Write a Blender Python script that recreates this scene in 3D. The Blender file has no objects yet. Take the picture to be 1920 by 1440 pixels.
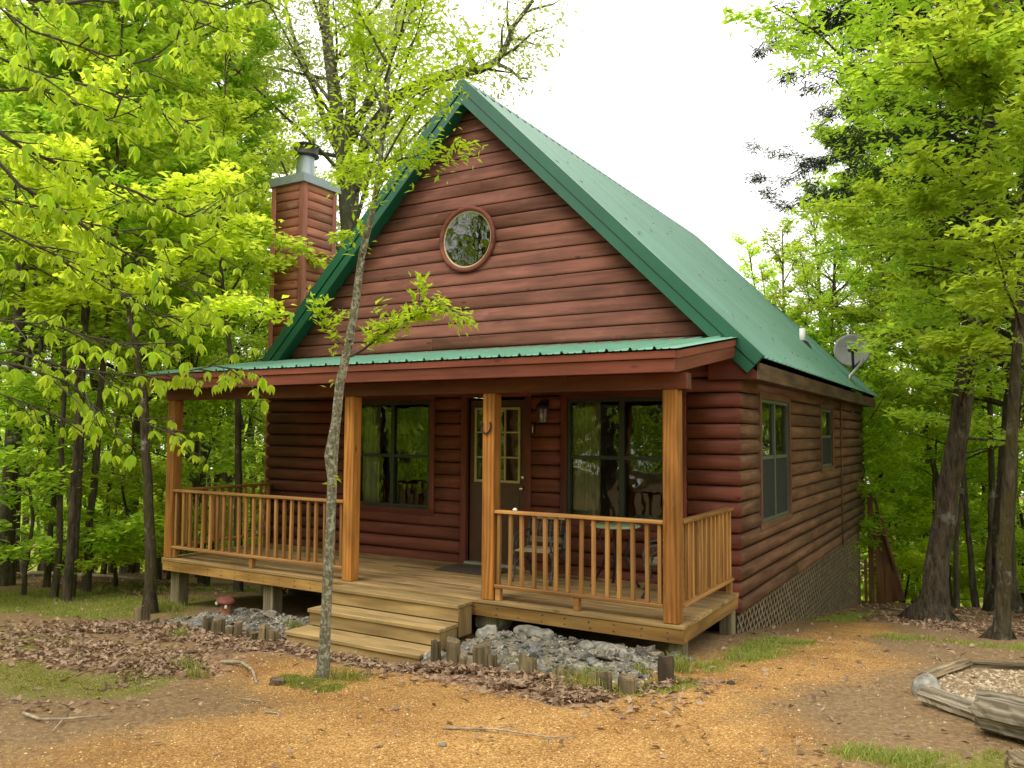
import bpy, math, random
import numpy as np
from mathutils import Vector, Matrix

# ---------------------------------------------------------------- camera, sky, sun, exposure
S = bpy.context.scene
COL = S.collection
cam_d = bpy.data.cameras.new('camera')
cam_d.sensor_width = 36.0
cam_d.lens = 1519.8 / 1920.0 * 36.0
cam_d.clip_end = 2000
cam = bpy.data.objects.new('camera', cam_d)
COL.objects.link(cam)
_yaw, _pit, _rol = 0.53683, 0.06079, 0.0074
_f = Vector((-math.sin(_yaw) * math.cos(_pit), math.cos(_yaw) * math.cos(_pit), math.sin(_pit)))
_r = Vector((math.cos(_yaw), math.sin(_yaw), 0))
_u = _r.cross(_f)
_r2 = _r * math.cos(_rol) + _u * math.sin(_rol)
_u2 = -_r * math.sin(_rol) + _u * math.cos(_rol)
_m = Matrix((_r2, _u2, -_f)).transposed().to_4x4()
_m.translation = Vector((2.4641, -9.0643, 1.7271))
cam.matrix_world = _m
S.camera = cam

W = bpy.data.worlds.new('World')
S.world = W
W.use_nodes = True
nt = W.node_tree
bg = nt.nodes['Background']
sky = nt.nodes.new('ShaderNodeTexSky')
sky.sky_type = 'NISHITA'
sky.sun_disc = False
SUN_EL, SUN_AZ = math.radians(58), math.radians(200)   # azimuth: measured clockwise from +Y
sky.sun_elevation = SUN_EL
sky.sun_rotation = SUN_AZ
sky.dust_density = 3.0
cloud = nt.nodes.new('ShaderNodeMix')
cloud.data_type = 'RGBA'
cloud.inputs['Factor'].default_value = 0.86            # a thin bright cloud layer veils nearly all the blue
cloud.inputs['B'].default_value = (13.2, 12.9, 12.3, 1)
nt.links.new(sky.outputs['Color'], cloud.inputs['A'])
nt.links.new(cloud.outputs['Result'], bg.inputs['Color'])
bg.inputs['Strength'].default_value = 0.11

sun_d = bpy.data.lights.new('sun', 'SUN')
sun_d.energy = 1.3
sun_d.angle = math.radians(25)
sun_d.color = (1.0, 0.96, 0.88)
sun = bpy.data.objects.new('sun', sun_d)
COL.objects.link(sun)
_sd = Vector((math.sin(SUN_AZ) * math.cos(SUN_EL), math.cos(SUN_AZ) * math.cos(SUN_EL), math.sin(SUN_EL)))
sun.rotation_euler = _sd.to_track_quat('Z', 'Y').to_euler()

S.view_settings.view_transform = 'Standard'
S.view_settings.look = 'None'
S.view_settings.exposure = 0.62
S.view_settings.gamma = 1.0
S.view_settings.use_curve_mapping = False
S.render.engine = 'CYCLES'
S.cycles.max_bounces = 10
S.cycles.diffuse_bounces = 9
S.cycles.glossy_bounces = 3
S.cycles.transmission_bounces = 4
S.cycles.transparent_max_bounces = 8
S.cycles.sample_clamp_indirect = 6.0

R = random.Random(7)
NP = np.random.default_rng(11)

# ---------------------------------------------------------------- materials
def newmat(name):
    m = bpy.data.materials.new(name)
    m.use_nodes = True
    t = m.node_tree
    b = t.nodes['Principled BSDF']
    return m, t, b, t.nodes.new, t.links.new

def ramp(t, stops):
    n = t.nodes.new('ShaderNodeValToRGB')
    e = n.color_ramp.elements
    while len(e) < len(stops):
        e.new(0.5)
    for i, (p, c) in enumerate(stops):
        e[i].position = p
        e[i].color = (*c, 1)
    return n

def wood(name, light, dark, rough=0.75, grain=30.0, blotch=0.35, wear=None, wear_amt=0.0, bump=0.25, spread=0.25):
    """Boards are modelled with their length along local X, so the grain runs along it."""
    m, t, b, N, L = newmat(name)
    tc = N('ShaderNodeTexCoord'); oi = N('ShaderNodeObjectInfo')
    off = N('ShaderNodeVectorMath'); off.operation = 'SCALE'
    comb = N('ShaderNodeCombineXYZ')
    for k in ('X', 'Y', 'Z'):
        L(oi.outputs['Random'], comb.inputs[k])
    L(comb.outputs[0], off.inputs[0]); off.inputs['Scale'].default_value = 37.0
    add = N('ShaderNodeVectorMath'); add.operation = 'ADD'
    L(tc.outputs['Object'], add.inputs[0]); L(off.outputs[0], add.inputs[1])
    mp = N('ShaderNodeMapping'); mp.inputs['Scale'].default_value = (1.3, grain, grain)
    L(add.outputs[0], mp.inputs['Vector'])
    n1 = N('ShaderNodeTexNoise'); n1.inputs['Scale'].default_value = 1.0; n1.inputs['Detail'].default_value = 5; n1.inputs['Distortion'].default_value = 0.9
    L(mp.outputs[0], n1.inputs['Vector'])
    mp2 = N('ShaderNodeMapping'); mp2.inputs['Scale'].default_value = (0.9, 4, 4)
    L(add.outputs[0], mp2.inputs['Vector'])
    n2 = N('ShaderNodeTexNoise'); n2.inputs['Scale'].default_value = 1.6; n2.inputs['Detail'].default_value = 4
    L(mp2.outputs[0], n2.inputs['Vector'])
    wv = N('ShaderNodeTexWave'); wv.wave_type = 'BANDS'; wv.bands_direction = 'Y'
    wv.inputs['Scale'].default_value = grain * 0.35; wv.inputs['Distortion'].default_value = 9; wv.inputs['Detail'].default_value = 2
    wv.inputs['Detail Scale'].default_value = 0.6
    mp3 = N('ShaderNodeMapping'); mp3.inputs['Scale'].default_value = (0.12, 1, 0.8)
    L(add.outputs[0], mp3.inputs['Vector']); L(mp3.outputs[0], wv.inputs['Vector'])
    mixw = N('ShaderNodeMix'); mixw.inputs['Factor'].default_value = 0.24
    L(n1.outputs['Fac'], mixw.inputs['A']); L(wv.outputs['Fac'], mixw.inputs['B'])
    r1 = ramp(t, [(0.28, dark), (0.72, light)])
    L(mixw.outputs['Result'], r1.inputs['Fac'])
    hsv = N('ShaderNodeHueSaturation')
    mr = N('ShaderNodeMapRange'); mr.inputs['To Min'].default_value = 1 - spread; mr.inputs['To Max'].default_value = 1 + spread
    L(oi.outputs['Random'], mr.inputs['Value'])
    mb = N('ShaderNodeMapRange'); mb.inputs['From Min'].default_value = 0.3; mb.inputs['From Max'].default_value = 0.7
    mb.inputs['To Min'].default_value = 1 - blotch; mb.inputs['To Max'].default_value = 1 + blotch * 0.6
    L(n2.outputs['Fac'], mb.inputs['Value'])
    mul = N('ShaderNodeMath'); mul.operation = 'MULTIPLY'
    L(mr.outputs[0], mul.inputs[0]); L(mb.outputs[0], mul.inputs[1])
    L(mul.outputs[0], hsv.inputs['Value']); L(r1.outputs['Color'], hsv.inputs['Color'])
    last = hsv.outputs['Color']
    # knots: rare dark rounded spots, drawn out a little along the grain
    mk = N('ShaderNodeMapping'); mk.inputs['Scale'].default_value = (2.2, 5.5, 5.5)
    L(add.outputs[0], mk.inputs['Vector'])
    vk = N('ShaderNodeTexVoronoi'); vk.inputs['Scale'].default_value = 1.0; L(mk.outputs[0], vk.inputs['Vector'])
    sk = N('ShaderNodeSeparateColor'); L(vk.outputs['Color'], sk.inputs[0])
    gk = N('ShaderNodeMath'); gk.operation = 'GREATER_THAN'; gk.inputs[1].default_value = 0.62; L(sk.outputs[0], gk.inputs[0])
    rk = ramp(t, [(0.05, (1, 1, 1)), (0.13, (0, 0, 0))]); L(vk.outputs['Distance'], rk.inputs['Fac'])
    fk = N('ShaderNodeMath'); fk.operation = 'MULTIPLY'; L(gk.outputs[0], fk.inputs[0]); L(rk.outputs['Color'], fk.inputs[1])
    fk2 = N('ShaderNodeMath'); fk2.operation = 'MULTIPLY'; fk2.inputs[1].default_value = 0.75; L(fk.outputs[0], fk2.inputs[0])
    xk = N('ShaderNodeMix'); xk.data_type = 'RGBA'; L(fk2.outputs[0], xk.inputs['Factor']); L(last, xk.inputs['A'])
    xk.inputs['B'].default_value = (*[c * 0.45 for c in dark], 1)
    last = xk.outputs['Result']
    # drying checks: thin dark lines along the board
    mq = N('ShaderNodeMapping'); mq.inputs['Scale'].default_value = (0.8, 60, 60); L(add.outputs[0], mq.inputs['Vector'])
    nq = N('ShaderNodeTexNoise'); nq.inputs['Scale'].default_value = 1.0; nq.inputs['Detail'].default_value = 2; L(mq.outputs[0], nq.inputs['Vector'])
    rq = ramp(t, [(0.27, (0.55, 0.55, 0.55)), (0.34, (0, 0, 0))]); L(nq.outputs['Fac'], rq.inputs['Fac'])
    xq = N('ShaderNodeMix'); xq.data_type = 'RGBA'; L(rq.outputs['Color'], xq.inputs['Factor']); L(last, xq.inputs['A'])
    xq.inputs['B'].default_value = (*[c * 0.5 for c in dark], 1)
    last = xq.outputs['Result']
    if wear:
        n3 = N('ShaderNodeTexNoise'); n3.inputs['Scale'].default_value = 3.1; n3.inputs['Detail'].default_value = 6; n3.inputs['Roughness'].default_value = 0.7
        mp4 = N('ShaderNodeMapping'); mp4.inputs['Scale'].default_value = (1, 3, 3)
        L(add.outputs[0], mp4.inputs['Vector']); L(mp4.outputs[0], n3.inputs['Vector'])
        rw = ramp(t, [(0.56, (0, 0, 0)), (0.74, (1, 1, 1))])
        L(n3.outputs['Fac'], rw.inputs['Fac'])
        ms = N('ShaderNodeMath'); ms.operation = 'MULTIPLY'; ms.inputs[1].default_value = wear_amt
        L(rw.outputs['Color'], ms.inputs[0])
        mx = N('ShaderNodeMix'); mx.data_type = 'RGBA'
        L(ms.outputs[0], mx.inputs['Factor']); L(last, mx.inputs['A']); mx.inputs['B'].default_value = (*wear, 1)
        last = mx.outputs['Result']
    L(last, b.inputs['Base Color'])
    b.inputs['Roughness'].default_value = rough
    b.inputs['Specular IOR Level'].default_value = 0.28
    bp = N('ShaderNodeBump'); bp.inputs['Strength'].default_value = bump; bp.inputs['Distance'].default_value = 0.004
    L(mixw.outputs['Result'], bp.inputs['Height']); L(bp.outputs[0], b.inputs['Normal'])
    return m

def plain(name, col, rough=0.6, metal=0.0, noise=0.25, nscale=8.0, bump=0.0, spec=0.5, var=0.0):
    m, t, b, N, L = newmat(name)
    tc = N('ShaderNodeTexCoord')
    n = N('ShaderNodeTexNoise'); n.inputs['Scale'].default_value = nscale; n.inputs['Detail'].default_value = 5
    L(tc.outputs['Object'], n.inputs['Vector'])
    r = ramp(t, [(0.3, tuple(c * (1 - noise) for c in col)), (0.7, tuple(c * (1 + noise) for c in col))])
    L(n.outputs['Fac'], r.inputs['Fac'])
    if var:
        oi = N('ShaderNodeObjectInfo'); hsv = N('ShaderNodeHueSaturation')
        mr = N('ShaderNodeMapRange'); mr.inputs['To Min'].default_value = 1 - var; mr.inputs['To Max'].default_value = 1 + var
        L(oi.outputs['Random'], mr.inputs['Value']); L(mr.outputs[0], hsv.inputs['Value']); L(r.outputs['Color'], hsv.inputs['Color'])
        L(hsv.outputs['Color'], b.inputs['Base Color'])
    else:
        L(r.outputs['Color'], b.inputs['Base Color'])
    b.inputs['Roughness'].default_value = rough
    b.inputs['Metallic'].default_value = metal
    b.inputs['Specular IOR Level'].default_value = spec
    if bump:
        bp = N('ShaderNodeBump'); bp.inputs['Strength'].default_value = bump; bp.inputs['Distance'].default_value = 0.02
        L(n.outputs['Fac'], bp.inputs['Height']); L(bp.outputs[0], b.inputs['Normal'])
    return m

def roofmetal(name, col):
    # painted sheet: chalky streaks that run down the slope (local Y) and faint dirt
    m, t, b, N, L = newmat(name)
    tc = N('ShaderNodeTexCoord'); oi = N('ShaderNodeObjectInfo')
    ad = N('ShaderNodeVectorMath'); ad.operation = 'ADD'; L(tc.outputs['Object'], ad.inputs[0])
    cx = N('ShaderNodeCombineXYZ'); ml = N('ShaderNodeMath'); ml.operation = 'MULTIPLY'; ml.inputs[1].default_value = 50
    L(oi.outputs['Random'], ml.inputs[0]); L(ml.outputs[0], cx.inputs['X']); L(cx.outputs[0], ad.inputs[1])
    mp = N('ShaderNodeMapping'); mp.inputs['Scale'].default_value = (14, 0.35, 1); L(ad.outputs[0], mp.inputs['Vector'])
    n = N('ShaderNodeTexNoise'); n.inputs['Scale'].default_value = 1; n.inputs['Detail'].default_value = 4; L(mp.outputs[0], n.inputs['Vector'])
    n2 = N('ShaderNodeTexNoise'); n2.inputs['Scale'].default_value = 1.1; n2.inputs['Detail'].default_value = 6; L(ad.outputs[0], n2.inputs['Vector'])
    mi = N('ShaderNodeMix'); mi.inputs['Factor'].default_value = .4; L(n.outputs['Fac'], mi.inputs['A']); L(n2.outputs['Fac'], mi.inputs['B'])
    r = ramp(t, [(.3, tuple(c * .80 for c in col)), (.52, col), (.72, tuple(min(1, c * 1.15 + .02) for c in col))]); L(mi.outputs['Result'], r.inputs['Fac'])
    hs = N('ShaderNodeHueSaturation'); mr = N('ShaderNodeMapRange'); mr.inputs['To Min'].default_value = .94; mr.inputs['To Max'].default_value = 1.06
    L(oi.outputs['Random'], mr.inputs['Value']); L(mr.outputs[0], hs.inputs['Value']); L(r.outputs[0], hs.inputs['Color']); L(hs.outputs[0], b.inputs['Base Color'])
    rr = N('ShaderNodeMapRange'); rr.inputs['To Min'].default_value = .30; rr.inputs['To Max'].default_value = .5; L(n2.outputs['Fac'], rr.inputs['Value']); L(rr.outputs[0], b.inputs['Roughness'])
    b.inputs['Specular IOR Level'].default_value = .7
    return m

def glass(name, tint=(0.75, 0.8, 0.75), ior=2.0, wave=0.012):
    m, t, b, N, L = newmat(name)
    t.nodes.remove(b)
    out = [n for n in t.nodes if n.type == 'OUTPUT_MATERIAL'][0]
    fr = N('ShaderNodeFresnel'); fr.inputs['IOR'].default_value = ior
    tr = N('ShaderNodeBsdfTransparent'); tr.inputs['Color'].default_value = (*tint, 1)
    gl = N('ShaderNodeBsdfGlossy'); gl.inputs['Roughness'].default_value = 0.015
    n = N('ShaderNodeTexNoise'); n.inputs['Scale'].default_value = 3.0
    tc = N('ShaderNodeTexCoord'); L(tc.outputs['Object'], n.inputs['Vector'])
    bp = N('ShaderNodeBump'); bp.inputs['Strength'].default_value = 0.35; bp.inputs['Distance'].default_value = wave
    L(n.outputs['Fac'], bp.inputs['Height']); L(bp.outputs[0], gl.inputs['Normal'])
    mx = N('ShaderNodeMixShader')
    L(fr.outputs[0], mx.inputs[0]); L(tr.outputs[0], mx.inputs[1]); L(gl.outputs[0], mx.inputs[2])
    L(mx.outputs[0], out.inputs['Surface'])
    return m

def leafmat(name, c0, c1, trans, tfac=0.45, rough=0.5, var=0.18):
    """Leaf blades: reflected colour from c0 to c1 by leaf, light passing through tinted by trans."""
    m, t, b, N, L = newmat(name)
    out = [n for n in t.nodes if n.type == 'OUTPUT_MATERIAL'][0]
    at = N('ShaderNodeAttribute'); at.attribute_name = 'tint'
    oi = N('ShaderNodeObjectInfo')
    r = ramp(t, [(0.0, c0), (1.0, c1)])
    L(at.outputs['Fac'], r.inputs['Fac'])
    hsv = N('ShaderNodeHueSaturation')
    mr = N('ShaderNodeMapRange'); mr.inputs['To Min'].default_value = 1 - var; mr.inputs['To Max'].default_value = 1 + var
    L(oi.outputs['Random'], mr.inputs['Value']); L(mr.outputs[0], hsv.inputs['Value'])
    mh = N('ShaderNodeMapRange'); mh.inputs['To Min'].default_value = 0.485; mh.inputs['To Max'].default_value = 0.515
    mm = N('ShaderNodeMath'); mm.operation = 'FRACT'
    mk = N('ShaderNodeMath'); mk.operation = 'MULTIPLY'; mk.inputs[1].default_value = 7.31
    L(oi.outputs['Random'], mk.inputs[0]); L(mk.outputs[0], mm.inputs[0]); L(mm.outputs[0], mh.inputs['Value'])
    L(mh.outputs[0], hsv.inputs['Hue'])
    L(r.outputs['Color'], hsv.inputs['Color'])
    L(hsv.outputs['Color'], b.inputs['Base Color'])
    b.inputs['Roughness'].default_value = rough
    b.inputs['Specular IOR Level'].default_value = 0.35
    tl = N('ShaderNodeBsdfTranslucent')
    mc = N('ShaderNodeMix'); mc.data_type = 'RGBA'; mc.blend_type = 'MULTIPLY'; mc.inputs['Factor'].default_value = 0.0
    hs2 = N('ShaderNodeHueSaturation'); hs2.inputs['Color'].default_value = (*trans, 1)
    L(mr.outputs[0], hs2.inputs['Value']); L(mh.outputs[0], hs2.inputs['Hue'])
    L(hs2.outputs['Color'], tl.inputs['Color'])
    mx = N('ShaderNodeMixShader'); mx.inputs[0].default_value = tfac
    L(b.outputs[0], mx.inputs[1]); L(tl.outputs[0], mx.inputs[2]); L(mx.outputs[0], out.inputs['Surface'])
    return m

def barkmat(name, dark, light, lichen=(0.42, 0.42, 0.36), lic=0.25, scale=9.0, moss=None, fine=3.5):
    m, t, b, N, L = newmat(name)
    tc = N('ShaderNodeTexCoord')
    mp = N('ShaderNodeMapping'); mp.inputs['Scale'].default_value = (scale, scale, scale * 0.22)
    L(tc.outputs['Object'], mp.inputs['Vector'])
    n = N('ShaderNodeTexNoise'); n.inputs['Scale'].default_value = 1.3; n.inputs['Detail'].default_value = 8; n.inputs['Roughness'].default_value = 0.65
    L(mp.outputs[0], n.inputs['Vector'])
    v = N('ShaderNodeTexVoronoi'); v.feature = 'DISTANCE_TO_EDGE'; v.inputs['Scale'].default_value = 1.5
    mpd = N('ShaderNodeVectorMath'); mpd.operation = 'ADD'
    L(mp.outputs[0], mpd.inputs[0]); L(n.outputs['Color'], mpd.inputs[1]); L(mpd.outputs[0], v.inputs['Vector'])
    r = ramp(t, [(0.3, dark), (0.7, light)]); L(n.outputs['Fac'], r.inputs['Fac'])
    n2 = N('ShaderNodeTexNoise'); n2.inputs['Scale'].default_value = fine; n2.inputs['Detail'].default_value = 7; n2.inputs['Roughness'].default_value = 0.7
    L(tc.outputs['Object'], n2.inputs['Vector'])
    rl = ramp(t, [((0.57 if fine < 9 else 0.50), (0, 0, 0)), ((0.66 if fine < 9 else 0.56), (1, 1, 1))]); L(n2.outputs['Fac'], rl.inputs['Fac'])
    ml = N('ShaderNodeMath'); ml.operation = 'MULTIPLY'; ml.inputs[1].default_value = lic
    L(rl.outputs['Color'], ml.inputs[0])
    mx = N('ShaderNodeMix'); mx.data_type = 'RGBA'
    L(ml.outputs[0], mx.inputs['Factor']); L(r.outputs['Color'], mx.inputs['A']); mx.inputs['B'].default_value = (*lichen, 1)
    last = mx.outputs['Result']
    if moss:
        n3 = N('ShaderNodeTexNoise'); n3.inputs['Scale'].default_value = 1.9; n3.inputs['Detail'].default_value = 5
        mo = N('ShaderNodeVectorMath'); mo.operation = 'ADD'; mo.inputs[1].default_value = (5, 3, 9)
        L(tc.outputs['Object'], mo.inputs[0]); L(mo.outputs[0], n3.inputs['Vector'])
        rm = ramp(t, [(0.46, (0, 0, 0)), (0.62, (0.8, 0.8, 0.8))]); L(n3.outputs['Fac'], rm.inputs['Fac'])
        m2 = N('ShaderNodeMix'); m2.data_type = 'RGBA'
        L(rm.outputs['Color'], m2.inputs['Factor']); L(last, m2.inputs['A']); m2.inputs['B'].default_value = (*moss, 1)
        last = m2.outputs['Result']
    L(last, b.inputs['Base Color'])
    b.inputs['Roughness'].default_value = 0.95
    b.inputs['Specular IOR Level'].default_value = 0.2
    mn = N('ShaderNodeMath'); mn.operation = 'MINIMUM'; mn.inputs[1].default_value = 0.35
    L(v.outputs['Distance'], mn.inputs[0])
    ad = N('ShaderNodeMath'); ad.operation = 'ADD'
    L(mn.outputs[0], ad.inputs[0]); L(n.outputs['Fac'], ad.inputs[1])
    bp = N('ShaderNodeBump'); bp.inputs['Strength'].default_value = 1.0; bp.inputs['Distance'].default_value = 0.05
    L(ad.outputs[0], bp.inputs['Height']); L(bp.outputs[0], b.inputs['Normal'])
    return m

M = {}
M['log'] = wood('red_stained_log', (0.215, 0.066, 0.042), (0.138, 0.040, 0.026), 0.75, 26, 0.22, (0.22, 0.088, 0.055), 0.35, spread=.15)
M['log_side'] = wood('weathered_shaded_log', (0.205, 0.104, 0.057), (0.125, 0.060, 0.033), 0.85, 26, 0.30, (0.26, 0.16, 0.095), 0.4, spread=.14)  # partly weathering, partly the wall's shade and green bounce put into the colour
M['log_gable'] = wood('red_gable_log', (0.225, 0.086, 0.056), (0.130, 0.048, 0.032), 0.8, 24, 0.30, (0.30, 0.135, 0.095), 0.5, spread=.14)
M['log_chim'] = wood('chimney_log', (0.50, 0.185, 0.115), (0.33, 0.115, 0.068), 0.6, 20, 0.25, (0.58, 0.34, 0.23), 0.55)  # same stain as the walls, with its brighter lighting put into the colour
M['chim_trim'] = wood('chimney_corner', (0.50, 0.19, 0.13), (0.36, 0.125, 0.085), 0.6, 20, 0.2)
M['trim_red'] = wood('red_trim', (0.20, 0.055, 0.036), (0.12, 0.032, 0.022), 0.6, 24, 0.3)
M['fascia_red'] = wood('red_fascia', (0.27, 0.075, 0.045), (0.17, 0.047, 0.028), 0.55, 24, 0.25)
M['beam'] = wood('brown_red_beam', (0.19, 0.058, 0.034), (0.12, 0.034, 0.020), 0.6, 24, 0.3)
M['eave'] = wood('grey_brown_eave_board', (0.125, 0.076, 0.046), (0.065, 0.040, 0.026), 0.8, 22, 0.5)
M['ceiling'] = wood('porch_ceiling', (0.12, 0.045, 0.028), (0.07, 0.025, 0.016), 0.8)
M['post'] = wood('honey_post', (0.47, 0.205, 0.046), (0.25, 0.090, 0.017), 0.6, 20, 0.4, (0.36, 0.20, 0.075), 0.4)
M['rail'] = wood('rail_wood', (0.46, 0.235, 0.075), (0.27, 0.12, 0.032), 0.65, 28, 0.3, (0.36, 0.24, 0.12), 0.4, spread=.32)
M['deck'] = wood('deck_wood', (0.40, 0.265, 0.115), (0.26, 0.155, 0.06), 0.8, 26, 0.4, (0.25, 0.19, 0.12), 0.7)
M['rim'] = wood('rim_wood', (0.42, 0.24, 0.072), (0.26, 0.13, 0.034), 0.7, 24, 0.4, (0.30, 0.20, 0.09), 0.4)
M['step'] = wood('step_wood', (0.43, 0.295, 0.128), (0.28, 0.18, 0.07), 0.8, 24, 0.45, (0.24, 0.20, 0.125), 0.75)
M['foot'] = wood('grey_footing', (0.33, 0.27, 0.165), (0.18, 0.14, 0.08), 0.9, 20, 0.5)
M['lattice'] = wood('lattice_wood', (0.30, 0.225, 0.145), (0.18, 0.13, 0.08), 0.9, 20, 0.3)
M['back_board'] = wood('brown_back_board', (0.21, 0.105, 0.045), (0.12, 0.055, 0.024), 0.8, 18, 0.4)
M['old_log'] = wood('weathered_log', (0.34, 0.285, 0.205), (0.085, 0.066, 0.045), 0.95, 30, 0.5, (0.12, 0.12, 0.055), 0.6, bump=1.0)
M['timber'] = wood('old_timber', (0.25, 0.185, 0.105), (0.09, 0.064, 0.036), 0.95, 26, 0.5, (0.11, 0.11, 0.05), 0.6, bump=0.9)
M['dark_timber'] = wood('dark_timber', (0.12, 0.085, 0.055), (0.055, 0.038, 0.026), 0.95, 18, 0.4)
M['bench'] = wood('bench_slat', (0.42, 0.33, 0.20), (0.27, 0.20, 0.12), 0.7, 24, 0.3)
M['door'] = plain('brown_door', (0.075, 0.036, 0.024), 0.45, noise=0.12)
M['frame_dark'] = plain('dark_green_frame', (0.022, 0.030, 0.026), 0.4, noise=0.15)
M['frame_pale'] = plain('pale_green_frame', (0.075, 0.09, 0.065), 0.45, noise=0.1)
M['muntin'] = plain('tan_muntin', (0.46, 0.36, 0.17), 0.5, noise=0.08)
M['screen'] = plain('dark_screen', (0.016, 0.019, 0.018), 0.9, noise=0.1)
M['curtain'] = plain('cream_curtain', (0.62, 0.58, 0.44), 0.9, noise=0.1, nscale=3)
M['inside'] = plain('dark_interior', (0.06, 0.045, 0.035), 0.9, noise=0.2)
M['inside_floor'] = plain('interior_floor', (0.14, 0.09, 0.05), 0.6)
M['glass'] = glass('window_glass')
M['glass_round'] = glass('round_glass', (0.45, 0.5, 0.5), 2.3, 0.02)
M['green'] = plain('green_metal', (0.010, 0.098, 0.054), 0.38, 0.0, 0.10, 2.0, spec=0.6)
M['green_roof'] = roofmetal('green_roof_metal', (0.082, 0.222, 0.148))  # same paint as the trim; the sky's sheen is put into the paler colour
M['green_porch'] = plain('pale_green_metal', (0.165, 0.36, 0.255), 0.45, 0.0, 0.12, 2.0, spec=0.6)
M['galv'] = plain('galvanised_metal', (0.36, 0.40, 0.43), 0.42, 0.35, 0.15, 3.0)
M['flue_dark'] = plain('sooty_flue', (0.045, 0.045, 0.035), 0.6, 0.3, 0.5, 10)
M['white'] = plain('white_plastic', (0.78, 0.78, 0.74), 0.5, noise=0.04)
M['black'] = plain('black_metal', (0.018, 0.018, 0.02), 0.5, noise=0.2)
M['iron'] = plain('grey_cast_iron', (0.085, 0.095, 0.10), 0.5, 0.4, 0.4, 14)
M['table_top'] = plain('pale_green_table', (0.36, 0.44, 0.26), 0.25, noise=0.06)
M['brass'] = plain('bright_brass', (0.75, 0.66, 0.5), 0.25, 0.9, 0.05)
M['dish'] = plain('dish_grey', (0.29, 0.29, 0.30), 0.55, noise=0.12, nscale=5)
M['dish_dark'] = plain('dish_arm', (0.035, 0.04, 0.04), 0.5)
M['lnb'] = plain('dish_head', (0.42, 0.47, 0.56), 0.45, noise=0.05)
M['steel'] = plain('galv_mast', (0.42, 0.43, 0.38), 0.45, 0.4, 0.1)
M['mat'] = plain('door_mat', (0.075, 0.05, 0.035), 0.95, noise=0.4, nscale=60)
M['cap'] = plain('toadstool_cap', (0.17, 0.045, 0.030), 0.7, noise=0.35, nscale=16)
M['stem'] = plain('toadstool_stem', (0.36, 0.125, 0.06), 0.8, noise=0.4, nscale=12)
M['flower'] = plain('painted_flower', (0.75, 0.72, 0.55), 0.7, noise=0.1)
M['slate'] = plain('grey_slate', (0.185, 0.165, 0.130), 0.95, noise=0.6, nscale=3, bump=0.5, var=0.7, spec=0.15)
M['pale_rock'] = plain('pale_rock', (0.23, 0.215, 0.18), 0.9, noise=0.55, nscale=11, bump=1.0, var=0.2, spec=0.15)
M['bed_rock'] = plain('bed_rock', (0.30, 0.24, 0.18), 0.95, noise=0.5, nscale=6, bump=0.8, var=0.3, spec=0.15)
M['stick'] = plain('dry_stick', (0.34, 0.27, 0.19), 0.95, noise=0.4, nscale=20)
M['bark'] = barkmat('bark_grey_brown', (0.036, 0.028, 0.019), (0.155, 0.125, 0.088), lic=0.5)
M['bark_brown'] = barkmat('bark_brown', (0.024, 0.018, 0.012), (0.16, 0.122, 0.083), lic=0.3, scale=15)
M['bark_moss'] = barkmat('bark_mossy', (0.020, 0.016, 0.010), (0.14, 0.11, 0.07), lic=0.9, scale=14, moss=(0.075, 0.062, 0.018))
M['bark_pale'] = barkmat('bark_pale_lichen', (0.15, 0.135, 0.092), (0.34, 0.31, 0.22), (0.58, 0.57, 0.45), 0.85, 26, fine=26)
M['bark_oak'] = barkmat('bark_oak', (0.085, 0.075, 0.055), (0.23, 0.205, 0.155), lic=0.4, moss=(0.12, 0.11, 0.045))
M['twig'] = plain('twig_bark', (0.07, 0.058, 0.042), 0.9, noise=0.3, nscale=6)
LIME_T = (0.50, 0.66, 0.045)
M['leaf_forest'] = leafmat('leaf_forest', (0.125, 0.225, 0.015), (0.28, 0.40, 0.030), (0.58, 0.77, 0.05), 0.6)
M['leaf_under'] = leafmat('leaf_understory', (0.19, 0.315, 0.02), (0.38, 0.52, 0.035), (0.74, 0.92, 0.07), 0.64)
M['leaf_near'] = leafmat('leaf_near', (0.20, 0.36, 0.018), (0.36, 0.53, 0.03), (0.66, 0.92, 0.05), 0.66)
M['leaf_sap'] = leafmat('leaf_sapling', (0.23, 0.42, 0.014), (0.41, 0.61, 0.022), (0.60, 0.90, 0.03), 0.56)
M['leaf_right'] = leafmat('leaf_right', (0.12, 0.225, 0.016), (0.29, 0.41, 0.032), (0.52, 0.70, 0.045), 0.54)
M['leaf_oak'] = leafmat('leaf_oak_tassel', (0.20, 0.23, 0.05), (0.38, 0.40, 0.11), (0.55, 0.60, 0.14), 0.5)
M['leaf_cedar'] = leafmat('leaf_cedar', (0.020, 0.036, 0.014), (0.055, 0.080, 0.03), (0.06, 0.09, 0.03), 0.2)
M['grass'] = leafmat('grass_blade', (0.15, 0.19, 0.028), (0.42, 0.41, 0.10), (0.40, 0.45, 0.07), 0.4)
M['litter'] = leafmat('dry_leaf', (0.125, 0.066, 0.040), (0.52, 0.345, 0.232), (0.30, 0.16, 0.08), 0.15, 0.8, 0.0)
M['moss'] = leafmat('moss_blade', (0.15, 0.145, 0.022), (0.40, 0.37, 0.07), (0.34, 0.34, 0.05), 0.3)

# ---------------------------------------------------------------- builders
def tag(o, label=None, cat=None, group=None, kind=None):
    if label: o['label'] = label
    if cat: o['category'] = cat
    if group: o['group'] = group
    if kind: o['kind'] = kind
    return o

def empty(name, loc=(0, 0, 0), parent=None, rz=0.0):
    o = bpy.data.objects.new(name, None)
    o.empty_display_size = 0.2
    COL.objects.link(o)
    o.parent = parent
    o.location = loc
    o.rotation_euler = (0, 0, rz)
    return o

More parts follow.
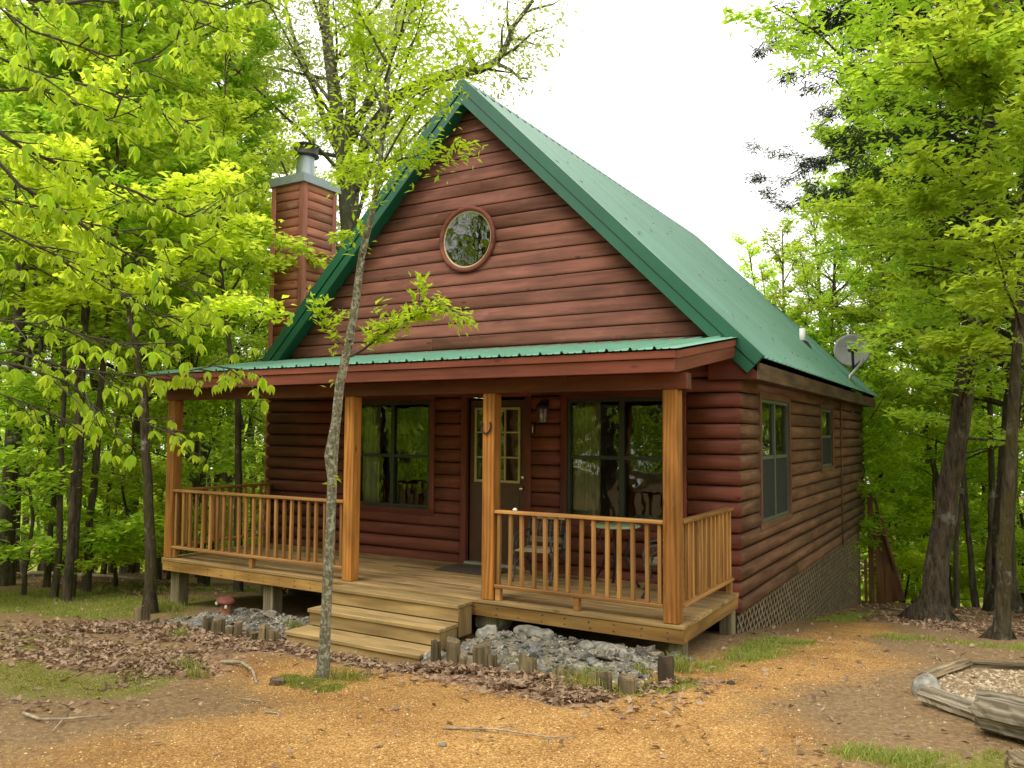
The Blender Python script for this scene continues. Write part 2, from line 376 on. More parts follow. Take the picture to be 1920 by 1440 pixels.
def mesh_obj(name, verts, faces, mat, parent=None, smooth=False, loc=(0, 0, 0)):
    me = bpy.data.meshes.new(name)
    me.from_pydata([tuple(v) for v in verts], [], [tuple(f) for f in faces])
    if mat: me.materials.append(mat)
    if smooth:
        me.polygons.foreach_set('use_smooth', [True] * len(me.polygons))
    me.update()
    return inst(name, me, parent, loc)

def inst(name, me, parent=None, loc=(0, 0, 0)):
    o = bpy.data.objects.new(name, me)
    COL.objects.link(o)
    o.parent = parent
    o.location = loc
    return o

def np_mesh(name, V, F, mat, tint=None, smooth=False):
    """Fast triangle mesh from arrays; tint is one value per face."""
    me = bpy.data.meshes.new(name)
    V = np.ascontiguousarray(V, dtype=np.float32); F = np.ascontiguousarray(F, dtype=np.int32)
    k = F.shape[1]
    me.vertices.add(len(V)); me.vertices.foreach_set('co', V.ravel())
    me.loops.add(F.size); me.loops.foreach_set('vertex_index', F.ravel())
    me.polygons.add(len(F)); me.polygons.foreach_set('loop_start', np.arange(0, F.size, k, dtype=np.int32))
    try:
        me.polygons.foreach_set('loop_total', np.full(len(F), k, dtype=np.int32))
    except Exception:
        pass
    if smooth:
        me.polygons.foreach_set('use_smooth', np.ones(len(F), dtype=bool))
    me.update(calc_edges=True)
    if tint is not None:
        a = me.attributes.new('tint', 'FLOAT', 'FACE'); a.data.foreach_set('value', np.ascontiguousarray(tint, dtype=np.float32))
    me.materials.append(mat)
    return me

_boxes = {}
def chamfer_mesh(L, Wd, T, mat, c):
    key = (round(L, 3), round(Wd, 3), round(T, 3), mat.name, c)
    if key in _boxes: return _boxes[key]
    hx, hy, hz = L / 2, Wd / 2, T / 2
    V = []; idx = {}
    for sx in (-1, 1):
        for sy in (-1, 1):
            for sz in (-1, 1):
                for ax in range(3):
                    p = [sx * (hx - c), sy * (hy - c), sz * (hz - c)]
                    p[ax] = (sx * hx, sy * hy, sz * hz)[ax]
                    idx[(sx, sy, sz, ax)] = len(V); V.append(p)
    F = []
    for ax in range(3):
        o1, o2 = [a for a in range(3) if a != ax]
        for s in (-1, 1):
            q = []
            for a, b_ in ((-1, -1), (1, -1), (1, 1), (-1, 1)):
                k = [0, 0, 0]; k[ax] = s; k[o1] = a; k[o2] = b_
                q.append(idx[(*k, ax)])
            F.append(q)
    for ax in range(3):                      # edges running along ax
        o1, o2 = [a for a in range(3) if a != ax]
        for a in (-1, 1):
            for b_ in (-1, 1):
                q = []
                for s, w in ((-1, o1), (1, o1), (1, o2), (-1, o2)):
                    k = [0, 0, 0]; k[ax] = s; k[o1] = a; k[o2] = b_
                    q.append(idx[(*k, w)])
                F.append(q)
    for sx in (-1, 1):
        for sy in (-1, 1):
            for sz in (-1, 1):
                F.append([idx[(sx, sy, sz, a)] for a in range(3)])
    me = bpy.data.meshes.new('board')
    me.from_pydata(V, [], F)
    import bmesh
    bm = bmesh.new(); bm.from_mesh(me); bmesh.ops.recalc_face_normals(bm, faces=bm.faces); bm.to_mesh(me); bm.free()
    me.materials.append(mat)
    _boxes[key] = me
    return me

def board(name, p0, p1, w, t, mat, parent=None, up=(0, 0, 1), c=0.004):
    """A board from p0 to p1; w is its size along 'up', t across it."""
    p0, p1 = Vector(p0), Vector(p1)
    X = (p1 - p0); L = X.length; X.normalize()
    U = Vector(up); U = (U - X * U.dot(X)).normalized()
    T = U.cross(X)
    me = chamfer_mesh(L, t, w, mat, min(c, t * 0.2, w * 0.2))
    o = bpy.data.objects.new(name, me); COL.objects.link(o)
    o.parent = parent
    m = Matrix((X, T, U)).transposed().to_4x4(); m.translation = (p0 + p1) / 2
    o.matrix_local = m
    return o

def box(name, xr, yr, zr, mat, parent=None, c=0.004):
    (x0, x1), (y0, y1), (z0, z1) = xr, yr, zr
    dx, dy, dz = x1 - x0, y1 - y0, z1 - z0
    cx, cy, cz = (x0 + x1) / 2, (y0 + y1) / 2, (z0 + z1) / 2
    if dx >= dy and dx >= dz: return board(name, (x0, cy, cz), (x1, cy, cz), dz, dy, mat, parent, (0, 0, 1), c)
    if dy >= dz: return board(name, (cx, y0, cz), (cx, y1, cz), dz, dx, mat, parent, (0, 0, 1), c)
    return board(name, (cx, cy, z0), (cx, cy, z1), dy, dx, mat, parent, (0, 1, 0), c)

class MB:
    """Collects several simple shapes of one part into one mesh."""
    def __init__(s): s.V = []; s.F = []
    def add(s, V, F):
        n = len(s.V); s.V += [tuple(v) for v in V]; s.F += [tuple(i + n for i in f) for f in F]
    def box(s, x0, x1, y0, y1, z0, z1):
        s.add([(x0, y0, z0), (x1, y0, z0), (x1, y1, z0), (x0, y1, z0), (x0, y0, z1), (x1, y0, z1), (x1, y1, z1), (x0, y1, z1)],
              [(0, 3, 2, 1), (4, 5, 6, 7), (0, 1, 5, 4), (1, 2, 6, 5), (2, 3, 7, 6), (3, 0, 4, 7)])
    def bar(s, p0, p1, w, t, up=(0, 0, 1)):
        p0, p1 = Vector(p0), Vector(p1); X = (p1 - p0).normalized(); U = Vector(up); U = (U - X * U.dot(X)).normalized(); T = U.cross(X)
        a, b = U * (w / 2), T * (t / 2)
        s.add([p0 - a - b, p1 - a - b, p1 - a + b, p0 - a + b, p0 + a - b, p1 + a - b, p1 + a + b, p0 + a + b],
              [(0, 3, 2, 1), (4, 5, 6, 7), (0, 1, 5, 4), (1, 2, 6, 5), (2, 3, 7, 6), (3, 0, 4, 7)])
    def tube(s, pts, rad, n=6, cap=True):
        pts = [Vector(p) for p in pts]
        if not hasattr(rad, '__len__'): rad = [rad] * len(pts)
        V = []; F = []
        ref = Vector((0.31, 0.17, 0.93))
        for i, p in enumerate(pts):
            d = (pts[min(i + 1, len(pts) - 1)] - pts[max(i - 1, 0)]).normalized()
            a = d.cross(ref)
            if a.length < 0.05: a = d.cross(Vector((1, 0, 0)))
            a.normalize(); b = d.cross(a)
            for k in range(n):
                th = 2 * math.pi * k / n
                V.append(p + (a * math.cos(th) + b * math.sin(th)) * rad[i])
        for i in range(len(pts) - 1):
            for k in range(n):
                F.append((i * n + k, i * n + (k + 1) % n, (i + 1) * n + (k + 1) % n, (i + 1) * n + k))
        if cap:
            F.append(tuple(range(n))[::-1]); F.append(tuple((len(pts) - 1) * n + k for k in range(n)))
        s.add(V, F)
    def lathe(s, prof, n=24, c=(0, 0, 0)):
        V = []; F = []
        for r, z in prof:
            for k in range(n):
                th = 2 * math.pi * k / n
                V.append((c[0] + r * math.cos(th), c[1] + r * math.sin(th), c[2] + z))
        for i in range(len(prof) - 1):
            for k in range(n):
                F.append((i * n + k, i * n + (k + 1) % n, (i + 1) * n + (k + 1) % n, (i + 1) * n + k))
        s.add(V, F)
    def build(s, name, mat, parent=None, smooth=False, loc=(0, 0, 0)):
        return mesh_obj(name, s.V, s.F, mat, parent, smooth, loc)

# ---------------------------------------------------------------- value noise and the lie of the land
_perm = np.random.default_rng(5).random((256, 256))
def vnoise(x, y):
    x = np.asarray(x, float); y = np.asarray(y, float)
    xi = np.floor(x).astype(int); yi = np.floor(y).astype(int)
    fx = x - xi; fy = y - yi
    fx = fx * fx * (3 - 2 * fx); fy = fy * fy * (3 - 2 * fy)
    g = lambda a, b: _perm[a % 256, b % 256]
    return (g(xi, yi) * (1 - fx) + g(xi + 1, yi) * fx) * (1 - fy) + (g(xi, yi + 1) * (1 - fx) + g(xi + 1, yi + 1) * fx) * fy
def fbm(x, y, o=4):
    s = 0; a = 0.5; t = 0
    for k in range(o):
        s = s + a * vnoise(x * 2 ** k + 17 * k, y * 2 ** k + 31 * k); t += a; a *= 0.5
    return s / t

def land(x, y):
    x = np.asarray(x, float); y = np.asarray(y, float)
    z = -0.31 + 0.047 * np.clip(x, -14, 5) - 0.06 * (np.maximum(y, -14) + 1.87) - 0.08 * np.maximum(0, y + 0.5)
    z = z - 0.10 * np.exp(-((x + 2.7) / 1.3) ** 2 - ((y + 2.85) / 0.55) ** 2)
    fall = np.maximum(0, y - 12.5) * 0.16 + np.maximum(0, -14.5 - x) * 0.22 + np.maximum(0, x - 7) * 0.10
    z = z - 16 * np.tanh(fall / 16)
    z = np.where(z < -15, -15 + (z + 15) * 0.12, z)
    return z
def ground_z(x, y):
    return float(land(x, y))

def seg_d(x, y, a, b):
    ax, ay = a; bx, by = b
    t = np.clip(((x - ax) * (bx - ax) + (y - ay) * (by - ay)) / ((bx - ax) ** 2 + (by - ay) ** 2), 0, 1)
    return np.hypot(x - ax - t * (bx - ax), y - ay - t * (by - ay))
def soft(d, r, w):
    return np.clip((r - d) / w + 0.5, 0, 1)

def masks(x, y):
    n1 = fbm(x * 1.1, y * 1.1, 5) - 0.5; n2 = fbm(x * 3.3 + 40, y * 3.3, 4) - 0.5
    wob = n1 * 1.6 + n2 * 0.5
    g = np.maximum.reduce([soft(seg_d(x, y, (0.6, -12), (-0.1, -4.9)) + wob, 2.0, 1.2),
                           soft(seg_d(x, y, (-0.2, -4.4), (-2.6, -3.9)) + wob * 0.6, 0.85, 0.8),
                           soft(seg_d(x, y, (-0.3, -4.3), (0.9, -1.3)) + wob * 0.6, 0.85, 0.7),
                           0.85 * soft(seg_d(x, y, (0.8, -1.6), (0.85, 3.4)) + wob * 0.5, 0.42, 0.35)])
    gr = np.maximum.reduce([soft(seg_d(x, y, (-15, -3.6), (-7.6, -2.1)) + wob * 0.9, 1.05, 0.6),
                            soft(seg_d(x, y, (-9.5, -0.6), (-7.5, 1.5)) + wob, 0.9, 0.6) * 0.9,
                            soft(seg_d(x, y, (0.28, -1.9), (0.5, -0.3)) + wob * 0.5, 0.26, 0.4),
                            soft(seg_d(x, y, (0.35, 3.6), (0.4, 5.6)) + wob * 0.4, 0.35, 0.3) * 0.9,
                            soft(seg_d(x, y, (1.5, 1.0), (2.7, 1.6)) + wob * 1.2, 0.32, 0.8) * 0.6,
                            soft(seg_d(x, y, (1.75, -3.95), (2.7, -3.75)) + wob * 0.5, 0.22, 0.35) * .9,
                            soft(np.hypot(x + 2.25, y + 4.05) + wob * 0.8, 0.42, 0.6) * 0.7,
                            soft(seg_d(x, y, (-4.9, -5.3), (-3.4, -5.0)) + wob * 0.7, 0.35, 0.35) * 0.85,
                            soft(seg_d(x, y, (-0.15, -3.15), (0.25, -2.75)) + wob * 0.3, 0.24, 0.2),
                            soft(seg_d(x, y, (-5.9, -4.2), (-7.2, -4.4)) + wob * 0.7, 0.4, 0.4) * 0.7])
    li = np.maximum.reduce([soft(seg_d(x, y, (-6.2, -3.35), (-3.9, -3.1)) + wob * 0.4, 0.42, 0.4),
                            soft(seg_d(x, y, (-4.0, -3.0), (-1.7, -3.25)) + wob * 0.2, 0.24, 0.2),
                            soft(seg_d(x, y, (-1.9, -3.15), (-0.2, -3.55)) + wob * 0.2, 0.30, 0.22),
                            soft(seg_d(x, y, (0.15, -2.9), (0.5, -2.5)) + wob * 0.3, 0.14, 0.15),
                            soft(seg_d(x, y, (-6.6, -4.1), (-3.4, -4.6)) + wob * 1.3, 0.6, 1.2) * 0.7,
                            soft(seg_d(x, y, (0.9, 5.4), (3.2, 4.0)) + wob * 0.8, 1.3, 0.9),
                            soft(seg_d(x, y, (-14, 0.2), (-9.3, -0.4)) + wob * 0.9, 1.0, 0.7),
                            0.9 * np.maximum.reduce([np.clip((y - 7) / 1.5 + wob, 0, 1), np.clip((-13 - x) / 1.5 + wob, 0, 1), np.clip((x - 5.5) / 2 + wob, 0, 1)])])
    return g, gr, li

# ---------------------------------------------------------------- ground
def ground_material():
    m, t, b, N, L = newmat('ground_earth')
    tc = N('ShaderNodeTexCoord')
    at = N('ShaderNodeAttribute'); at.attribute_name = 'cover'
    sep = N('ShaderNodeSeparateColor'); L(at.outputs['Color'], sep.inputs[0])
    # gravel
    v = N('ShaderNodeTexVoronoi'); v.inputs['Scale'].default_value = 92; L(tc.outputs['Object'], v.inputs['Vector'])
    sc = N('ShaderNodeSeparateColor'); L(v.outputs['Color'], sc.inputs[0])
    rg = ramp(t, [(0.0, (0.22, 0.112, 0.033)), (0.35, (0.365, 0.192, 0.056)), (0.75, (0.475, 0.262, 0.084)), (1.0, (0.60, 0.385, 0.16))])
    L(sc.outputs[0], rg.inputs['Fac'])
    nb = N('ShaderNodeTexNoise'); nb.inputs['Scale'].default_value = 1.3; nb.inputs['Detail'].default_value = 7; nb.inputs['Roughness'].default_value = 0.65
    L(tc.outputs['Object'], nb.inputs['Vector'])
    rb = ramp(t, [(0.35, (0.66, 0.60, 0.55)), (0.6, (1.0, 1.0, 1.0)), (0.75, (1.08, 1.02, 0.94))]); L(nb.outputs['Fac'], rb.inputs['Fac'])
    mg = N('ShaderNodeMix'); mg.data_type = 'RGBA'; mg.blend_type = 'MULTIPLY'; mg.inputs['Factor'].default_value = 1
    L(rg.outputs[0], mg.inputs['A']); L(rb.outputs[0], mg.inputs['B'])
    # dirt with crumbs
    nd = N('ShaderNodeTexNoise'); nd.inputs['Scale'].default_value = 26; nd.inputs['Detail'].default_value = 8; nd.inputs['Roughness'].default_value = 0.75
    L(tc.outputs['Object'], nd.inputs['Vector'])
    rd = ramp(t, [(0.3, (0.10, 0.058, 0.026)), (0.52, (0.23, 0.145, 0.070)), (0.7, (0.36, 0.255, 0.14))]); L(nd.outputs['Fac'], rd.inputs['Fac'])
    # leaf mould
    vl = N('ShaderNodeTexVoronoi'); vl.inputs['Scale'].default_value = 20; vl.inputs['Randomness'].default_value = 1
    wl = N('ShaderNodeVectorMath'); wl.operation = 'MULTIPLY_ADD'; wl.inputs[1].default_value = (0.12, 0.12, 0.12)
    L(nd.outputs['Color'], wl.inputs[0]); L(tc.outputs['Object'], wl.inputs[2]); L(wl.outputs[0], vl.inputs['Vector'])
    sl = N('ShaderNodeSeparateColor'); L(vl.outputs['Color'], sl.inputs[0])
    rl = ramp(t, [(0.0, (0.10, 0.050, 0.030)), (0.5, (0.24, 0.135, 0.085)), (1.0, (0.40, 0.26, 0.17))]); L(sl.outputs[0], rl.inputs['Fac'])
    # moss and short grass
    ng = N('ShaderNodeTexNoise'); ng.inputs['Scale'].default_value = 48; ng.inputs['Detail'].default_value = 6; L(tc.outputs['Object'], ng.inputs['Vector'])
    rgr = ramp(t, [(0.3, (0.085, 0.085, 0.015)), (0.55, (0.185, 0.185, 0.030)), (0.75, (0.31, 0.285, 0.055))]); L(ng.outputs['Fac'], rgr.inputs['Fac'])
    def edge(sock, lo, hi):
        # broken edge: cover weight pushed about by fine noise
        a = N('ShaderNodeMath'); a.operation = 'MULTIPLY_ADD'; a.inputs[1].default_value = 1.6
        L(nd.outputs['Fac'], a.inputs[0])
        c = N('ShaderNodeMath'); c.operation = 'ADD'; c.inputs[1].default_value = -0.8
        L(sock, c.inputs[0]); L(c.outputs[0], a.inputs[2])
        r = N('ShaderNodeMapRange'); r.inputs['From Min'].default_value = lo; r.inputs['From Max'].default_value = hi
        L(a.outputs[0], r.inputs['Value'])
        return r.outputs[0]
    def mix(a, b_, f):
        x = N('ShaderNodeMix'); x.data_type = 'RGBA'
        L(f, x.inputs['Factor']); L(a, x.inputs['A']); L(b_, x.inputs['B'])
        return x.outputs['Result']
    c = mix(rd.outputs[0], mg.outputs['Result'], edge(sep.outputs[0], 0.18, 0.85))
    c = mix(c, rl.outputs[0], edge(sep.outputs[2], 0.25, 0.9))
    c = mix(c, rgr.outputs[0], edge(sep.outputs[1], 0.35, 1.05))
    L(c, b.inputs['Base Color'])
    b.inputs['Roughness'].default_value = 0.97
    b.inputs['Specular IOR Level'].default_value = 0.2
    ad = N('ShaderNodeMath'); ad.operation = 'ADD'
    L(v.outputs['Distance'], ad.inputs[0]); L(nd.outputs['Fac'], ad.inputs[1])
    bp = N('ShaderNodeBump'); bp.inputs['Strength'].default_value = 0.6; bp.inputs['Distance'].default_value = 0.012
    L(ad.outputs[0], bp.inputs['Height']); L(bp.outputs[0], b.inputs['Normal'])
    return m

def graded(lo, hi, step, far, ratio=1.16):
    c = list(np.arange(lo, hi + 1e-6, step))
    s = step; x = hi
    while x < far:
        s *= ratio; x += s; c.append(x)
    s = step; x = lo
    while x > -far:
        s *= ratio; x -= s; c.insert(0, x)
    return np.array(c)
gx = graded(-9.5, 4.2, 0.055, 320); gy = graded(-7.5, 1.5, 0.055, 320)
XX, YY = np.meshgrid(gx, gy, indexing='ij')
near = np.exp(-(np.maximum(0, np.hypot(XX + 2, YY + 3) - 9) / 6) ** 2)
ZZ = land(XX, YY) + near * ((fbm(XX * 1.7, YY * 1.7, 4) - 0.5) * 0.05 + (fbm(XX * 9, YY * 9, 3) - 0.5) * 0.018)
mg_, mgr_, ml_ = masks(XX, YY)
ni, nj = XX.shape
V = np.stack([XX.ravel(), YY.ravel(), ZZ.ravel()], 1)
ii, jj = np.meshgrid(np.arange(ni - 1), np.arange(nj - 1), indexing='ij')
q = (ii * nj + jj).ravel()
F = np.stack([q, q + nj, q + nj + 1, q + 1], 1)
gm = np_mesh('ground', V, F, ground_material(), smooth=True)
ca = gm.attributes.new('cover', 'FLOAT_COLOR', 'POINT')
ca.data.foreach_set('color', np.stack([mg_.ravel(), mgr_.ravel(), ml_.ravel(), np.ones(V.shape[0])], 1).astype(np.float32).ravel())
ground = inst('ground', gm)
tag(ground, 'sloping ground of tan gravel, brown leaf litter and patches of grass', kind='structure')

# ---------------------------------------------------------------- the cabin
LW, LL = 7.35, 9.75        # width along X (from -LW to 0), length along Y
XM = -LW / 2               # ridge
RZ = 6.545
cabin = tag(empty('log_cabin', (0, 0, 0)), 'red log sided cabin with steep green metal roof and timber front porch', 'cabin')

PROF = [(0.0, 0.0), (0.04, 0.020), (0.13, 0.034), (0.30, 0.043), (0.5, 0.046), (0.70, 0.043), (0.87, 0.034), (0.96, 0.020), (1.0, 0.0)]
def log_course(a, b, z0, h, M0, mat, parent, fa=None, fb=None, n=None, bulge=1.0):
    """One log board of siding from a to b along local X, rounded outward (local -Y); fa/fb shift its ends for mitres and slopes."""
    o = M0 @ Vector(((a + b) / 2, 0, z0 + h / 2))
    V = []; F = []
    for end in (0, 1):
        for pz, d in PROF:
            d *= bulge
            z = z0 + h * (0.01 + 0.98 * pz)
            x = a if end == 0 else b
            f = fa if end == 0 else fb
            if f: x = f(z, d, x)
            V.append((x - (a + b) / 2, -d, z - z0 - h / 2))
    k = len(PROF)
    for i in range(k - 1):
        F.append((i, k + i, k + i + 1, i + 1))
    F.append(tuple(range(k))); F.append(tuple(range(2 * k - 1, k - 1, -1)))
    F.append((0, k - 1, 2 * k - 1, k))
    me = bpy.data.meshes.new('siding_log'); me.from_pydata(V, [], F); me.materials.append(mat); me.update()
    for i in range(k - 1): me.polygons[i].use_smooth = True
    ob = bpy.data.objects.new('siding_log', me); COL.objects.link(ob)
    ob.parent = parent
    mm = M0.copy(); mm.translation = o
    ob.matrix_local = mm
    return ob

M_front = Matrix.Identity(4)
M_right = Matrix.Rotation(math.pi / 2, 4, 'Z')                       # local X -> +Y, outward -> +X
M_left = Matrix.Translation((-LW, 0, 0)) @ Matrix.Rotation(-math.pi / 2, 4, 'Z')   # local X -> -Y, outward -> -X
M_back = Matrix.Translation((0, LL, 0)) @ Matrix.Rotation(math.pi, 4, 'Z')

def sheet_with_holes(x0, x1, z0, z1, holes, y, mb, M0):
    xs = sorted({x0, x1} | {h[0] for h in holes} | {h[1] for h in holes})
    for a, b in zip(xs[:-1], xs[1:]):
        zs = [z0]
        for h in sorted(holes, key=lambda h: h[2]):
            if h[0] <= a + 1e-6 and h[1] >= b - 1e-6: zs += [h[2], h[3]]
        zs.append(z1)
        for i in range(0, len(zs), 2):
            if zs[i + 1] - zs[i] > 1e-3:
                P = [M0 @ Vector(v) for v in ((a, y, zs[i]), (b, y, zs[i]), (b, y, zs[i + 1]), (a, y, zs[i + 1]))]
                mb.add(P, [(0, 1, 2, 3)])

def wall(name, M0, x0, x1, zb, zt, h, holes, mat, fa, fb, inner_mat):
    mb = MB(); sheet_with_holes(x0, x1, zb, zt, holes, 0.012, mb, M0)
    w = mb.build(name, inner_mat, cabin)
    n = int(round((zt - zb) / h))
    for k in range(n):
        z = zb + k * h
        cuts = sorted([(hx0, hx1) for hx0, hx1, hz0, hz1 in holes if min(hz1, z + h) - max(hz0, z) > 0.5 * h])
        a = x0; fs = fa
        for c0, c1 in cuts + [(x1, None)]:
            if c0 - a > 4.5 and k % 2 == 0:                          # long courses are butted from two lengths
                xj = a + (c0 - a) * (.3 + .4 * ((k * 7) % 11) / 11)
                log_course(a, xj - .0015, z, h, M0, mat, w, fs, None); log_course(xj + .0015, c0, z, h, M0, mat, w, None, fb if c1 is None else None)
            elif c0 - a > 0.03:
                log_course(a, c0, z, h, M0, mat, w, fs, fb if c1 is None else None)
            a = c1; fs = None
    return w

CH = 0.1745; ZB = -0.238
mit_r = lambda z, d, x: x + d
mit_l = lambda z, d, x: x - d
W1 = (-5.63, -4.13, 0.60, 2.24); DOOR = (-3.70, -2.63, 0.0, 2.24); W2 = (-2.19, -0.57, 0.60, 2.24)
front_wall = wall('front_wall', M_front, -LW, 0, ZB, ZB + 16 * CH, CH, [W1, DOOR, W2], M['log'], mit_l, mit_r, M['inside'])
W3 = (0.83, 2.52, 0.585, 2.24); W4 = (4.80, 5.98, 1.13, 2.24)
right_wall = wall('right_wall', M_right, 0, LL, ZB, ZB + 15 * CH, CH, [W3, W4], M['log_side'], mit_l, mit_r, M['inside'])
left_wall = wall('left_wall', M_left, -LL, 0, ZB, ZB + 15 * CH, CH, [], M['log'], mit_l, mit_r, M['inside'])
mbk = MB()
mbk.add([M_back @ Vector(v) for v in ((0, 0, ZB), (LW, 0, ZB), (LW, 0, 2.55), (LW / 2, 0, RZ - 0.25), (0, 0, 2.55))], [(0, 1, 2, 3, 4)])
back_wall = mbk.build('back_wall', M['log_side'], cabin)

# gable above the porch roof, cut by the roof slopes and the round window
GY = 0.10; RC = (-3.70, 4.385); RR = 0.43
M_gable = Matrix.Translation((0, GY, 0))
gable_wall = empty('gable_wall', (0, 0, 0), cabin)
GH = 0.1775
zg = 2.70; k = 0
while zg < RZ - 0.42:
    top = RZ - 0.16
    fl = lambda z, d, x: XM - max(0.01, (top - z) / 0.996)
    fr = lambda z, d, x: XM + max(0.01, (top - z) / 0.996)
    zc = zg + GH / 2
    hw = (top - zc) / 0.996
    if abs(zc - RC[1]) < RR + GH * 0.35:
        def cl(z, d, x): return RC[0] - math.sqrt(max(0.0, RR ** 2 - (z - RC[1]) ** 2))
        def cr(z, d, x): return RC[0] + math.sqrt(max(0.0, RR ** 2 - (z - RC[1]) ** 2))
        log_course(XM - hw, RC[0] - 0.2, zg, GH, M_gable, M['log_gable'], gable_wall, fl, cl, bulge=.75)
        log_course(RC[0] + 0.2, XM + hw, zg, GH, M_gable, M['log_gable'], gable_wall, cr, fr, bulge=.75)
    elif k % 3 == 1 and hw > 1.2:                                   # butt joint part way along
        xj = XM + (R.random() - 0.5) * hw
        log_course(XM - hw, xj - 0.002, zg, GH, M_gable, M['log_gable'], gable_wall, fl, None, bulge=.75)
        log_course(xj + 0.002, XM + hw, zg, GH, M_gable, M['log_gable'], gable_wall, None, fr, bulge=.75)
    else:
        log_course(XM - hw, XM + hw, zg, GH, M_gable, M['log_gable'], gable_wall, fl, fr, bulge=.75)
    zg += GH; k += 1
mbg = MB()
for s in (0.135,):
    n = 40; ring = [(RC[0] + RR * math.cos(2 * math.pi * i / n), GY + 0.02, RC[1] + RR * math.sin(2 * math.pi * i / n)) for i in range(n)]
    tri = [(XM - 3.75, 2.6), (XM + 3.75, 2.6), (XM, RZ - 0.2)]
    out = []
    for i in range(n):                                              # project each ring point outward onto the triangle
        dx, dz = math.cos(2 * math.pi * i / n), math.sin(2 * math.pi * i / n); best = 9
        for (ax, az), (bx, bz) in zip(tri, tri[1:] + tri[:1]):
            ex, ez = bx - ax, bz - az; den = dx * ez - dz * ex
            if abs(den) > 1e-9:
                tt = ((ax - RC[0]) * ez - (az - RC[1]) * ex) / den
                if tt > 0: best = min(best, tt)
        out.append((RC[0] + dx * best, GY + 0.02, RC[1] + dz * best))
    mbg.add(ring + out, [(i, n + i, n + (i + 1) % n, (i + 1) % n) for i in range(n)])
mbg.build('sheathing', M['inside'], gable_wall)

# interior: one dark room behind the front windows, an attic behind the round one
mbi = MB()
mbi.add([(-LW + .05, .05, -.02), (-.05, .05, -.02), (-.05, 6.6, -.02), (-LW + .05, 6.6, -.02)], [(0, 1, 2, 3)])
mbi.build('room_floor', M['inside_floor'], cabin)
mbi = MB()
mbi.add([(-LW + .05, .05, 2.5), (-.05, .05, 2.5), (-.05, 6.6, 2.5), (-LW + .05, 6.6, 2.5)], [(0, 1, 2, 3)])
mbi.add([(-LW + .05, 6.6, -.1), (-.05, 6.6, -.1), (-.05, 6.6, 2.6), (-LW + .05, 6.6, 2.6)], [(0, 1, 2, 3)])
mbi.add([(-6.5, 2.6, 2.6), (-.8, 2.6, 2.6), (XM, 2.6, RZ - .3)], [(0, 1, 2)])
mbi.add([(-LW, 0, -.235), (0, 0, -.235), (0, LL, -.235), (-LW, LL, -.235)], [(0, 3, 2, 1)])
mbi.build('inner_wall', M['inside'], cabin)

# ---- windows
def window(M0, x0, x1, z0, z1, cols, split, frame, trim, screens=False, curtain=None, twide=0.085, pane_mat=None):
    """x0..x1, z0..z1 outside of the frame, set in a wall whose outside faces local -Y."""
    fw = 0.042
    w = MB()
    def fb(a, b, c, d, y0, y1):
        mbv = [M0 @ Vector(v) for v in ((a, y0, c), (b, y0, c), (b, y1, c), (a, y1, c), (a, y0, d), (b, y0, d), (b, y1, d), (a, y1, d))]
        w.add(mbv, [(0, 3, 2, 1), (4, 5, 6, 7), (0, 1, 5, 4), (1, 2, 6, 5), (2, 3, 7, 6), (3, 0, 4, 7)])
    fb(x0, x0 + fw, z0, z1, -.028, .06); fb(x1 - fw, x1, z0, z1, -.028, .06)
    fb(x0 + fw, x1 - fw, z0, z0 + fw, -.028, .06); fb(x0 + fw, x1 - fw, z1 - fw, z1, -.028, .06)
    cw = (x1 - x0) / cols
    for c in range(1, cols): fb(x0 + c * cw - fw * .75, x0 + c * cw + fw * .75, z0 + fw, z1 - fw, -.026, .06)
    if split:
        for c in range(cols):
            a = x0 + c * cw + (fw if c == 0 else fw * .75); b = x0 + (c + 1) * cw - (fw if c == cols - 1 else fw * .75)
            fb(a, b, split - .022, split + .022, -.02, .05)
    win = w.build('window', frame, cabin)
    rows = [(z0 + fw, split - .022), (split + .022, z1 - fw)] if split else [(z0 + fw, z1 - fw)]
    for c in range(cols):
        a = x0 + c * cw + (fw if c == 0 else fw * .75); b = x0 + (c + 1) * cw - (fw if c == cols - 1 else fw * .75)
        for r, (za, zb) in enumerate(rows):
            y = 0.018 if r == 0 else 0.004
            mesh_obj('pane', [M0 @ Vector(v) for v in ((a, y, za), (b, y, za), (b, y, zb), (a, y, zb))], [(0, 1, 2, 3)], pane_mat or M['glass'], win)
            if screens and r == 0:
                mesh_obj('insect_screen', [M0 @ Vector(v) for v in ((a, -.008, za), (b, -.008, za), (b, -.008, zb), (a, -.008, zb))], [(0, 1, 2, 3)], M['screen'], win)
    t = twide
    for (a, b) in (((x0 - t, z0 - t), (x1 + t, z0)), ((x0 - t, z1), (x1 + t, z1 + t)), ((x0 - t, z0), (x0, z1)), ((x1, z0), (x1 + t, z1))):
        ax, az = a; bx, bz = b
        if bx - ax > bz - az: p0, p1, ww = (ax, -.015, (az + bz) / 2), (bx, -.015, (az + bz) / 2), bz - az - .004
        else: p0, p1, ww = ((ax + bx) / 2, -.015, az), ((ax + bx) / 2, -.015, bz), bx - ax - .004
        up = (0, 0, 1) if bx - ax > bz - az else tuple((M0.to_3x3() @ Vector((1, 0, 0))))
        board('trim_board', M0 @ Vector(p0), M0 @ Vector(p1), ww, 0.075, trim, win, up)
    if curtain:
        for ca, cb in curtain:
            n = 60; V = []; F = []
            for i in range(n + 1):
                x = ca + (cb - ca) * i / n
                y = .13 + .028 * math.sin(i * 1.25) + .012 * math.sin(i * .47 + 1)
                for z in (z0 - .1, z1 + .05): V.append(M0 @ Vector((x, y, z)))
            for i in range(n): F.append((2 * i, 2 * i + 2, 2 * i + 3, 2 * i + 1))
            mesh_obj('curtain', V, F, M['curtain'], win, True)
    return win
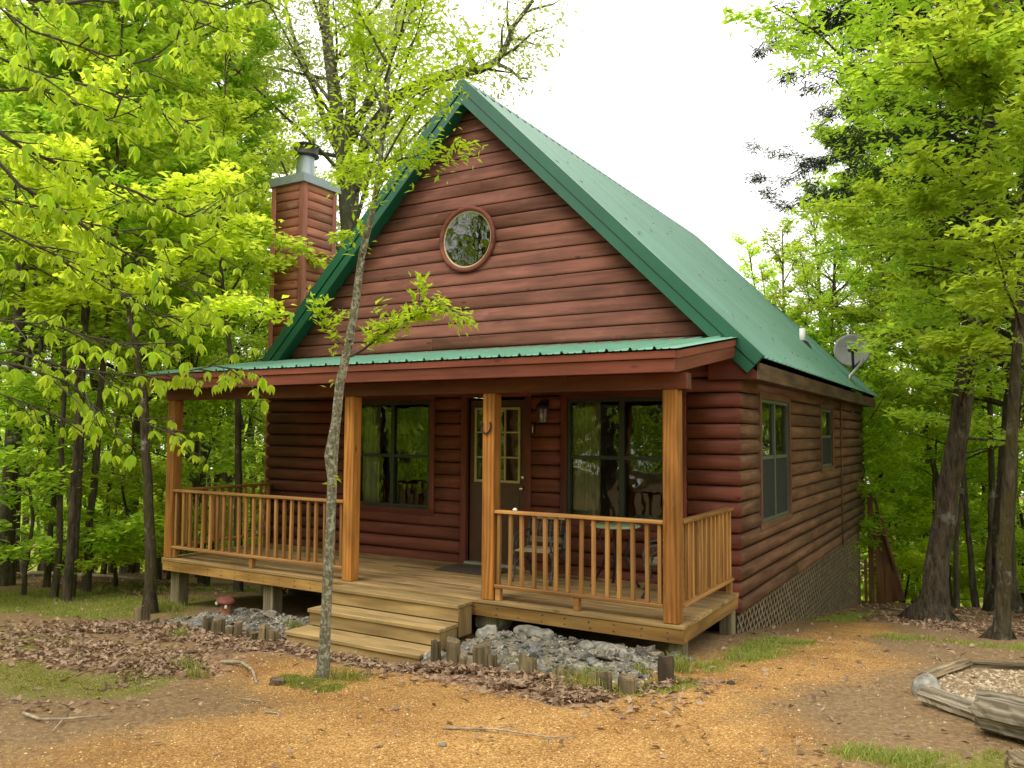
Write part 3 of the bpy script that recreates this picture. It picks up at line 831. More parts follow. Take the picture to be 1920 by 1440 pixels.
window(M_front, -5.55, -4.215, 0.685, 2.16, 2, 1.40, M['frame_dark'], M['trim_red'], curtain=[(-5.55, -5.22)])
window(M_front, -2.11, -0.66, 0.685, 2.16, 2, 1.44, M['frame_dark'], M['trim_red'], curtain=[(-2.11, -1.72), (-.76, -.6)])
window(M_right, 0.915, 2.44, 0.67, 2.17, 2, 1.45, M['frame_pale'], M['log_side'], True, curtain=[(0.92, 1.5)])
window(M_right, 4.88, 5.90, 1.21, 2.17, 1, 1.71, M['frame_pale'], M['log_side'], True, curtain=[(4.9, 5.1)])
# round window
rw = MB(); n = 48
rp = [(RR + .026, .0), (RR + .026, -.062), (RR + .018, -.068), (RR - .028, -.066), (RR - .035, -.055), (RR - .035, .03)]
V = []; F = []
for r, y in rp:
    for k in range(n):
        th = 2 * math.pi * k / n
        V.append((RC[0] + r * math.cos(th), GY + y, RC[1] + r * math.sin(th)))
for i in range(len(rp) - 1):
    for k in range(n): F.append((i * n + k, (i + 1) * n + k, (i + 1) * n + (k + 1) % n, i * n + (k + 1) % n))
round_win = mesh_obj('window', V, F, M['trim_red'], cabin, True)
round_win['label'] = 'round gable window in a red ring trim'
def disc(name, r, y, mat, par, r2=0.0, y2=0):
    V = [(RC[0] + r * math.cos(2 * math.pi * k / n), y, RC[1] + r * math.sin(2 * math.pi * k / n)) for k in range(n)]
    if r2:
        V += [(RC[0] + r2 * math.cos(2 * math.pi * k / n), y2, RC[1] + r2 * math.sin(2 * math.pi * k / n)) for k in range(n)]
        return mesh_obj(name, V, [(k, n + k, n + (k + 1) % n, (k + 1) % n) for k in range(n)], mat, par)
    return mesh_obj(name, V, [tuple(range(n))], mat, par)
disc('pane', RR - .04, GY - .035, M['glass_round'], round_win)
disc('frame', RR - .034, GY - .042, M['muntin'], round_win, RR - .055, GY - .036)

# ---- front door
dw = MB(); dw.box(-3.585, -2.715, .02, .065, .03, 2.16)
door = dw.build('door', M['door'], cabin)
gz0, gz1, gx0, gx1 = 1.085, 2.065, -3.50, -2.80
mun = MB()
mun.box(gx0, gx1, -.004, .03, gz0, gz0 + .03); mun.box(gx0, gx1, -.004, .03, gz1 - .03, gz1)
mun.box(gx0, gx0 + .028, -.006, .03, gz0, gz1); mun.box(gx1 - .028, gx1, -.006, .03, gz0, gz1)
for i in (1, 2):
    x = gx0 + (gx1 - gx0) * i / 3; mun.box(x - .010, x + .010, -.001, .03, gz0 + .03, gz1 - .03)
    z = gz0 + (gz1 - gz0) * i / 3; mun.box(gx0 + .028, gx1 - .028, .001, .03, z - .010, z + .010)
mun.build('muntin', M['muntin'], door)
for i in range(3):
    for j in range(3):
        xa = gx0 + (gx1 - gx0) * i / 3; xb = gx0 + (gx1 - gx0) * (i + 1) / 3; za = gz0 + (gz1 - gz0) * j / 3; zb = gz0 + (gz1 - gz0) * (j + 1) / 3
        dp = MB(); dp.add([(xa + .014, .016, za + .014), (xb - .014, .016, za + .014), (xb - .014, .016, zb - .014), (xa + .014, .016, zb - .014)], [(0, 1, 2, 3)])
        dp.build('pane', M['glass'], door)
pan = MB(); pan.box(-3.48, -3.19, .012, .03, .15, .92); pan.box(-3.10, -2.82, .012, .03, .15, .92); pan.build('panel', M['door'], door)
kn = MB()
kn.lathe([(0, 0), (.033, 0), (.033, .008), (.014, .015), (.014, .035), (.03, .045), (.033, .06), (.022, .075), (0, .078)], 16)
for nm, z in (('knob', 1.02), ('deadbolt', 1.16)):
    kv = [(v[0] * (1 if nm == 'knob' else .8) - 2.765, .02 - v[2] * (1 if nm == 'knob' else .35), z + v[1] * (1 if nm == 'knob' else .8)) for v in kn.V]
    mesh_obj(nm, kv, kn.F, M['brass'], door, True)
for p0, p1 in (((-3.65, -.015, 0.0), (-3.65, -.015, 2.20)), ((-2.665, -.015, 0.0), (-2.665, -.015, 2.20))):
    board('trim_board', p0, p1, .09, .07, M['trim_red'], door, (1, 0, 0))
board('trim_board', (-3.70, -.015, 2.235), (-2.62, -.015, 2.235), .07, .07, M['trim_red'], door)
box('threshold', (-3.62, -2.69), (-.06, .05), (.004, .035), M['steel'], door)

# ---- porch lantern and doorbell
la = MB()
la.box(-2.44, -2.36, -.055, -.04, 1.98, 2.16); la.bar((-2.40, -.05, 2.12), (-2.40, -.15, 2.14), .02, .02)
la.lathe([(0, .105), (.02, .10), (.035, .075), (.085, .03), (.09, .0), (0, .0)], 8, (-2.40, -.15, 2.04))
la.lathe([(0, .0), (.065, .0), (.065, -.012), (0, -.012)], 8, (-2.40, -.15, 1.87))
for k in range(4):
    a = math.pi / 4 + k * math.pi / 2
    la.bar((-2.40 + .078 * math.cos(a), -.15 + .078 * math.sin(a), 2.04), (-2.40 + .058 * math.cos(a), -.15 + .058 * math.sin(a), 1.865), .009, .009)
lantern = la.build('porch_lantern', M['black'], cabin)
lg = MB(); lg.lathe([(.07, 2.035), (.055, 1.872)], 4, (-2.40, -.15, 0)); lg.build('lantern_glass', M['glass'], lantern)
lb = MB(); lb.lathe([(0, 0), (.012, 0), (.012, .03), (.026, .05), (.028, .08), (.012, .105), (0, .11)], 12, (-2.40, -.15, 1.885)); lb.build('bulb', M['white'], lantern, True)
db = MB(); db.box(-2.60, -2.565, -.062, -.04, 1.72, 1.85); bell = db.build('doorbell', M['black'], cabin)
db = MB(); db.box(-2.587, -2.578, -.066, -.062, 1.74, 1.82); db.build('button', M['white'], bell)

# ---- main roof: ribbed metal panels, ridge cap, rake trims, eave boards
roof = empty('roof', (0, 0, 0), cabin)
RY0, RY1 = -0.13, 9.85
EX = 0.315                                              # eave edge on the right; the left mirrors it
slope = Vector((EX - XM, 0, -(EX - XM) * 0.996))
SL = slope.length; sd = slope.normalized(); sn = Vector((0.996, 0, 1)).normalized()
def rib_profile(width, pitch, minor=True):
    pts = []; x = 0.0
    while x < width - 1e-4:
        pts += [(x, 0), (x + .013, .026), (x + .030, .026), (x + .043, 0)]
        if minor:
            for m_ in (0.38, 0.70):
                c = x + pitch * m_
                if c < width: pts += [(c - .012, 0), (c, .009), (c + .012, 0)]
        x += pitch
    pts.append((width, 0))
    return [p for p in pts if p[0] <= width + 1e-6]
def rib_panel(name, width, pitch, length, mat):
    pr = rib_profile(width, pitch); V = []; F = []
    for x, z in pr:
        V += [(x, 0, z), (x, length, z)]
    for i in range(len(pr) - 1): F.append((2 * i, 2 * i + 2, 2 * i + 3, 2 * i + 1))
    me = bpy.data.meshes.new(name); me.from_pydata(V, [], F); me.materials.append(mat); me.update()
    return me
npan = 11; pw = (RY1 - RY0) / npan
pm = rib_panel('roof_panel', pw, pw / 4, SL - .05, M['green_roof'])
for side in (1, -1):
    for i in range(npan):
        o = inst('roof_panel', pm, roof)
        d = Vector((sd.x * side, 0, sd.z)); nrm = Vector((sn.x * side, 0, sn.z))
        y = Vector((0, 1, 0))
        if side == 1: X, Y, Z = -y, d, nrm; org = Vector((XM, RY0 + (i + 1) * pw, RZ))
        else: X, Y, Z = y, d, nrm; org = Vector((XM, RY0 + i * pw, RZ))
        m = Matrix((X, Y, Z)).transposed().to_4x4(); m.translation = org + d * .05 + nrm * (0.001 * (i % 2)); o.matrix_local = m
rc = MB()
for side in (1, -1):
    d = Vector((sd.x * side, 0, sd.z)); nrm = Vector((sn.x * side, 0, sn.z)); a = Vector((XM, 0, RZ)) + Vector((0, 0, .034))
    b = a + d * .165 ; c = b - nrm * .006
    P = [Vector((p.x, yy, p.z)) for p in (a, b, c) for yy in (RY0 - .02, RY1 + .02)]
    rc.add(P, [(0, 2, 3, 1), (2, 4, 5, 3)])
rc.build('ridge_cap', M['green'], roof)
# screws seen as dots along the ribs
sc = MB(); rr = random.Random(3)
for i in range(npan * 2):
    for j in range(5):
        yv = RY0 + (i + .5) * pw / 2; s_ = SL * (.12 + .19 * j)
        p = Vector((XM, yv, RZ)) + sd * s_ + sn * .003
        sc.tube([p, p + sn * .008], .009, 5)
sc.build('roof_screws', M['galv'], roof)['kind'] = 'stuff'
# a few dead leaves and droppings caught on the sheets
db_ = MB()
for i in range(70):
    s_ = SL * (1 - rr.random() ** 1.6 * .9) - .08; yv = rr.uniform(RY0 + .2, RY1 - .2); p = Vector((XM, yv, RZ)) + sd * s_ + sn * .030; a_ = rr.uniform(0, 6.3); e1_ = (Vector((0, 1, 0)) * math.cos(a_) + sd * math.sin(a_)); e2_ = (Vector((0, 1, 0)) * -math.sin(a_) + sd * math.cos(a_)); q_ = rr.uniform(.018, .045)
    db_.add([p - e1_ * q_, p - e2_ * q_ * .5 + sn * .01, p + e1_ * q_, p + e2_ * q_ * .5 + sn * .008], [(0, 1, 2), (0, 2, 3)])
db_.build('roof_debris', M['stick'], roof)['kind'] = 'stuff'
# rake trims on the front and rear gables
def rake(side, y, out, lo, hi, mat, name):
    """A metal trim along the slope; lo..hi below the roof plane (measured square to it), standing 'out' forward of y."""
    d = Vector((sd.x * side, 0, sd.z)); nrm = Vector((sn.x * side, 0, sn.z))
    P = []
    ya, yb = y - out, y + .03
    for yy in (ya, yb):
        for off in (-lo, -hi):
            top = Vector((XM, yy, RZ)) + nrm * off
            top = top - d * (top.x - XM) / d.x          # meet the other side on the ridge line
            bot = Vector((XM, yy, RZ)) + d * SL + nrm * off
            P += [top, bot]
    mb = MB(); mb.add(P, [(0, 1, 3, 2), (4, 6, 7, 5), (0, 4, 5, 1), (2, 3, 7, 6), (1, 5, 7, 3), (0, 2, 6, 4)])
    return mb.build(name, mat, roof)
for side in (1, -1):
    rake(side, RY0, .035, -.026, .105, M['green'], 'rake_trim')
    rake(side, RY0, .006, .105, .122, M['green'], 'rake_trim')
    rake(side, RY0, .020, .122, .232, M['green'], 'rake_trim')
    # return of the upper trim on to the panels
    d = Vector((sd.x * side, 0, sd.z)); nrm = Vector((sn.x * side, 0, sn.z))
    mb = MB(); P = []
    for yy, up in ((RY0 - .036, .027), (RY0 + .035, .027), (RY0 + .037, .006)):
        a = Vector((XM, yy, RZ)) + nrm * up; a = a - d * (a.x - XM) / d.x; b = Vector((XM, yy, RZ)) + d * SL + nrm * up
        P += [a, b]
    mb.add(P, [(0, 1, 3, 2), (2, 3, 5, 4)]); mb.build('rake_trim', M['green_roof'], roof)
    # soffit under the front overhang, and the deck under the panels
    mb = MB()
    a = Vector((XM, 0, RZ)) - nrm * .20; a = a - d * (a.x - XM) / d.x; b = Vector((XM, 0, RZ)) + d * (SL - .02) - nrm * .20
    mb.add([(a.x, RY0 + .03, a.z), (b.x, RY0 + .03, b.z), (b.x, GY + .05, b.z), (a.x, GY + .05, a.z)], [(0, 1, 2, 3)])
    mb.build('soffit', M['green'], roof)
    mb = MB()
    a = Vector((XM, 0, RZ)) - nrm * .03; a = a - d * (a.x - XM) / d.x; b = Vector((XM, 0, RZ)) + d * (SL - .03) - nrm * .03
    mb.add([(a.x, RY0 + .03, a.z), (b.x, RY0 + .03, b.z), (b.x, RY1 - .01, b.z), (a.x, RY1 - .01, a.z)], [(0, 1, 2, 3)])
    a2 = a - nrm * .15; b2 = b - nrm * .15
    mb.add([(a2.x, RY1 - .01, a2.z), (b2.x, RY1 - .01, b2.z), (b.x, RY1 - .01, b.z), (a.x, RY1 - .01, a.z)], [(0, 1, 2, 3)])
    mb.build('roof_deck', M['ceiling'], roof)
    # eave fascia and soffit along the long wall
    xs = (lambda v: v) if side == 1 else (lambda v: 2 * XM - v)
    board('eave_board', (xs(.262), -.105, 2.425), (xs(.262), 9.80, 2.425), .185, .035, M['eave'], roof)
    mb = MB(); mb.add([(xs(.0), -.10, 2.345), (xs(.25), -.10, 2.345), (xs(.25), 9.78, 2.345), (xs(.0), 9.78, 2.345)], [(0, 1, 2, 3)])
    mb.build('eave_soffit', M['eave'], roof)
    mb = MB(); mb.add([(xs(-.30), -.098, 2.345), (xs(.245), -.098, 2.345), (xs(.245), -.098, 2.42), (xs(-.1), -.098, 2.75), (xs(-.30), -.098, 2.75)], [(0, 1, 2, 3, 4)])
    mb.build('eave_end', M['trim_red'], roof)
vp = MB(); vp.tube([(-.57, 6.61, 3.38), (-.57, 6.61, 3.72)], .055, 14); vent = vp.build('vent_pipe', M['white'], roof, True)
vp = MB(); vp.lathe([(.16, -.10), (.10, .02), (.057, .05)], 14, (-.57, 6.61, 3.44)); vp.build('vent_boot', M['black'], vent, True)

# ---- chimney
CX0, CX1, CY0, CY1, CZ = -8.09, -7.36, 0.60, 1.37, 5.93
chim = empty('chimney', (0, 0, 0), cabin)
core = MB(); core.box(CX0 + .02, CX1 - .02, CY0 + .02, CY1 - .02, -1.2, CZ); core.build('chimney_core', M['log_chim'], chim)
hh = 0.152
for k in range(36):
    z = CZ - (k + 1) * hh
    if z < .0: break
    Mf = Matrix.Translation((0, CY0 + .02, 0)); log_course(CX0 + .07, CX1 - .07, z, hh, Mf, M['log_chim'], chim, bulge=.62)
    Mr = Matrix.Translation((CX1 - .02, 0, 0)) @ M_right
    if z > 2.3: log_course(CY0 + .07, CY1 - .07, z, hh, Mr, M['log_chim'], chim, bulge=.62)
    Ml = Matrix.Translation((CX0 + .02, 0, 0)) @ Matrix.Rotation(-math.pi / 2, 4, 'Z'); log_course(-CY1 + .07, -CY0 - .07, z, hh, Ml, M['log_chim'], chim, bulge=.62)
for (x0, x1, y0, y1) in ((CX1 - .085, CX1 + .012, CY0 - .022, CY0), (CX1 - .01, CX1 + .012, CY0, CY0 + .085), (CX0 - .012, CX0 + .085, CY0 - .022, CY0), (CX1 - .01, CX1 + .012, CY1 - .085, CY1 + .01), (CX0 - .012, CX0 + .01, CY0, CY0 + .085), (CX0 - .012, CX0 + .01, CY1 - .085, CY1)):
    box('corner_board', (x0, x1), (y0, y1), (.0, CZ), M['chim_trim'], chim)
cap = MB(); cap.box(CX0 - .05, CX1 + .05, CY0 - .06, CY1 + .05, CZ + .002, CZ + .115); cap.box(CX0 - .06, CX1 + .06, CY0 - .07, CY1 + .06, CZ - .03, CZ + .018)
cap.build('chimney_cap', M['galv'], chim)
fl = MB(); fl.lathe([(.17, .0), (.15, .40), (.15, .46)], 28, (-7.72, .98, CZ + .13)); flue = fl.build('flue', M['galv'], chim, True)
fl = MB(); fl.lathe([(.155, .42), (.225, .44), (.23, .455), (.205, .47), (.205, .60), (.228, .615), (.228, .635), (.12, .65), (0, .645)], 28, (-7.72, .98, CZ + .13)); fl.build('flue_cap', M['flue_dark'], flue, True)

# ---- porch roof
PX0, PX1 = -7.42, 0.03
proof = empty('porch_roof', (0, 0, 0), cabin)
pa, pb = Vector((0, -2.165, 2.488)), Vector((0, .09, 2.838))
pl = (pb - pa).length; pd = (pb - pa).normalized(); pn = Vector((0, -pd.z, pd.y))
npp = 8; ppw = (PX1 + .03 - PX0 + .02) / npp
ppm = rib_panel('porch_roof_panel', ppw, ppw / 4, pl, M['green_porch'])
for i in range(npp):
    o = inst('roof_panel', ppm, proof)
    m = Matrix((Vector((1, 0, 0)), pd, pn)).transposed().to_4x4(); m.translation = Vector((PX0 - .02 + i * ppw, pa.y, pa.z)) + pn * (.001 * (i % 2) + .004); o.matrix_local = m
box('flashing', (-.36, .06), (-.145, .11), (2.80, 2.812), M['galv'], proof)
# fascia in two steps along the front and up both ends
board('fascia_board', (PX0, -2.125, 2.445), (PX1, -2.125, 2.445), .070, .045, M['fascia_red'], proof)
board('fascia_board', (PX0 + .012, -2.108, 2.347), (PX1 - .012, -2.108, 2.347), .120, .040, M['fascia_red'], proof)
for x, s in ((PX1 - .02, 1), (PX0 + .02, -1)):
    for dz, w, t, xo in ((-.046, .072, .045, 0), (-.146, .122, .035, -.008 * s)):
        a = Vector((x + xo, -2.10, 2.488)) + Vector((0, 0, dz)); b = Vector((x + xo, -.11, 2.488 + 1.99 * .155)) + Vector((0, 0, dz))
        board('fascia_board', a, b, w, t, M['fascia_red'], proof)
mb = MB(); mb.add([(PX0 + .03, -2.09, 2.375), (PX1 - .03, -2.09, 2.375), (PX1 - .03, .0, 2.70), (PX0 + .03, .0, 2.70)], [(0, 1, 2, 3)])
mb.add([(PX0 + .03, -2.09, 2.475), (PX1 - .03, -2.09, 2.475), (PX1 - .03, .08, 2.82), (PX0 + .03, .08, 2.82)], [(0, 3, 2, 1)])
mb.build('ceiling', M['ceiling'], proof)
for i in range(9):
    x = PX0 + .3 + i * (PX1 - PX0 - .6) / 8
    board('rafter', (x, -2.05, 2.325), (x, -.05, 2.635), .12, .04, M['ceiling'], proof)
board('beam', (-7.40, -1.80, 2.222), (.045, -1.80, 2.222), .150, .14, M['beam'], proof)

# ---- porch deck on its posts
deck = empty('porch_deck', (0, 0, 0), cabin)
DP = 1.87
nb = 13; bw = (DP + .012) / nb
for i in range(nb):
    y0 = -DP - .012 + i * bw
    cuts = [-LW - .012, -LW * (.30 + .4 * ((i * 5) % 7) / 7), .012]
    for a, b_ in zip(cuts[:-1], cuts[1:]):
        board('deck_board', (a + .001, y0 + bw / 2, -.019 + .001 * R.random()), (b_ - .001, y0 + bw / 2, -.019 + .001 * R.random()), bw - .007, .038, M['deck'], deck, (0, 1, 0))
for a, b_ in ((-LW, -4.06), (-4.06, 0)):
    board('rim_board', (a, -DP + .02, -.105), (b_, -DP + .02, -.105), .128, .04, M['rim'], deck)
board('rim_board', (-.02, -DP + .041, -.105), (-.02, -.01, -.105), .128, .04, M['rim'], deck)
board('rim_board', (-LW + .02, -DP + .041, -.105), (-LW + .02, -.01, -.105), .128, .04, M['rim'], deck)
for i in range(1, 14):
    x = -LW + i * LW / 14; board('joist', (x, -DP + .05, -.105), (x, -.02, -.105), .125, .04, M['ceiling'], deck)
nails = MB()
for i in range(28):
    x = -LW + .13 + i * .262
    for z in (-.075, -.135): nails.tube([(x + R.uniform(-.02, .02), -DP + .002, z + R.uniform(-.01, .01)), (x, -DP - .0015, z)], .006, 5)
nails.build('nail_heads', M['black'], deck)['kind'] = 'stuff'
for x, y in ((-.10, -1.72), (-2.12, -1.70), (-5.40, -1.70), (-7.20, -1.70), (-5.22, -.85), (-.10, -.12), (-7.2, -.15), (-3.4, -.3)):
    board('support_post', (x, y, ground_z(x, y) - .25), (x, y, -.17), .17 if x < -5 else .145, .17 if x < -5 else .145, M['foot'], deck, (0, 1, 0), .008)
for x in (-7.275, -4.04, -2.105, -.118):
    board('porch_post', (x, -1.795, 0.002), (x, -1.795, 2.146), .145, .145, M['post'], deck, (0, 1, 0), .008)

# ---- railings: top and bottom rail, balusters, little feet
def railing(p0, p1, nbal, feet):
    p0, p1 = Vector(p0), Vector(p1); d = (p1 - p0); Lr = d.length; d.normalize()
    r = empty('railing', p0, cabin)
    z = lambda t, h: d * t + Vector((0, 0, h))
    board('top_rail', z(0, .912), z(Lr, .912), .034, .088, M['rail'], r, (0, 0, 1), .006)
    board('bottom_rail', z(0, .148), z(Lr, .148), .036, .088, M['rail'], r, (0, 0, 1), .006)
    bm_ = chamfer_mesh(.728, .037, .037, M['rail'], .003)
    side = d.cross(Vector((0, 0, 1)))
    for i in range(nbal):
        t = .045 + (Lr - .09) * i / (nbal - 1)
        o = bpy.data.objects.new('baluster', bm_); COL.objects.link(o); o.parent = r
        m = Matrix((Vector((0, 0, 1)), side, d)).transposed().to_4x4() @ Matrix.Rotation(R.uniform(-.12, .12), 4, 'X') @ Matrix.Rotation(R.uniform(-.014, .014), 4, 'Y')
        m.translation = z(t + R.uniform(-.012, .012), .1665 + .364); o.matrix_local = m
    for t in feet:
        board('rail_foot', z(t - .03, .065), z(t + .03, .065), .128, .06, M['rail'], r, (0, 0, 1), .004)
    return r
railing((-7.20, -1.815, 0), (-4.115, -1.815, 0), 23, (.04, 1.54))
railing((-2.03, -1.815, 0), (-.192, -1.815, 0), 14, (.04, .94))
railing((-.075, -1.72, 0), (-.075, -.06, 0), 12, (1.6,))
railing((-7.275, -1.72, 0), (-7.275, -.06, 0), 12, (1.6,))

# ---- front steps
steps = empty('steps', (-3.155, -2.1, ground_z(-3.1, -2.8)), cabin)
sx0, sx1 = -4.045, -2.265
so = -Vector(steps.location)
def sb(name, xr, yr, zr, mat):
    return box(name, (xr[0] + so.x, xr[1] + so.x), (yr[0] + so.y, yr[1] + so.y), (zr[0] + so.z, zr[1] + so.z), mat, steps, .006)
for k, (zt, yf, yb) in enumerate(((-.022, -2.155, -1.885), (-.200, -2.470, -2.140), (-.375, -2.800, -2.455))):
    mid = (yf + yb) / 2
    sb('tread', (sx0, sx1), (yf, mid - .002), (zt - .04, zt), M['step'])
    sb('tread', (sx0 + .002, sx1 - .002), (mid + .002, yb), (zt - .041, zt - .002), M['step'])
    zn = (-.241, -.416, -.62)[k]
    sb('riser', (sx0 + .014, sx1 - .014), (yf + .018, yf + .048), (zn + .042 if k < 2 else zn, zt - .042), M['step'])
    for x in (sx0 + .014, sx1 - .044):
        zlow = (-.36, -.52, -.62)[k]
        sb('stringer', (x, x + .03), (yf + .05, yb - .004 if k else yb + .01), (zlow, zt - .043), M['step'])

# ---- lattice skirt under the long wall and at the far end under the porch
def lattice(name, M0, length, pitch=.158):
    mb = MB(); w = .036
    def zbot(y):
        p = M0 @ Vector((y, 0, 0)); return ground_z(p.x, p.y) - .06
    n = int(length / pitch) + 2
    for s, dy in ((1, 0.0), (-1, .007)):
        for i in range(-18, n + 1 + 18):
            y0 = i * pitch; zt = -.262
            y, z = y0, zt
            pa_ = None; pb_ = None
            t = 0.0
            while t < 1.9:                                # walk down the slat inside the panel
                yy = y0 + s * t; zz = zt - t
                inside = 0 <= yy <= length and zz >= zbot(min(max(yy, 0), length))
                if inside and pa_ is None: pa_ = (yy, zz)
                if inside: pb_ = (yy, zz)
                elif pa_ is not None: break
                t += .02
            if pa_ and pb_ and pa_ != pb_:
                mb.bar(M0 @ Vector((pa_[0], dy, pa_[1])), M0 @ Vector((pb_[0], dy, pb_[1])), w, .006, (M0.to_3x3() @ Vector((1, 0, 0))))
    return mb.build(name, M['lattice'], cabin)
lattice('lattice_skirt', Matrix.Translation((-.02, 0, 0)) @ M_right, 9.1)
lattice('lattice_skirt', Matrix.Translation((-LW + .02, .1, 0)) @ M_right, 5.0)
cs = MB()  # dark sheets stand in for the shade of the open crawl space
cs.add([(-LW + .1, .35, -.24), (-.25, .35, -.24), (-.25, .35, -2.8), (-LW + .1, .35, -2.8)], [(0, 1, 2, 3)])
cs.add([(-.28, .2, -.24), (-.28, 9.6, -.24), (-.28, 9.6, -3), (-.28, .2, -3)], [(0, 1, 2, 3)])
cs.build('crawl_space_shade', M['inside'], cabin)
box('skirt_edge', (-.03, .015), (9.1, 9.16), (-2.0, -.26), M['lattice'], cabin)
cd = MB(); cd.tube([(.065, 6.68, 2.32), (.065, 6.68, -.25)], .014, 8); cd.build('conduit', M['log_side'], cabin, True)

# ---- stair and deck at the back corner
bk = empty('back_stair', (.2, 9.9, -1.9), cabin)
def bbar(name, p0, p1, w, t, up=(0, 0, 1)):
    o = Vector((.2, 9.9, -1.9)); return board(name, Vector(p0) - o, Vector(p1) - o, w, t, M['back_board'], bk, up)
bbar('corner_post', (.13, 9.90, -2.1), (.13, 9.90, .46), .10, .10, (1, 0, 0))
bbar('cap_board', (-.02, 9.90, .485), (.30, 9.90, .485), .04, .16)
bbar('stringer', (.20, 9.95, .10), (.62, 10.05, -1.75), .28, .05, (1, 0, 0))
bbar('side_board', (.30, 9.94, -2.1), (.30, 9.94, -.25), .17, .03, (1, 0, 0))
bbar('end_post', (.43, 9.96, -2.1), (.43, 9.96, -1.0), .10, .09, (1, 0, 0))
bbar('hand_rail', (.22, 9.86, .40), (.60, 9.96, -1.10), .05, .08, (1, 0, 0))
bbar('gate_post', (.02, 9.86, -2.1), (.02, 9.86, -.9), .05, .06, (1, 0, 0))
for i in range(6):
    bbar('tread', (.24 + i * .06, 10.0 + i * .02, -.1 - i * .27), (.24 + i * .06, 10.9, -.1 - i * .27), .04, .2)

# ---------------------------------------------------------------- things on the porch and the cabin
def park_chair(x, y, rz, label):
    """Cast iron park chair with wooden slats; faces local -Y."""
    t = tag(empty('park_chair', (x, y, 0.002), None, rz), label, 'chair', 'chairs on the porch')
    t.scale = (.88, .88, .86)
    for i in range(4):
        board('seat_slat', (-.25, -.24 + i * .105, .42 + .004 * i), (.25, -.24 + i * .105, .42 + .004 * i), .085, .02, M['bench'], t, (0, 1, .05))
    for z, yy in ((.53, .175), (.84, .245)):
        board('back_slat', (-.25, yy, z), (.25, yy, z), .075, .02, M['bench'], t, (0, .22, 1))
    pn_ = MB()
    for i in range(9):
        xx = -.2 + i * .05
        pn_.bar((xx, .185, .57), (xx, .237, .80), .012, .012, (1, 0, 0))
    for zz, yy in ((.60, .192), (.66, .206), (.71, .217), (.77, .231)): pn_.bar((-.22, yy, zz), (.22, yy, zz), .012, .012)
    for i in range(5):
        cx = -.17 + i * .085
        pts = [(cx + .036 * math.cos(a), .212 + .01 * math.sin(a), .685 + .045 * math.sin(a)) for a in [k * math.pi / 5 for k in range(11)]]
        pn_.tube(pts, .006, 4)
    pn_.build('back_panel', M['iron'], t)
    for s in (-1, 1):
        f = MB(); X = s * .275
        f.tube([(X, -.30, 0), (X, -.27, .06), (X, -.22, .20), (X, -.24, .34), (X, -.27, .41)], [.02, .017, .015, .018, .02], 5)
        f.tube([(X, .30, 0), (X, .25, .10), (X, .17, .25), (X, .15, .41), (X, .19, .60), (X, .26, .88)], [.02, .017, .017, .018, .015, .013], 5)
        f.tube([(X, -.27, .41), (X, .15, .415)], .017, 5)
        f.tube([(X, -.26, .42), (X, -.29, .52), (X, -.25, .61), (X, -.12, .645), (X, .05, .63), (X, .20, .66)], [.013, .013, .016, .018, .016, .013], 5)
        f.tube([(X, -.18, .42), (X, -.19, .53), (X, -.10, .58), (X, -.03, .52), (X, -.09, .47)], .009, 5)
        f.tube([(X, .10, .42), (X, .03, .50), (X, .09, .58), (X, .15, .55)], .009, 5)
        f.tube([(X, -.20, .24), (X, -.06, .31), (X, .07, .29), (X, .17, .24)], .010, 5)
        f.tube([(X, -.10, .41), (X, -.03, .34), (X, .05, .41)], .008, 5)
        f.build('side_frame', M['iron'], t, True)
    return t
park_chair(-2.19, -.55, .06, 'iron and wood park chair beside the front door')
park_chair(-.60, -.60, -1.25, 'iron and wood park chair right of the round table')
tb = tag(empty('round_table', (-1.27, -.47, .002)), 'small round porch table with pale green top and dark legs', 'table')
a = MB(); a.lathe([(0, .672), (.27, .672), (.285, .682), (.285, .692), (.27, .698), (0, .698)], 36); a.build('table_top', M['table_top'], tb, True)
a = MB(); a.lathe([(.10, .655), (.10, .672), (0, .672)], 16)
pts_ring = [(.13 * math.cos(k * math.pi / 8), .13 * math.sin(k * math.pi / 8), .30) for k in range(17)]
a.tube(pts_ring, .009, 5); a.build('leg_ring', M['black'], tb, True)
for k in range(4):
    th = .5 + k * math.pi / 2; c_, s_ = math.cos(th), math.sin(th)
    l = MB(); l.tube([(r * c_, r * s_, z) for r, z in ((.27, 0), (.255, .03), (.17, .18), (.12, .30), (.13, .45), (.19, .58), (.15, .655), (.07, .66))], [.02, .016, .014, .015, .014, .013, .012, .011], 6)
    l.build('leg', M['black'], tb, True)
dm = MB(); dm.box(-.42, .42, -.26, .26, 0, .014); o = dm.build('door_mat', M['mat'], None, loc=(-3.22, -.42, .003)); o.rotation_euler = (0, 0, .03)
tag(o, 'dark brown mat on the deck boards at the front door', 'door mat')
hs = MB(); pts = []
for k in range(15):
    a_ = math.radians(-215 + k * 250 / 14); pts.append((.058 * math.cos(a_), 0, .075 * math.sin(a_)))
hs.tube(pts, [.010] * 15, 6); o = hs.build('horseshoe', M['black'], None, True, (-2.125, -1.882, 1.80)); tag(o, 'dark iron horseshoe nailed to the middle porch post', 'horseshoe')

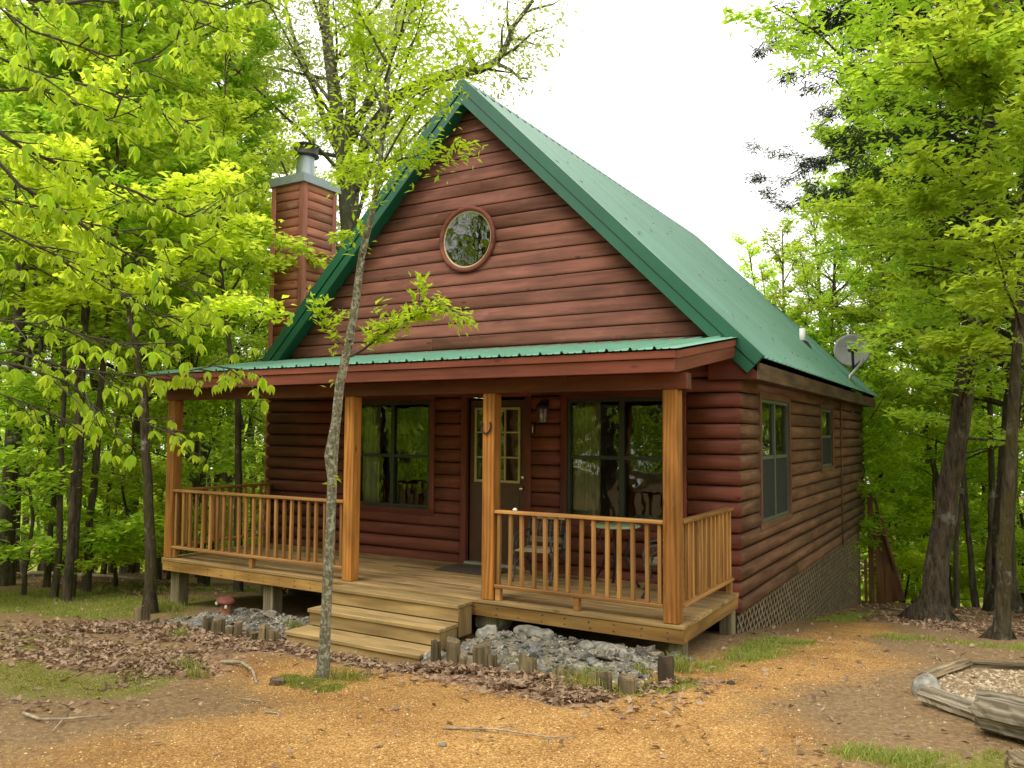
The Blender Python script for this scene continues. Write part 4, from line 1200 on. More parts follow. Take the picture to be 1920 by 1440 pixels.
import bmesh
def rock_mesh(name, seed, sub, sx, sy, sz, mat, rough=.25):
    bm = bmesh.new(); bmesh.ops.create_icosphere(bm, subdivisions=sub, radius=1); rr = random.Random(seed)
    ph = [rr.uniform(0, 6) for _ in range(6)]
    for v in bm.verts:
        p = v.co; n_ = math.sin(p.x * 2.6 + ph[0]) * math.sin(p.y * 2.9 + ph[1]) + .6 * math.sin(p.z * 4 + ph[2]) * math.sin(p.x * 5 + ph[3])
        p *= 1 + rough * n_ + rr.uniform(-.5, .5) * rough
        v.co = (p.x * sx, p.y * sy, max(p.z, -.5) * sz)
    me = bpy.data.meshes.new(name); bm.to_mesh(me); bm.free(); me.materials.append(mat)
    return me
o = inst('white_stone', rock_mesh('white_stone', 4, 2, .026, .02, .018, M['white'], .15), None, (-1.80, -1.82, .942)); tag(o, 'small white stone sitting on the porch top rail', 'stone')

# satellite dish on the roof
DB = Vector((.15, 7.10, 2.735))
sdh = tag(empty('satellite_dish', DB), 'grey satellite dish on a bent mast near the roof eave', 'satellite dish')
c0 = Vector((-.005, 8.72 - 1.15, 3.40)) - DB
ms = MB(); ms.tube([(0, 0, .0), (.02, .02, .10), (.18, .28, .36), (.19, .35, .44)], .028, 10); ms.tube([(-.05, .1, .02), (.08, .14, .2)], .011, 6); ms.build('mast', M['steel'], sdh, True)
ft = MB(); ft.bar((-.07, 0, .07), (.07, 0, -.06), .012, .14, (1, 0, 1)); ft.build('foot_plate', M['steel'], sdh)
aim = Vector((.30, -.93, .10)).normalized()                 # the dish looks out over the drive
zax = Vector((0, 0, 1)); xr_ = zax.cross(aim).normalized(); ur_ = aim.cross(xr_)
cen = Vector((.02, .36, .62))
V = [cen - aim * .06]; F = []; rings = 7; n = 40
for i in range(1, rings + 1):
    for k in range(n):
        r_ = i / rings; th = 2 * math.pi * k / n
        V.append(cen + xr_ * (.335 * r_ * math.cos(th)) + ur_ * (.315 * r_ * math.sin(th)) - aim * (.06 * (1 - r_ * r_)))
for k in range(n): F.append((0, 1 + k, 1 + (k + 1) % n))
for i in range(rings - 1):
    for k in range(n): F.append((1 + i * n + k, 1 + (i + 1) * n + k, 1 + (i + 1) * n + (k + 1) % n, 1 + i * n + (k + 1) % n))
nV = len(V)
for k in range(n): V.append(V[1 + (rings - 1) * n + k] - aim * .018)
for k in range(n): F.append((1 + (rings - 1) * n + k, nV + k, nV + (k + 1) % n, 1 + (rings - 1) * n + (k + 1) % n))
mesh_obj('reflector', V, F, M['dish'], sdh, True)
am = MB(); e0 = cen - ur_ * .36 + aim * .02; e1 = cen - ur_ * .07 - xr_ * .06 + aim * .34
am.bar(e0, e1, .05, .04, aim); am.bar(e0, Vector((.19, .35, .42)), .05, .05); am.bar(e1 - xr_ * .08, e1 + xr_ * .08, .06, .06, ur_); am.build('feed_arm', M['dish_dark'], sdh)
hd = MB(); hd.bar(e1 - xr_ * .085 + ur_ * .065 + aim * .01, e1 + xr_ * .085 + ur_ * .065 + aim * .01, .085, .09, ur_); hd.bar(e1 - xr_ * .07 + ur_ * .125, e1 + xr_ * .07 + ur_ * .125, .06, .085, ur_)
head = hd.build('feed_head', M['lnb'], sdh)
lg_ = MB(); lc = e1 + ur_ * .085 + aim * .0575 - xr_ * .005
def arcp(cx, cy, rx, ry, a0, a1, n_=10): return [lc + xr_ * (cx + rx * math.cos(math.radians(a0 + (a1 - a0) * k / n_))) + ur_ * (cy + ry * math.sin(math.radians(a0 + (a1 - a0) * k / n_))) for k in range(n_ + 1)]
lg_.tube(arcp(-.026, 0, .022, .024, 60, 300), .006, 4); lg_.tube(arcp(.026, 0, .022, .024, -120, 120), .006, 4)
lg_.tube(arcp(0, 0, .062, .036, 200, 520), .003, 4)
lg_.build('emblem', M['black'], head)
cb = MB(); cb.tube([(.02, -.01, .06), (.08, .0, -.02), (.13, .05, -.10), (.16, .12, -.16)], .006, 5); cb.build('cable', M['black'], sdh)

# ---------------------------------------------------------------- stone beds in front of the porch
def bed(name, x0, x1, y0, y1, hmax, label, nst, seed):
    nx, ny = 40, 26
    xs = np.linspace(x0, x1, nx); ys = np.linspace(y0, y1, ny); A, B = np.meshgrid(xs, ys, indexing='ij')
    u = (A - x0) / (x1 - x0); v = (B - y0) / (y1 - y0)
    e = np.clip(np.minimum(np.minimum(u, 1 - u) * 6, np.minimum(v * 4, (1 - v) * 7)), 0, 1)
    Z = land(A, B) - .03 + e * (.035 + hmax * (1.15 - .95 * u) * (0.4 + .6 * fbm(A * 2.2 + seed, B * 2.2))) + (fbm(A * 11, B * 11) - .5) * .02
    i, j = np.meshgrid(np.arange(nx - 1), np.arange(ny - 1), indexing='ij'); q_ = (i * ny + j).ravel()
    me = np_mesh(name, np.stack([A.ravel(), B.ravel(), Z.ravel()], 1), np.stack([q_, q_ + ny, q_ + ny + 1, q_ + 1], 1), M['bed_soil'], smooth=True)
    o = inst(name, me); tag(o, label, kind='structure')
    rr = random.Random(seed); var = [rock_mesh('stone', 100 * seed + k, 1, 1, .75, .38 + .25 * (k % 2), (M['slate'], M['slate'], M['bed_rock'], M['slate'], M['pale_rock'], M['slate'], M['blue_slate'])[k], .22) for k in range(7)]
    rec = []
    def zat(x, y):
        a_ = min(max((x - x0) / (x1 - x0) * (nx - 1), 0), nx - 1.001); b_ = min(max((y - y0) / (y1 - y0) * (ny - 1), 0), ny - 1.001)
        return float(Z[int(a_), int(b_)])
    for k in range(nst):
        x = rr.uniform(x0 + .08, x1 - .05); y = y1 - .1 - (y1 - y0 - .15) * rr.random() ** 1.15; s_ = rr.uniform(.022, .06) * (2.0 if rr.random() < .16 else 1)
        ob = inst('stone', var[k % 7], o, (x, y, zat(x, y) + s_ * .16)); ob.scale = (s_, s_, s_ * rr.uniform(.6, 1.3)); ob.rotation_euler = (rr.uniform(-.5, .5), rr.uniform(-.5, .5), rr.uniform(0, 6.3))
    # countless small chips between them
    nc = 1500; P = np.stack([NP.uniform(x0 + .05, x1 - .04, nc), NP.uniform(y0 + .08, y1 - .05, nc)], 1); zz = np.array([zat(x, y) for x, y in P]) + .006
    base = np.array([(1, 0, 0), (-.5, .87, 0), (-.5, -.87, 0), (0, 0, .8)]); V_ = []
    sz_ = NP.uniform(.008, .022, nc); th = NP.uniform(0, 6.28, nc)
    bx = base[None, :, :] * sz_[:, None, None]; c_, s_ = np.cos(th)[:, None], np.sin(th)[:, None]
    Vx = bx[:, :, 0] * c_ - bx[:, :, 1] * s_ + P[:, 0:1]; Vy = bx[:, :, 0] * s_ + bx[:, :, 1] * c_ + P[:, 1:2]; Vz = bx[:, :, 2] + zz[:, None]
    Vv = np.stack([Vx, Vy, Vz], 2).reshape(-1, 3); f0 = (np.arange(nc) * 4)[:, None, None] + np.array([(0, 1, 3), (1, 2, 3), (2, 0, 3)])[None]
    ch_ = inst('stone_chips', np_mesh('stone_chips', Vv, f0.reshape(-1, 3), M['chips'], tint=np.repeat(NP.random(nc), 3)), o); ch_['kind'] = 'stuff'
    return o
def tinted(name, c0, c1, c2):
    m, t, b, N, L = newmat(name); at = N('ShaderNodeAttribute'); at.attribute_name = 'tint'; r = ramp(t, [(0, c0), (.6, c1), (1, c2)])
    L(at.outputs['Fac'], r.inputs['Fac']); L(r.outputs[0], b.inputs['Base Color']); b.inputs['Roughness'].default_value = .85; return m
M['blue_slate'] = plain('blue_slate', (.125, .122, .115), .75, noise=.5, nscale=4, bump=.4, var=.4)
M['chips'] = tinted('slate_chips', (.055, .052, .048), (.20, .185, .165), (.48, .42, .34))
M['pebble'] = tinted('gravel_pebbles', (.24, .11, .026), (.52, .28, .085), (.74, .52, .25))
M['pit_pebble'] = tinted('pit_pebbles', (.18, .13, .075), (.32, .245, .15), (.50, .42, .30))
M['bed_soil'] = plain('bed_soil', (.20, .168, .115), .95, noise=.5, nscale=14, bump=.8)
bed('stone_bed', -6.15, -4.06, -2.95, -1.75, .08, 'bed of dark grey slate pieces left of the steps', 190, 21)
bed('stone_bed', -2.28, .06, -3.08, -1.68, .17, 'bed of broken grey rock in front of the right railing', 240, 22)
for seed, (x, y, z), (sx, sy, sz), rz, lab in ((1, (-2.16, -1.62, -.26), (.19, .13, .18), .2, 'pale pointed boulder beside the steps under the porch edge'),
                                             (2, (-1.50, -1.92, -.26), (.24, .10, .075), -.15, 'long flat pale rock under the porch rim'),
                                             (3, (-.62, -2.05, -.27), (.23, .12, .07), -.35, 'flat pale rock near the corner post footing'),
                                             (5, (-1.86, -2.25, -.26), (.13, .11, .10), .7, 'grey lump of rock behind the edging stakes'),
                                             (6, (-.85, -2.1, -.26), (.09, .07, .06), .3, 'small round grey rock between the two flat rocks')):
    o = inst('boulder', rock_mesh('boulder', seed, 3, sx, sy, sz, M['pale_rock'], .16), None, (x, y, z)); o.rotation_euler = (0, 0, rz); tag(o, lab, 'rock')
# upright log stakes edging the beds
stakes = [(-6.28, -2.90, .17, .20, .16), (-5.92, -3.02, .10, .08, .14), (-5.55, -3.0, .12, .07, .14), (-4.98, -2.99, .15, .16, .13), (-4.80, -3.03, .14, .17, .13), (-4.63, -3.0, .12, .11, .12), (-4.50, -3.02, .09, .17, .10), (-4.34, -2.97, .13, .09, .12), (-4.20, -2.94, .09, .17, .10), (-4.10, -2.90, .13, .12, .12),
          (-1.98, -2.92, .10, .24, .09), (-1.78, -2.93, .13, .25, .12), (-1.64, -2.98, .07, .13, .07), (-1.50, -2.90, .16, .21, .13), (-1.36, -2.93, .08, .14, .08), (-.98, -2.98, .16, .15, .12), (-.60, -3.06, .14, .08, .11), (-.16, -3.24, .13, .14, .12), (.00, -3.18, .16, .12, .12), (.13, -2.68, .14, .19, .12)]
STAKE = ['wide stake farthest left, by the lichen tree', 'low stake half buried in leaves, second from the left', 'lowest wide stake left of the toadstool bed', 'weathered stake below the toadstool, left of two', 'tall weathered stake below the toadstool, right of two', 'short stake just right of the toadstool pair', 'narrow tall stake in the middle of the left bed edge', 'low stake between two narrow tall ones in the left bed edge', 'narrow tall stake nearest but one to the steps, left bed', 'short stake touching the left end of the lowest step',
         'narrow pale stake nearest the steps in the right bed', 'tallest dark topped stake in the right bed edge', 'tiny stake squeezed between two tall ones, right bed', 'broad ridged stake, fourth from the steps, right bed', 'narrow stake against the broad ridged one, right bed', 'lone square stake with grass to its left, right bed', 'sunken wide stake in the middle of the right bed edge', 'short split stake, left of the pair by the moss', 'short square stake, right of the pair by the moss', 'dark stake standing by the corner post footing']
for i, (x, y, w, h, dpt) in enumerate(stakes):
    gz = ground_z(x, y)
    ns = 9; rows = (-.14, h * .35, h * .8, h); Vs = []; Fs = []; ja = [R.uniform(.82, 1.12) for _ in range(ns)]; tx, ty = R.uniform(-.25, .25), R.uniform(-.25, .35)
    for r_i, zz in enumerate(rows):
        for k in range(ns):
            th = 2 * math.pi * k / ns; fl_ = max(-.72, math.sin(th)); xx, yy = .54 * w * math.cos(th) * ja[k], .56 * dpt * fl_ * ja[k]
            if r_i == 3: xx *= .92; yy *= .92
            Vs.append((zz + (tx * xx + ty * yy + R.uniform(-.008, .008) if r_i == 3 else 0), -yy + R.uniform(-.003, .003), xx + R.uniform(-.003, .003)))
    for r_i in range(3):
        for k in range(ns): Fs.append((r_i * ns + k, r_i * ns + (k + 1) % ns, (r_i + 1) * ns + (k + 1) % ns, (r_i + 1) * ns + k))
    Fs.append(tuple(3 * ns + k for k in range(ns)))
    o = mesh_obj('edging_stake', Vs, Fs, M['dark_timber'] if i == len(stakes) - 1 else M['timber'], None, False, (x, y, gz))
    o.matrix_world = Matrix.Translation((x, y, gz)) @ Matrix.Rotation(R.uniform(-.06, .06), 4, 'X') @ Matrix.Rotation(R.uniform(-.3, .3), 4, 'Z') @ Matrix(((0, 0, 1, 0), (0, 1, 0, 0), (1, 0, 0, 0), (0, 0, 0, 1)))
    tag(o, STAKE[i], 'stake', 'stakes edging the left bed' if i < 10 else 'stakes edging the right bed')

# toadstool ornament
tz = ground_z(-5.62, -2.24)
ts = tag(empty('toadstool_ornament', (-5.62, -2.24, tz + .03)), 'red capped clay toadstool ornament in the left stone bed', 'ornament')
a = MB(); a.lathe([(.09, -.05), (.075, .03), (.062, .12), (.068, .22), (.0, .23)], 18); a.build('stem', M['stem'], ts, True)
a = MB(); a.lathe([(.05, .205), (.12, .205), (.132, .220), (.10, .245), (.05, .258), (0, .26)], 22); o = a.build('cap', M['cap'], ts, True); o.rotation_euler = (.05, .20, 0); o.location = (-.04, 0, .0); ts.scale = (.85, .85, .9)
a = MB(); a.lathe([(.20, -.06), (.17, -.005), (.08, .012), (0, .012)], 16); a.build('base', M['stem'], ts)
for x, z in ((-.095, .185), (.095, .155)):
    a = MB()
    for k in range(6):
        th = k * math.pi / 3; a.tube([(x, -.075, z), (x + .026 * math.cos(th), -.088, z + .026 * math.sin(th))], [.012, .007], 5)
    a.tube([(x, -.07, z), (x, -.095, z)], .012, 6); a.build('flower', M['flower'], ts)

# ---------------------------------------------------------------- fire pit corner at the right edge
def lumpy_log(name, p0, p1, r, mat, seed, flat=1.0, label=None, cat=None, jag=.10):
    rr = random.Random(seed); p0, p1 = Vector(p0), Vector(p1); n_, k_ = 22, 26; X = (p1 - p0); Ln = X.length; X.normalize(); U = Vector((0, 0, 1)); Tt = U.cross(X).normalized(); U = X.cross(Tt)
    V = []; F = []; gr_ = [rr.uniform(-1, 1) for _ in range(n_)]
    for i in range(k_):
        for j in range(n_):
            th = 2 * math.pi * j / n_; q_ = r * (1 + .15 * gr_[j] + .04 * math.sin(i * .5 + j * 1.7) + rr.uniform(-.045, .045)) * (1 if i not in (0, k_ - 1) else .93); off = rr.uniform(-jag, jag) * r * 2 if i in (0, k_ - 1) else 0
            V.append(p0 + X * (Ln * i / (k_ - 1) + off) + Tt * (q_ * math.cos(th)) + U * (q_ * math.sin(th) * flat) - p0)
    for i in range(k_ - 1):
        for j in range(n_): F.append((i * n_ + j, i * n_ + (j + 1) % n_, (i + 1) * n_ + (j + 1) % n_, (i + 1) * n_ + j))
    F.append(tuple(range(n_))[::-1]); F.append(tuple((k_ - 1) * n_ + j for j in range(n_)))
    # express in a frame whose X runs along the log so the grain follows it
    rot = Matrix((X, Tt, U)).transposed(); inv = rot.inverted()
    o = mesh_obj(name, [inv @ v for v in V], F, mat, None, False, p0); o.rotation_euler = rot.to_euler()
    if label: tag(o, label, cat)
    return o
gz_ = ground_z
lumpy_log('split_log', (2.00, -2.42, gz_(2, -2.42) + .055), (2.43, -2.86, gz_(2.4, -2.86) + .04), .085, M['old_log'], 3, .8, 'split weathered log lying between the flat stone and the big log', 'log')
lumpy_log('fire_pit_log', (2.36, -3.05, gz_(2.4, -3.1) + .13), (3.5, -3.75, gz_(3.5, -3.7) + .15), .15, M['old_log'], 8, .85, 'big grey weathered log at the right edge by the fire pit', 'log')
lumpy_log('stump', (2.60, -3.85, gz_(2.6, -3.85) - .1), (2.61, -3.86, gz_(2.6, -3.85) + .10), .13, M['timber'], 12, 1, 'low stump at the bottom right corner below the big log', 'stump')
lumpy_log('edge_timber', (1.93, -1.66, gz_(1.93, -1.66) + .03), (2.20, -.85, gz_(2.2, -.85) + .03), .055, M['timber'], 14, .8, 'thin timber lying along the left rim of the fire pit', 'timber')
lumpy_log('edge_timber', (2.25, -.78, gz_(2.25, -.78) + .01), (3.1, -.68, gz_(3.1, -.68) + .01), .05, M['timber'], 15, .7, 'half buried timber along the back rim of the fire pit', 'timber')
o = inst('flat_stone', rock_mesh('flat_stone', 31, 3, .10, .15, .11, M['pale_rock'], .07), None, (1.97, -2.08, gz_(1.97, -2.08) + .03)); tag(o, 'pale flat stone standing at the left corner of the fire pit', 'stone')
o = inst('pit_stone', rock_mesh('pit_stone', 33, 2, .10, .07, .06, M['bed_rock'], .15), None, (2.72, -1.75, gz_(2.7, -1.75) + .02)); tag(o, 'dark rock inside the fire pit near the right edge', 'stone')

# ---------------------------------------------------------------- scattered pebbles, dead leaves, grass, sticks
def scatter(n, x0, x1, y0, y1, dens):
    out = np.zeros((0, 2)); tries = 0
    while len(out) < n and tries < 40:
        p = np.stack([NP.uniform(x0, x1, n), NP.uniform(y0, y1, n)], 1); k_ = NP.random(n) < dens(p[:, 0], p[:, 1]); out = np.concatenate([out, p[k_]]); tries += 1
    return out[:n]
def surf(p):
    x, y = p[:, 0], p[:, 1]; nr = np.exp(-(np.maximum(0, np.hypot(x + 2, y + 3) - 9) / 6) ** 2)
    return land(x, y) + nr * ((fbm(x * 1.7, y * 1.7, 4) - .5) * .05 + (fbm(x * 9, y * 9, 3) - .5) * .018)
def under_house(x, y): return (x > -7.4) & (x < .02) & (y > -1.8)
def pebbles(name, p, lo, hi, mat, label):
    n_ = len(p); s_ = NP.uniform(lo, hi, n_) * np.where(NP.random(n_) < .06, 1.8, 1); th = NP.uniform(0, 6.28, n_)
    base = np.array([(1, 0, 0), (0, .8, 0), (-1, 0, 0), (0, -.8, 0), (.1, .05, .6)]); jit = NP.uniform(.7, 1.25, (n_, 5, 3)); b_ = base[None] * jit * s_[:, None, None]
    c_, q_ = np.cos(th)[:, None], np.sin(th)[:, None]
    V_ = np.stack([b_[..., 0] * c_ - b_[..., 1] * q_ + p[:, :1], b_[..., 0] * q_ + b_[..., 1] * c_ + p[:, 1:2], b_[..., 2] + surf(p)[:, None] - .001], 2).reshape(-1, 3)
    F_ = ((np.arange(n_) * 5)[:, None, None] + np.array([(0, 1, 4), (1, 2, 4), (2, 3, 4), (3, 0, 4)])[None]).reshape(-1, 3)
    o = inst(name, np_mesh(name, V_, F_, mat, np.repeat(NP.random(n_), 4))); tag(o, label, kind='stuff'); return o
p = scatter(30000, -4, 2.2, -6.8, 1.5, lambda x, y: masks(x, y)[0] * (~under_house(x, y)) * np.clip(1.3 - (y + 6.8) * .1, .3, 1))
pebbles('gravel_pebbles', p, .0035, .0075, M['pebble'], 'tan pebbles of the gravel drive')
p = scatter(9000, -6, 3.2, -6.8, 3, lambda x, y: (1 - masks(x, y)[0]) * .6 * (~under_house(x, y)) + .4 * soft(np.hypot(x - 1.2, y + 1.7), .9, .6))
pebbles('earth_pebbles', p, .003, .009, M['pit_pebble'], 'pale pebbles and crumbs over the bare earth')
p = scatter(2600, 1.9, 3.6, -2.6, -.6, lambda x, y: soft(np.hypot((x - 2.9) / 1.1, y + 1.65), .85, .3))
pebbles('fire_pit_gravel', p, .010, .022, M['pit_pebble'], 'pale stones inside the fire pit')

def leaf_geo(P, D, Nn, Ln, Wd, fold=.12, droop=0.0, shape=0):
    """Blades of two folded halves: base, left, tip, right."""
    S_ = np.cross(Nn, D); S_ /= np.linalg.norm(S_, axis=1, keepdims=True) + 1e-9; Nn = np.cross(D, S_)
    Ln = Ln[:, None]; Wd = Wd[:, None]
    mid = P + D * Ln * .45
    V_ = np.stack([P, mid - S_ * Wd * .5 + Nn * Wd * fold, P + D * Ln - Nn * Ln * droop, mid + S_ * Wd * .5 + Nn * Wd * fold], 1).reshape(-1, 3)
    n_ = len(P); F_ = ((np.arange(n_) * 4)[:, None, None] + np.array([(0, 2, 1), (0, 3, 2)])[None]).reshape(-1, 3)
    return V_, F_
def unit(a): return a / (np.linalg.norm(a, axis=1, keepdims=True) + 1e-9)

lit_d = lambda x, y: np.clip(masks(x, y)[2] ** 1.4 * (.35 + .65 * (fbm(x * 2.3 + 9, y * 2.3, 3) > .48)) - masks(x, y)[0] * .55 - masks(x, y)[1] * .4,  .006, 1) * (~under_house(x, y)) * (~((x > -4.05) & (x < -2.2) & (y > -2.82) & (y < -1.8))) * np.where((x > -6.1) & (x < .1) & (y > -2.9), .18, 1)
p = np.concatenate([scatter(7500, -9, 3.5, -6.5, 1, lit_d), scatter(9000, -2.2, .6, -3.9, -2.5, lit_d), scatter(3500, -6.6, -3.6, -4.6, -2.7, lit_d), scatter(6500, .1, 4, 1, 9.5, lit_d), scatter(4500, -14, -7.6, -2.5, 4, lit_d)])
n = len(p); az = NP.uniform(0, 6.28, n); el = NP.normal(.10, .30, n)
D_ = np.stack([np.cos(az) * np.cos(el), np.sin(az) * np.cos(el), np.sin(el)], 1); Nn_ = unit(np.stack([NP.normal(0, .5, n), NP.normal(0, .5, n), np.ones(n)], 1))
V_, F_ = leaf_geo(np.column_stack([p, surf(p) + NP.uniform(.0, .022, n)]), D_, Nn_, NP.uniform(.03, .095, n), NP.uniform(.018, .05, n), NP.uniform(-.1, .35, n)[:, None] if False else .22, .10)
o = inst('leaf_litter', np_mesh('leaf_litter', V_, F_, M['litter'], np.repeat(NP.beta(1.6, 2.0, n), 2))); tag(o, 'dead brown oak leaves lying around the beds and under the trees', kind='stuff')

def grass(name, p, lo, hi, label, wide=.006):
    n_ = len(p); az_ = NP.uniform(0, 6.28, n_); h_ = NP.uniform(lo, hi, n_); ln_ = NP.normal(0, .45, (n_, 2))
    z_ = surf(p) - .004; b_ = np.column_stack([p, z_]); d_ = np.stack([np.cos(az_), np.sin(az_), np.zeros(n_)], 1) * wide * .5
    m_ = b_ + np.column_stack([ln_ * h_[:, None] * .30, h_ * .62]); t_ = b_ + np.column_stack([ln_ * h_[:, None], h_ * .9])
    V_ = np.stack([b_ - d_, b_ + d_, m_ + d_ * .8, m_ - d_ * .8, t_], 1).reshape(-1, 3)
    F_ = ((np.arange(n_) * 5)[:, None, None] + np.array([(0, 1, 2), (0, 2, 3), (3, 2, 4)])[None]).reshape(-1, 3)
    o_ = inst(name, np_mesh(name, V_, F_, M['moss' if name == 'moss' else 'grass'], np.repeat(NP.random(n_), 3))); tag(o_, label, kind='stuff'); return o_
gd = lambda x, y: np.clip(masks(x, y)[1] * 1.5 - .35, 0, 1) * np.clip((fbm(x * 4 + 3, y * 4, 3) - .38) * 5, .04, 1) * (~under_house(x, y))
p = np.concatenate([scatter(26000, -14, -6.8, -5, 2, gd), scatter(5000, -.2, .8, -2.7, .2, gd), scatter(3000, .2, .8, 3, 6, gd), scatter(2400, 1.2, 3, .3, 2.2, gd), scatter(3000, 1.5, 2.9, -4.3, -3.5, gd)])
grass('grass', p, .018, .06, 'short green grass in patches beside the cabin')
p = np.concatenate([scatter(9000, -2.9, -1.6, -4.7, -3.4, gd), scatter(7000, -7.4, -3.2, -5.6, -3.6, gd), scatter(3000, -.4, .5, -3.4, -2.5, gd)])
grass('moss', p, .008, .024, 'low yellow green moss on the bare earth', .007)
tuf = []
for (x, y, n_, s_) in ((.02, -2.05, 160, .07), (.12, -2.3, 140, .06), (-.15, -2.55, 60, .06), (-1.22, -2.75, 150, .07), (-.45, -2.95, 170, .13), (-4.35, -2.35, 150, .07), (-5.95, -2.6, 120, .09), (-5.0, -3.35, 100, .06), (-6.85, -2.15, 240, .16), (-7.05, -1.95, 160, .1), (-3.6, -4.35, 90, .07), (-3.2, -4.55, 70, .06), (-.3, -3.3, 160, .12), (-2.15, -3.95, 120, .1)):
    tuf.append(np.stack([NP.normal(x, s_, n_), NP.normal(y, s_ * .6, n_)], 1))
grass('grass_tufts', np.concatenate(tuf), .05, .15, 'taller tufts of grass round the posts and stones', .007)

def stick(pts, r, lab, name='fallen_stick', twigs=()):
    mb_ = MB(); P = [Vector((x, y, gz_(x, y) + dz)) for x, y, dz in pts]; o0 = P[0].copy(); mb_.tube([q_ - o0 for q_ in P], [r * (1 - .6 * i / max(1, len(P) - 1)) for i in range(len(P))], 6)
    for tw in twigs: mb_.tube([Vector((x, y, gz_(x, y) + dz)) - o0 for x, y, dz in tw], [r * .6, r * .25], 5)
    o_ = mb_.build(name, M['stick'], None, True, o0); tag(o_, lab, 'stick'); return o_
stick([(-3.28, -5.90, .02), (-3.05, -5.92, .015), (-2.88, -5.86, .025), (-2.72, -5.62, .02)], .013, 'forked pale stick lying at the lower left of the yard', twigs=[[(-2.88, -5.86, .02), (-2.72, -6.02, .01)]])
stick([(-3.55, -4.02, .01), (-3.28, -4.03, .035), (-2.95, -4.20, .035), (-2.62, -4.45, .01)], .02, 'pale root end beside the little cut stump')
stick([(-1.9, -5.02, .01), (-1.8, -5.0, .012), (-1.69, -5.09, .012)], .007, 'short pale twig lying in the middle of the gravel')
stick([(-2.35, -4.85, .01), (-2.15, -4.83, .012), (-2.05, -4.9, .01)], .007, 'thin twig in front of the sapling')
stick([(-.62, -4.72, .01), (-.3, -4.60, .02), (.05, -4.55, .01), (.2, -4.45, .01)], .008, 'long thin dead twig on the gravel in front of the right bed', twigs=[[(-.3, -4.6, .02), (-.2, -4.42, .03)], [(.05, -4.55, .01), (.12, -4.68, .01)]])
stick([(.6, 7.3, .05), (1.0, 7.0, .05), (1.5, 6.9, .04), (2.1, 6.7, .03)], .02, 'fallen branch on the leaf litter at the back corner of the cabin')
stick([(-13.2, -.4, .06), (-11.5, .05, .08), (-10.4, .3, .05)], .05, 'long fallen pole on the ground at the far left edge')
lumpy_log('cut_stump', (-2.50, -4.36, gz_(-2.5, -4.36) - .03), (-2.49, -4.35, gz_(-2.5, -4.36) + .045), .055, M['timber'], 22, 1, 'tiny cut stump on the gravel left of the sapling', 'stump', .05)
for i, (x, y, s_, lb_) in enumerate(((-1.98, -3.28, .055, 'dark grey stone lying in leaves before the lowest step'), (-.42, -5.0, .026, 'small dark stone alone on the gravel drive'), (.62, -2.55, .034, 'small grey stone on the path beside the grass'), (.05, -4.0, .030, 'pale stone half sunk in the gravel drive'))):
    o = inst('loose_stone', rock_mesh('loose_stone', 60 + i, 2, s_, s_ * .8, s_ * .6, M['slate'] if i != 3 else M['pale_rock'], .15), None, (x, y, gz_(x, y) + s_ * .3)); tag(o, lb_, 'stone')

# ---------------------------------------------------------------- trees
def polyline(p0, d, L, n, rr, wob, up=0.0):
    """A wandering line of n pieces from p0 along d; 'up' bends it upward (or down) on the way."""
    pts = [Vector(p0)]; d = Vector(d).normalized(); s = L / n
    for i in range(n):
        d = (d + Vector((rr.gauss(0, wob), rr.gauss(0, wob), rr.gauss(0, wob * .6) + up / n))).normalized()
        pts.append(pts[-1] + d * s)
    return pts
def along(pts, t):
    k = t * (len(pts) - 1); i = min(int(k), len(pts) - 2); f = k - i
    return pts[i].lerp(pts[i + 1], f), (pts[i + 1] - pts[i]).normalized()
def leaves_on(lines, n, Lr, Wr, seed, spread=.09, flat=.5, tmin=.15, droop=.08, tilt=.45, down=0.0, fold=.12, outw=.6, clump=True):
    g = np.random.default_rng(seed)
    A = np.array([l[0] for l in lines]); B = np.array([l[1] for l in lines]); ln = np.linalg.norm(B - A, axis=1)
    w = ln * (g.uniform(.25, 1.75, len(ln)) if clump else 1); idx = g.choice(len(A), n, p=w / w.sum()); t = (tmin + (1 - tmin) * g.random(n) ** .8)[:, None]
    P = A[idx] * (1 - t) + B[idx] * t + g.normal(0, 1, (n, 3)) * np.array([spread, spread, spread * flat])
    dirs = unit(B - A)[idx]; az = g.uniform(0, 2 * np.pi, n)
    D = unit(dirs * outw + np.stack([np.cos(az), np.sin(az), g.normal(-down, .35, n)], 1))
    Nn = unit(np.stack([g.normal(0, tilt, n), g.normal(0, tilt, n), np.ones(n)], 1))
    L_ = g.uniform(Lr[0], Lr[1], n); W_ = L_ * g.uniform(Wr[0], Wr[1], n)
    V_, F_ = leaf_geo(P, D, Nn, L_, W_, fold, droop)
    cl = g.random(len(A))[idx] * .5 + g.random(n) * .5
    return V_, F_, np.repeat(cl, 2)

